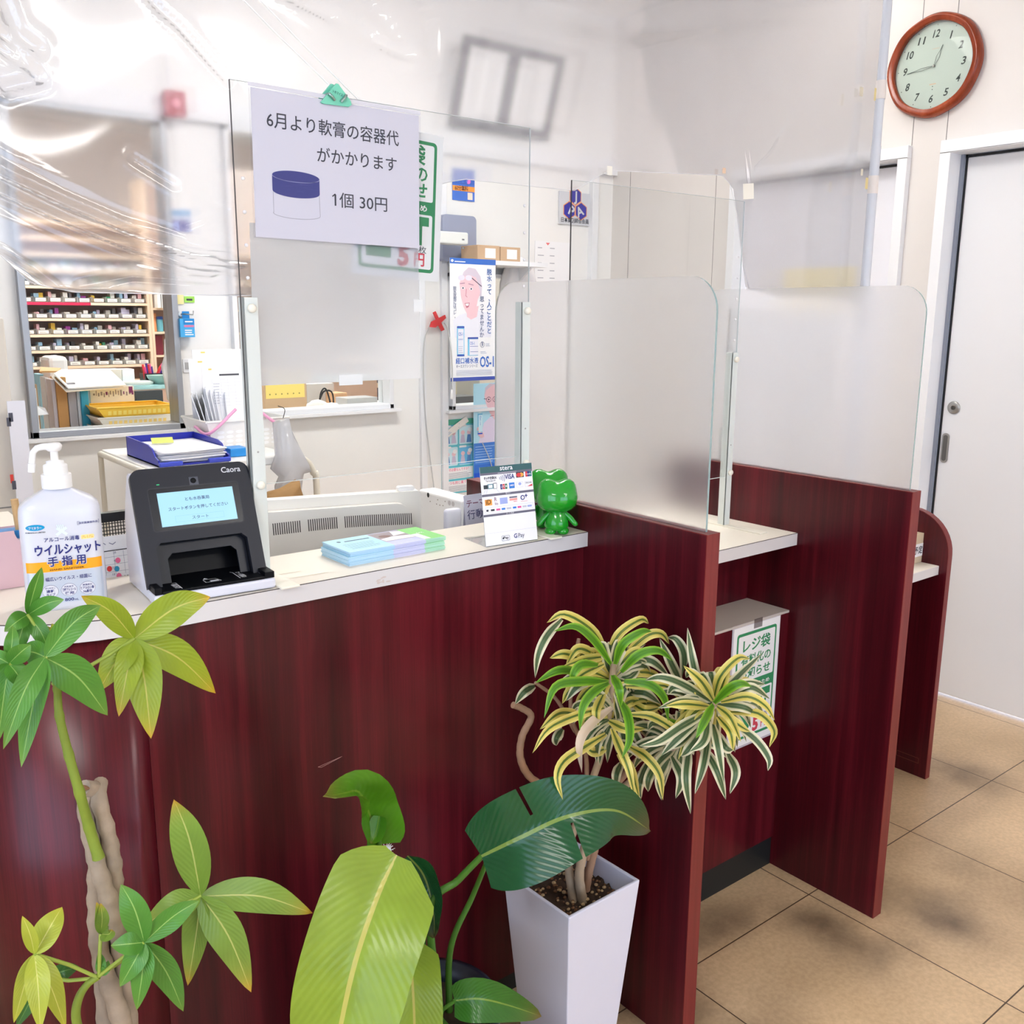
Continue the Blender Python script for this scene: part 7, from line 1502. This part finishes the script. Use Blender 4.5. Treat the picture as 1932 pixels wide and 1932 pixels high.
# ---- bird-of-paradise in a black pot
SP = Vector((.735, 1.135, 0))
bp_ = thing('bird_of_paradise', 'broad-leaved green plant in a black pot between the money tree and white pot', 'potted plant', tuple(SP))
fsp = Frame(SP, (1,0,0), (0,1,0)); zr_ = .345
MB().lathe([(.085, .0005), (.09, .01), (.112, zr_-.025), (.118, zr_-.02), (.118, zr_), (.108, zr_), (.103, zr_-.04)], fsp, 36).build('pot', pm('pot_black', (22, 26, 40), .35), bp_)
MB().lathe([(.1035, zr_-.046), (.1035, zr_-.037), (.06, zr_-.034), (.001, zr_-.033)], fsp, 30).build('soil', M_soil, bp_)
M_stalk = pm('stalk_green', (70, 118, 38), .45)
SL = {'l': leaf_mat('broad_leaf_lime', (140, 166, 52), (196, 190, 96), (150, 160, 60), 22, .3), 'b': leaf_mat('broad_leaf_bright', (78, 138, 24), (120, 160, 50), (150, 130, 60), 18, .3), 'd': leaf_mat('broad_leaf_dark', (26, 82, 44), (126, 150, 70), (90, 70, 40), 24, .22), 'm': leaf_mat('broad_leaf_mid', (50, 106, 30), (120, 150, 60), (120, 80, 40), 18, .3)}
def stalk(pts, r0, r1): 
    s = spline(pts, 8); MB().tube(s, [r0+(r1-r0)*i/(len(s)-1) for i in range(len(s))], 10).build('stalk', M_stalk, bp_)
def blade(key, pts, wpx, **k):
    P_ = [at(a, b, y=y) for a, b, y in pts]; dep = (P_[1]-CAM).dot(AF); m = MB(); leaf(m, P_, wpx*dep/FPX, 0, k.pop('prof', 'ovate'), **k); return m.build('leaf', SL[key], bp_)
base = SP+Vector((0, 0, zr_-.05))
stalk([base+Vector((-.02, 0, 0)), at(730, 1760, y=1.16), at(722, 1640, y=1.16), at(714, 1580, y=1.15)], .006, .0035)
blade('b', [(722, 1600, 1.15), (708, 1540, 1.14), (680, 1490, 1.10), (612, 1500, 1.06)], 92, fold=.9, roll=.5, wave=.05, n=18)
blade('b', [(716, 1540, 1.15), (708, 1575, 1.145), (700, 1592, 1.14)], 34, fold=.5)
stalk([base+Vector((-.01, -.02, 0)), at(752, 1800, y=1.10), at(750, 1660, y=1.09), at(744, 1626, y=1.075)], .007, .005)
blade('l', [(750, 1612, 1.075), (712, 1700, 1.04), (672, 1820, 1.01), (640, 1960, 1.0), (618, 2060, 1.0)], 212, fold=.35, roll=-.18, n=24, across=10, wave=.03, prof='wide')
stalk([base+Vector((.01, .0, 0)), at(778, 1850, y=1.12), at(776, 1790, y=1.11)], .006, .004)
blade('l', [(772, 1778, 1.11), (778, 1850, 1.07), (782, 1950, 1.05), (776, 2050, 1.05)], 108, fold=.3, n=18, prof='wide')
stalk([base+Vector((.02, .0, 0)), at(800, 1830, y=1.14), at(800, 1700, y=1.15), at(775, 1640, y=1.15)], .005, .0035)
blade('d', [(768, 1622, 1.15), (795, 1660, 1.14), (812, 1720, 1.12), (818, 1770, 1.10)], 84, fold=.8, roll=.5, wave=.04, n=18)
stalk([base+Vector((.03, .01, 0)), at(812, 1720, y=1.13), at(865, 1660, y=1.11), at(912, 1612, y=1.08)], .007, .005)
blade('d', [(905, 1618, 1.075), (985, 1580, 1.02), (1070, 1542, .985), (1160, 1530, .97), (1226, 1566, .965)], 172, fold=.30, roll=.10, n=60, across=12, wave=.022, slits=((.52, 1, .12), (.53, 1, .28), (.34, -1, .15), (.345, -1, .3)))
stalk([base+Vector((.04, .0, 0)), at(850, 1790, y=1.15), at(892, 1690, y=1.14), at(925, 1610, y=1.10)], .006, .004)
stalk([base+Vector((.03, -.03, 0)), at(830, 1915, y=1.07), at(858, 1888, y=1.05)], .004, .003)
blade('m', [(856, 1889, 1.05), (905, 1886, 1.02), (960, 1898, 1.01), (1022, 1918, 1.0)], 78, fold=.35, roll=.2, n=16)
tf_ = MB(); ru = random.Random(2); cc = at(728, 1606, y=1.165)
for k in range(60):
    d_ = Vector((ru.uniform(-1, 1), ru.uniform(-.5, .5), ru.uniform(-.7, 1))).normalized()*ru.uniform(.008, .022); tf_.tube([cc, cc+d_*.5+Vector((0, 0, ru.uniform(-.004, .004))), cc+d_], .0004, 4, 0, False)
tf_.ball(cc, .009, 10, 6); tag(tf_.build('fibre_tuft', pm('cotton_white', (232, 234, 240), .9), bp_), kind='stuff')

# ---- dracaena in the tall white pot
zt = .42; pa = math.radians(1.5); sz, sb2 = .182, .118; PCc = Vector((1.083, 1.178, 0))
dp = thing('striped_dracaena', 'striped yellow and white dracaena in a tall square white pot beside the divider', 'potted plant', tuple(PCc))
def sqr(s, z): return [PCc+Matrix.Rotation(pa, 3, 'Z') @ Vector((a*s/2, b*s/2, 0))+Vector((0, 0, z)) for a, b in ((-1, -1), (1, -1), (1, 1), (-1, 1))]
m = MB(); o0, o1, i1, i0 = sqr(sb2, .0005), sqr(sz, zt), sqr(sz-.014, zt), sqr(sz-.026, zt-.06)
vs = o0+o1+i1+i0; fs = [(3, 2, 1, 0)]+[(k*4+j, k*4+(j+1) % 4, (k+1)*4+(j+1) % 4, (k+1)*4+j) for k in range(3) for j in range(4)]+[(12, 13, 14, 15)]
m.add(vs, fs); m.build('pot', pm('pot_lilac_white', (208, 209, 224), .4, noise=.015, nscale=30), dp, bevel=.0022)
m = MB(); n_ = 22; s_ = sz-.02; rs_ = random.Random(3); vs = []
for i in range(n_+1):
    for j in range(n_+1): vs.append(PCc+Matrix.Rotation(pa, 3, 'Z') @ Vector(((i/n_-.5)*s_, (j/n_-.5)*s_, 0))+Vector((0, 0, zt-.042+rs_.uniform(-.006, .008))))
m.add(vs, [(i*(n_+1)+j, (i+1)*(n_+1)+j, (i+1)*(n_+1)+j+1, i*(n_+1)+j+1) for i in range(n_) for j in range(n_)], 0, True)
for k in range(170):
    p = PCc+Vector((rs_.uniform(-.45, .45)*s_, rs_.uniform(-.45, .45)*s_, zt-.036)); m.ball(p, rs_.uniform(.002, .005), 6, 4, 1 if k % 3 else 2, (1, rs_.uniform(.5, 1), .6))
m.build('soil', [M_soil, pm('bark_chip', (112, 78, 52), .9), pm('pumice', (176, 150, 112), .9)], dp)
M_cane = pm('cane_bark', (156, 122, 98), .75, noise=.18, nscale=50, bump=.5); M_cane2 = pm('cane_pale', (168, 148, 124), .75, noise=.15, nscale=60, bump=.4)
def cane(pts, r0, r1, mat=M_cane):
    s = spline([Vector(p) for p in pts], 8); MB().tube(s, [(r0+(r1-r0)*i/(len(s)-1))*(1+.05*math.sin(i*2.1)) for i in range(len(s))], 10).build('cane', mat, dp)
zs_ = zt-.045
R1C, R2C = at(1158, 1250, y=1.11), at(1348, 1330, y=.99)
cane([(1.078, 1.165, zs_), at(1072, 1610, y=1.165), at(1092, 1540, y=1.15), at(1140, 1400, y=1.12), R1C], .0085, .0055, M_cane2)
cane([(1.092, 1.155, zs_), at(1094, 1640, y=1.14), at(1118, 1560, y=1.13), at(1160, 1500, y=1.12), at(1260, 1420, y=1.06), R2C], .0095, .0055, M_cane2)
cane([(1.118, 1.175, zs_), at(1112, 1640, y=1.17), at(1128, 1580, y=1.17), at(1150, 1500, y=1.17), at(1215, 1420, y=1.15)], .009, .006)
hook_ = [at(1110, 1620, y=1.175), at(1088, 1540, y=1.19), at(1040, 1492, y=1.19), at(1000, 1466, y=1.19), at(982, 1430, y=1.19), at(985, 1390, y=1.19), at(1002, 1352, y=1.19), at(984, 1336, y=1.19), at(968, 1330, y=1.19)]
cane(hook_, .0075, .0058)
cane([at(1102, 1560, y=1.18), at(1106, 1430, y=1.18), at(1080, 1360, y=1.18), at(1078, 1290, y=1.18), at(1092, 1205, y=1.18)], .0048, .0036)
cane([at(1085, 1380, y=1.185), at(1050, 1320, y=1.185), at(1010, 1288, y=1.185)], .0038, .003)
MD = {'g': leaf_mat('dracaena_green', 0 or (96, 150, 30), 0 or (0, 0, 0), (0, 0, 0), rough=.3, varieg=[(.03, (84, 142, 24)), (.20, (66, 126, 20)), (.36, (110, 168, 40)), (.52, (150, 190, 56))]),
      'y': leaf_mat('dracaena_yellow', (0, 0, 0), (0, 0, 0), (0, 0, 0), rough=.32, varieg=[(.02, (190, 186, 90)), (.05, (62, 96, 38)), (.12, (78, 114, 42)), (.17, (214, 200, 92)), (.52, (240, 224, 134))]),
      'w': leaf_mat('dracaena_white', (0, 0, 0), (0, 0, 0), (0, 0, 0), rough=.34, varieg=[(.02, (190, 196, 150)), (.05, (74, 100, 66)), (.25, (84, 112, 72)), (.32, (222, 218, 180)), (.52, (238, 232, 206))]),
      'b': pm('dracaena_dead', (204, 182, 160), .7)}
def d_leaf(mb, key, pts, y0, y1, wd=62, seed=0):
    P_ = []
    for i, (a, b) in enumerate(pts):
        t = i/(len(pts)-1); P_.append(at(940+a/3.45, 1120+b/3.45, y=y0+(y1-y0)*t-.02*math.sin(math.pi*t)))
    dep = (P_[0]-CAM).dot(AF); rl_ = random.Random(seed)
    leaf(mb, P_, wd/3.45*dep/FPX, 'gywb'.index(key), 'strap', .30, rl_.uniform(-.5, .5), 16, 6, .01, seed)
R1 = [('y', [(705, 380), (600, 230), (430, 135), (315, 190)], 1.12, 1.12), ('g', [(735, 460), (620, 300), (500, 215), (360, 245)], 1.08, 1.05), ('w', [(415, 165), (320, 270), (260, 400), (240, 550)], 1.10, 1.08),
      ('y', [(715, 380), (800, 250), (930, 168), (980, 195)], 1.13, 1.14), ('g', [(760, 460), (810, 330), (930, 250), (1000, 245)], 1.08, 1.06), ('y', [(800, 420), (960, 280), (1060, 262), (1115, 330)], 1.14, 1.12), ('g', [(800, 510), (910, 400), (1040, 370), (1140, 440)], 1.08, 1.05),
      ('g', [(820, 570), (980, 590), (1080, 680), (1108, 835)], 1.07, 1.02), ('g', [(720, 580), (620, 640), (550, 740), (530, 895)], 1.07, 1.01), ('g', [(745, 530), (785, 620), (800, 740)], 1.07, 1.03), ('g', [(790, 690), (845, 800), (855, 950), (805, 1072)], 1.07, 1.0),
      ('g', [(650, 465), (545, 460), (490, 520), (480, 605)], 1.08, 1.05), ('g', [(720, 575), (540, 570), (370, 610), (298, 812)], 1.08, 1.02), ('y', [(545, 432), (430, 392), (335, 420)], 1.12, 1.10), ('g', [(560, 520), (400, 500), (240, 582)], 1.10, 1.07),
      ('y', [(690, 745), (520, 790), (330, 880), (222, 1040)], 1.09, 1.03), ('y', [(540, 790), (400, 780), (270, 885)], 1.11, 1.07), ('y', [(700, 915), (560, 1000), (430, 1090), (385, 1200), (420, 1342)], 1.08, .99), ('y', [(740, 880), (790, 1000), (850, 1150), (897, 1372)], 1.07, .98),
      ('y', [(860, 1000), (960, 1060), (1050, 1180), (1072, 1345)], 1.08, 1.0), ('y', [(850, 785), (1000, 800), (1150, 890), (1205, 970), (1170, 1082)], 1.07, .99), ('g', [(1060, 830), (1170, 865), (1240, 962)], 1.06, 1.02), ('b', [(740, 740), (600, 850), (530, 980), (545, 1165)], 1.08, 1.03),
      ('w', [(870, 430), (1000, 440), (1115, 540)], 1.13, 1.10), ('y', [(640, 400), (520, 360), (440, 470)], 1.13, 1.10), ('y', [(700, 410), (560, 430), (410, 480)], 1.12, 1.09), ('w', [(620, 560), (520, 600), (440, 700)], 1.12, 1.10), ('y', [(690, 640), (640, 760), (650, 860)], 1.10, 1.06), ('y', [(880, 720), (960, 760), (1060, 740)], 1.11, 1.08),
      ('w', [(860, 640), (960, 650), (1060, 720)], 1.12, 1.08), ('w', [(720, 880), (650, 960), (640, 1100)], 1.11, 1.08), ('w', [(760, 560), (860, 540), (940, 460)], 1.13, 1.12), ('y', [(830, 600), (980, 600), (1110, 610), (1235, 740)], 1.09, 1.04), ('w', [(800, 1100), (770, 1180), (765, 1270)], 1.12, 1.10), ('w', [(240, 600), (170, 640), (110, 720)], 1.19, 1.18), ('w', [(420, 880), (380, 940), (378, 990)], 1.17, 1.16), ('y', [(700, 1010), (620, 1030), (560, 990)], 1.1, 1.08),
      ('y', [(690, 460), (560, 520), (460, 600)], 1.11, 1.07), ('w', [(650, 500), (520, 530), (410, 560)], 1.13, 1.11), ('y', [(720, 830), (830, 880), (960, 880)], 1.10, 1.06), ('w', [(760, 960), (880, 1010), (960, 1100)], 1.12, 1.09), ('y', [(780, 1040), (860, 1140), (920, 1340)], 1.1, 1.04), ('w', [(700, 420), (830, 380), (960, 330)], 1.15, 1.15)]
R2 = [('w', [(1380, 700), (1200, 590), (1060, 545), (955, 565)], 1.0, 1.03), ('w', [(1190, 580), (1120, 440), (1050, 290)], 1.10, 1.12), ('w', [(1205, 580), (1210, 400), (1160, 300), (1100, 285)], 1.11, 1.13), ('w', [(1315, 620), (1265, 440), (1232, 222)], 1.04, 1.06), ('y', [(1400, 695), (1320, 570), (1205, 468)], .99, .96), ('y', [(1400, 690), (1445, 540), (1560, 420), (1640, 425)], 1.0, .98), ('w', [(1420, 690), (1560, 540), (1718, 388)], 1.0, 1.0),
      ('g', [(1405, 712), (1500, 620), (1580, 585), (1650, 605)], .98, .93), ('w', [(1470, 655), (1610, 585), (1740, 590)], .99, .96), ('w', [(1490, 680), (1640, 610), (1768, 685)], .99, .95), ('y', [(1450, 705), (1620, 670), (1740, 730), (1800, 825)], .98, .93), ('y', [(1500, 770), (1690, 780), (1795, 890), (1765, 1000)], .98, .91), ('w', [(1520, 840), (1670, 945), (1760, 1070), (1755, 1155)], .98, .91), ('y', [(1425, 735), (1510, 810), (1580, 965)], .97, .91), ('g', [(1400, 722), (1340, 830), (1285, 945)], .97, .91),
      ('w', [(1375, 765), (1200, 860), (1050, 960), (918, 992)], .99, .97), ('w', [(1370, 830), (1335, 960), (1245, 1030)], .98, .95), ('w', [(1340, 780), (1180, 930), (1060, 1055)], 1.0, .99), ('w', [(1400, 850), (1430, 1000), (1470, 1232)], .98, .92), ('w', [(1370, 900), (1340, 1100), (1280, 1305)], .99, .94), ('w', [(1245, 1000), (1222, 1200), (1252, 1435)], 1.01, .97), ('w', [(1360, 1030), (1430, 1170), (1482, 1342)], .99, .95), ('w', [(1490, 1030), (1545, 1160), (1508, 1305)], .98, .94), ('y', [(1430, 800), (1510, 900), (1530, 1025)], .98, .93),
      ('w', [(1110, 1080), (1050, 1200), (1062, 1345)], 1.06, 1.03), ('w', [(1130, 1060), (1190, 1200), (1155, 1335)], 1.06, 1.03), ('w', [(980, 1080), (920, 1240), (930, 1335)], 1.08, 1.06), ('w', [(1060, 1050), (980, 1200), (975, 1290)], 1.07, 1.05), ('w', [(1360, 720), (1200, 700), (1040, 745)], 1.0, 1.0), ('y', [(1370, 735), (1220, 720), (1090, 730)], .99, .98), ('w', [(1330, 700), (1180, 640), (1010, 640)], 1.02, 1.04), ('w', [(1440, 720), (1600, 740), (1700, 800)], .99, .95), ('y', [(1420, 690), (1470, 560), (1500, 440)], 1.0, .99), ('w', [(1400, 880), (1480, 1000), (1530, 1020)], .99, .95),
      ('w', [(1320, 830), (1200, 960), (1110, 1010)], 1.02, 1.0), ('w', [(1350, 870), (1250, 1000), (1190, 1060)], 1.0, .98), ('y', [(1440, 760), (1560, 850), (1640, 900)], .98, .94), ('w', [(1150, 1000), (1060, 1080), (1010, 1150)], 1.06, 1.05)]
rx = random.Random(77)
for c_, lst, ya, n_, keys in (((730, 560), R1, 1.13, 38, 'yyw'), ((760, 800), R1, 1.12, 30, 'yww'), ((1390, 720), R2, 1.01, 34, 'wwy'), ((1180, 960), R2, 1.09, 24, 'w')):
    for i in range(n_):
        a = 2*math.pi*(i+rx.uniform(0, .8))/n_; L_ = rx.uniform(190, 350); dx, dy = math.cos(a)*L_, math.sin(a)*L_*.8
        lst.append((rx.choice(keys), [c_, (c_[0]+dx*.5, c_[1]+dy*.5-35), (c_[0]+dx*.85, c_[1]+dy*.85-10), (c_[0]+dx, c_[1]+dy+rx.uniform(30, 80))], ya, ya+rx.uniform(-.02, .03)))
for nm, lst in (('near_rosette', R1), ('right_rosette', R2)):
    m = MB()
    for i, (k, pts, ya, yb) in enumerate(lst): d_leaf(m, k, pts, ya, yb, 60 if k == 'g' else (66 if k == 'w' else 64), i*3+len(nm))
    m.build('leaf_rosette', [MD['g'], MD['y'], MD['w'], MD['b']], dp)
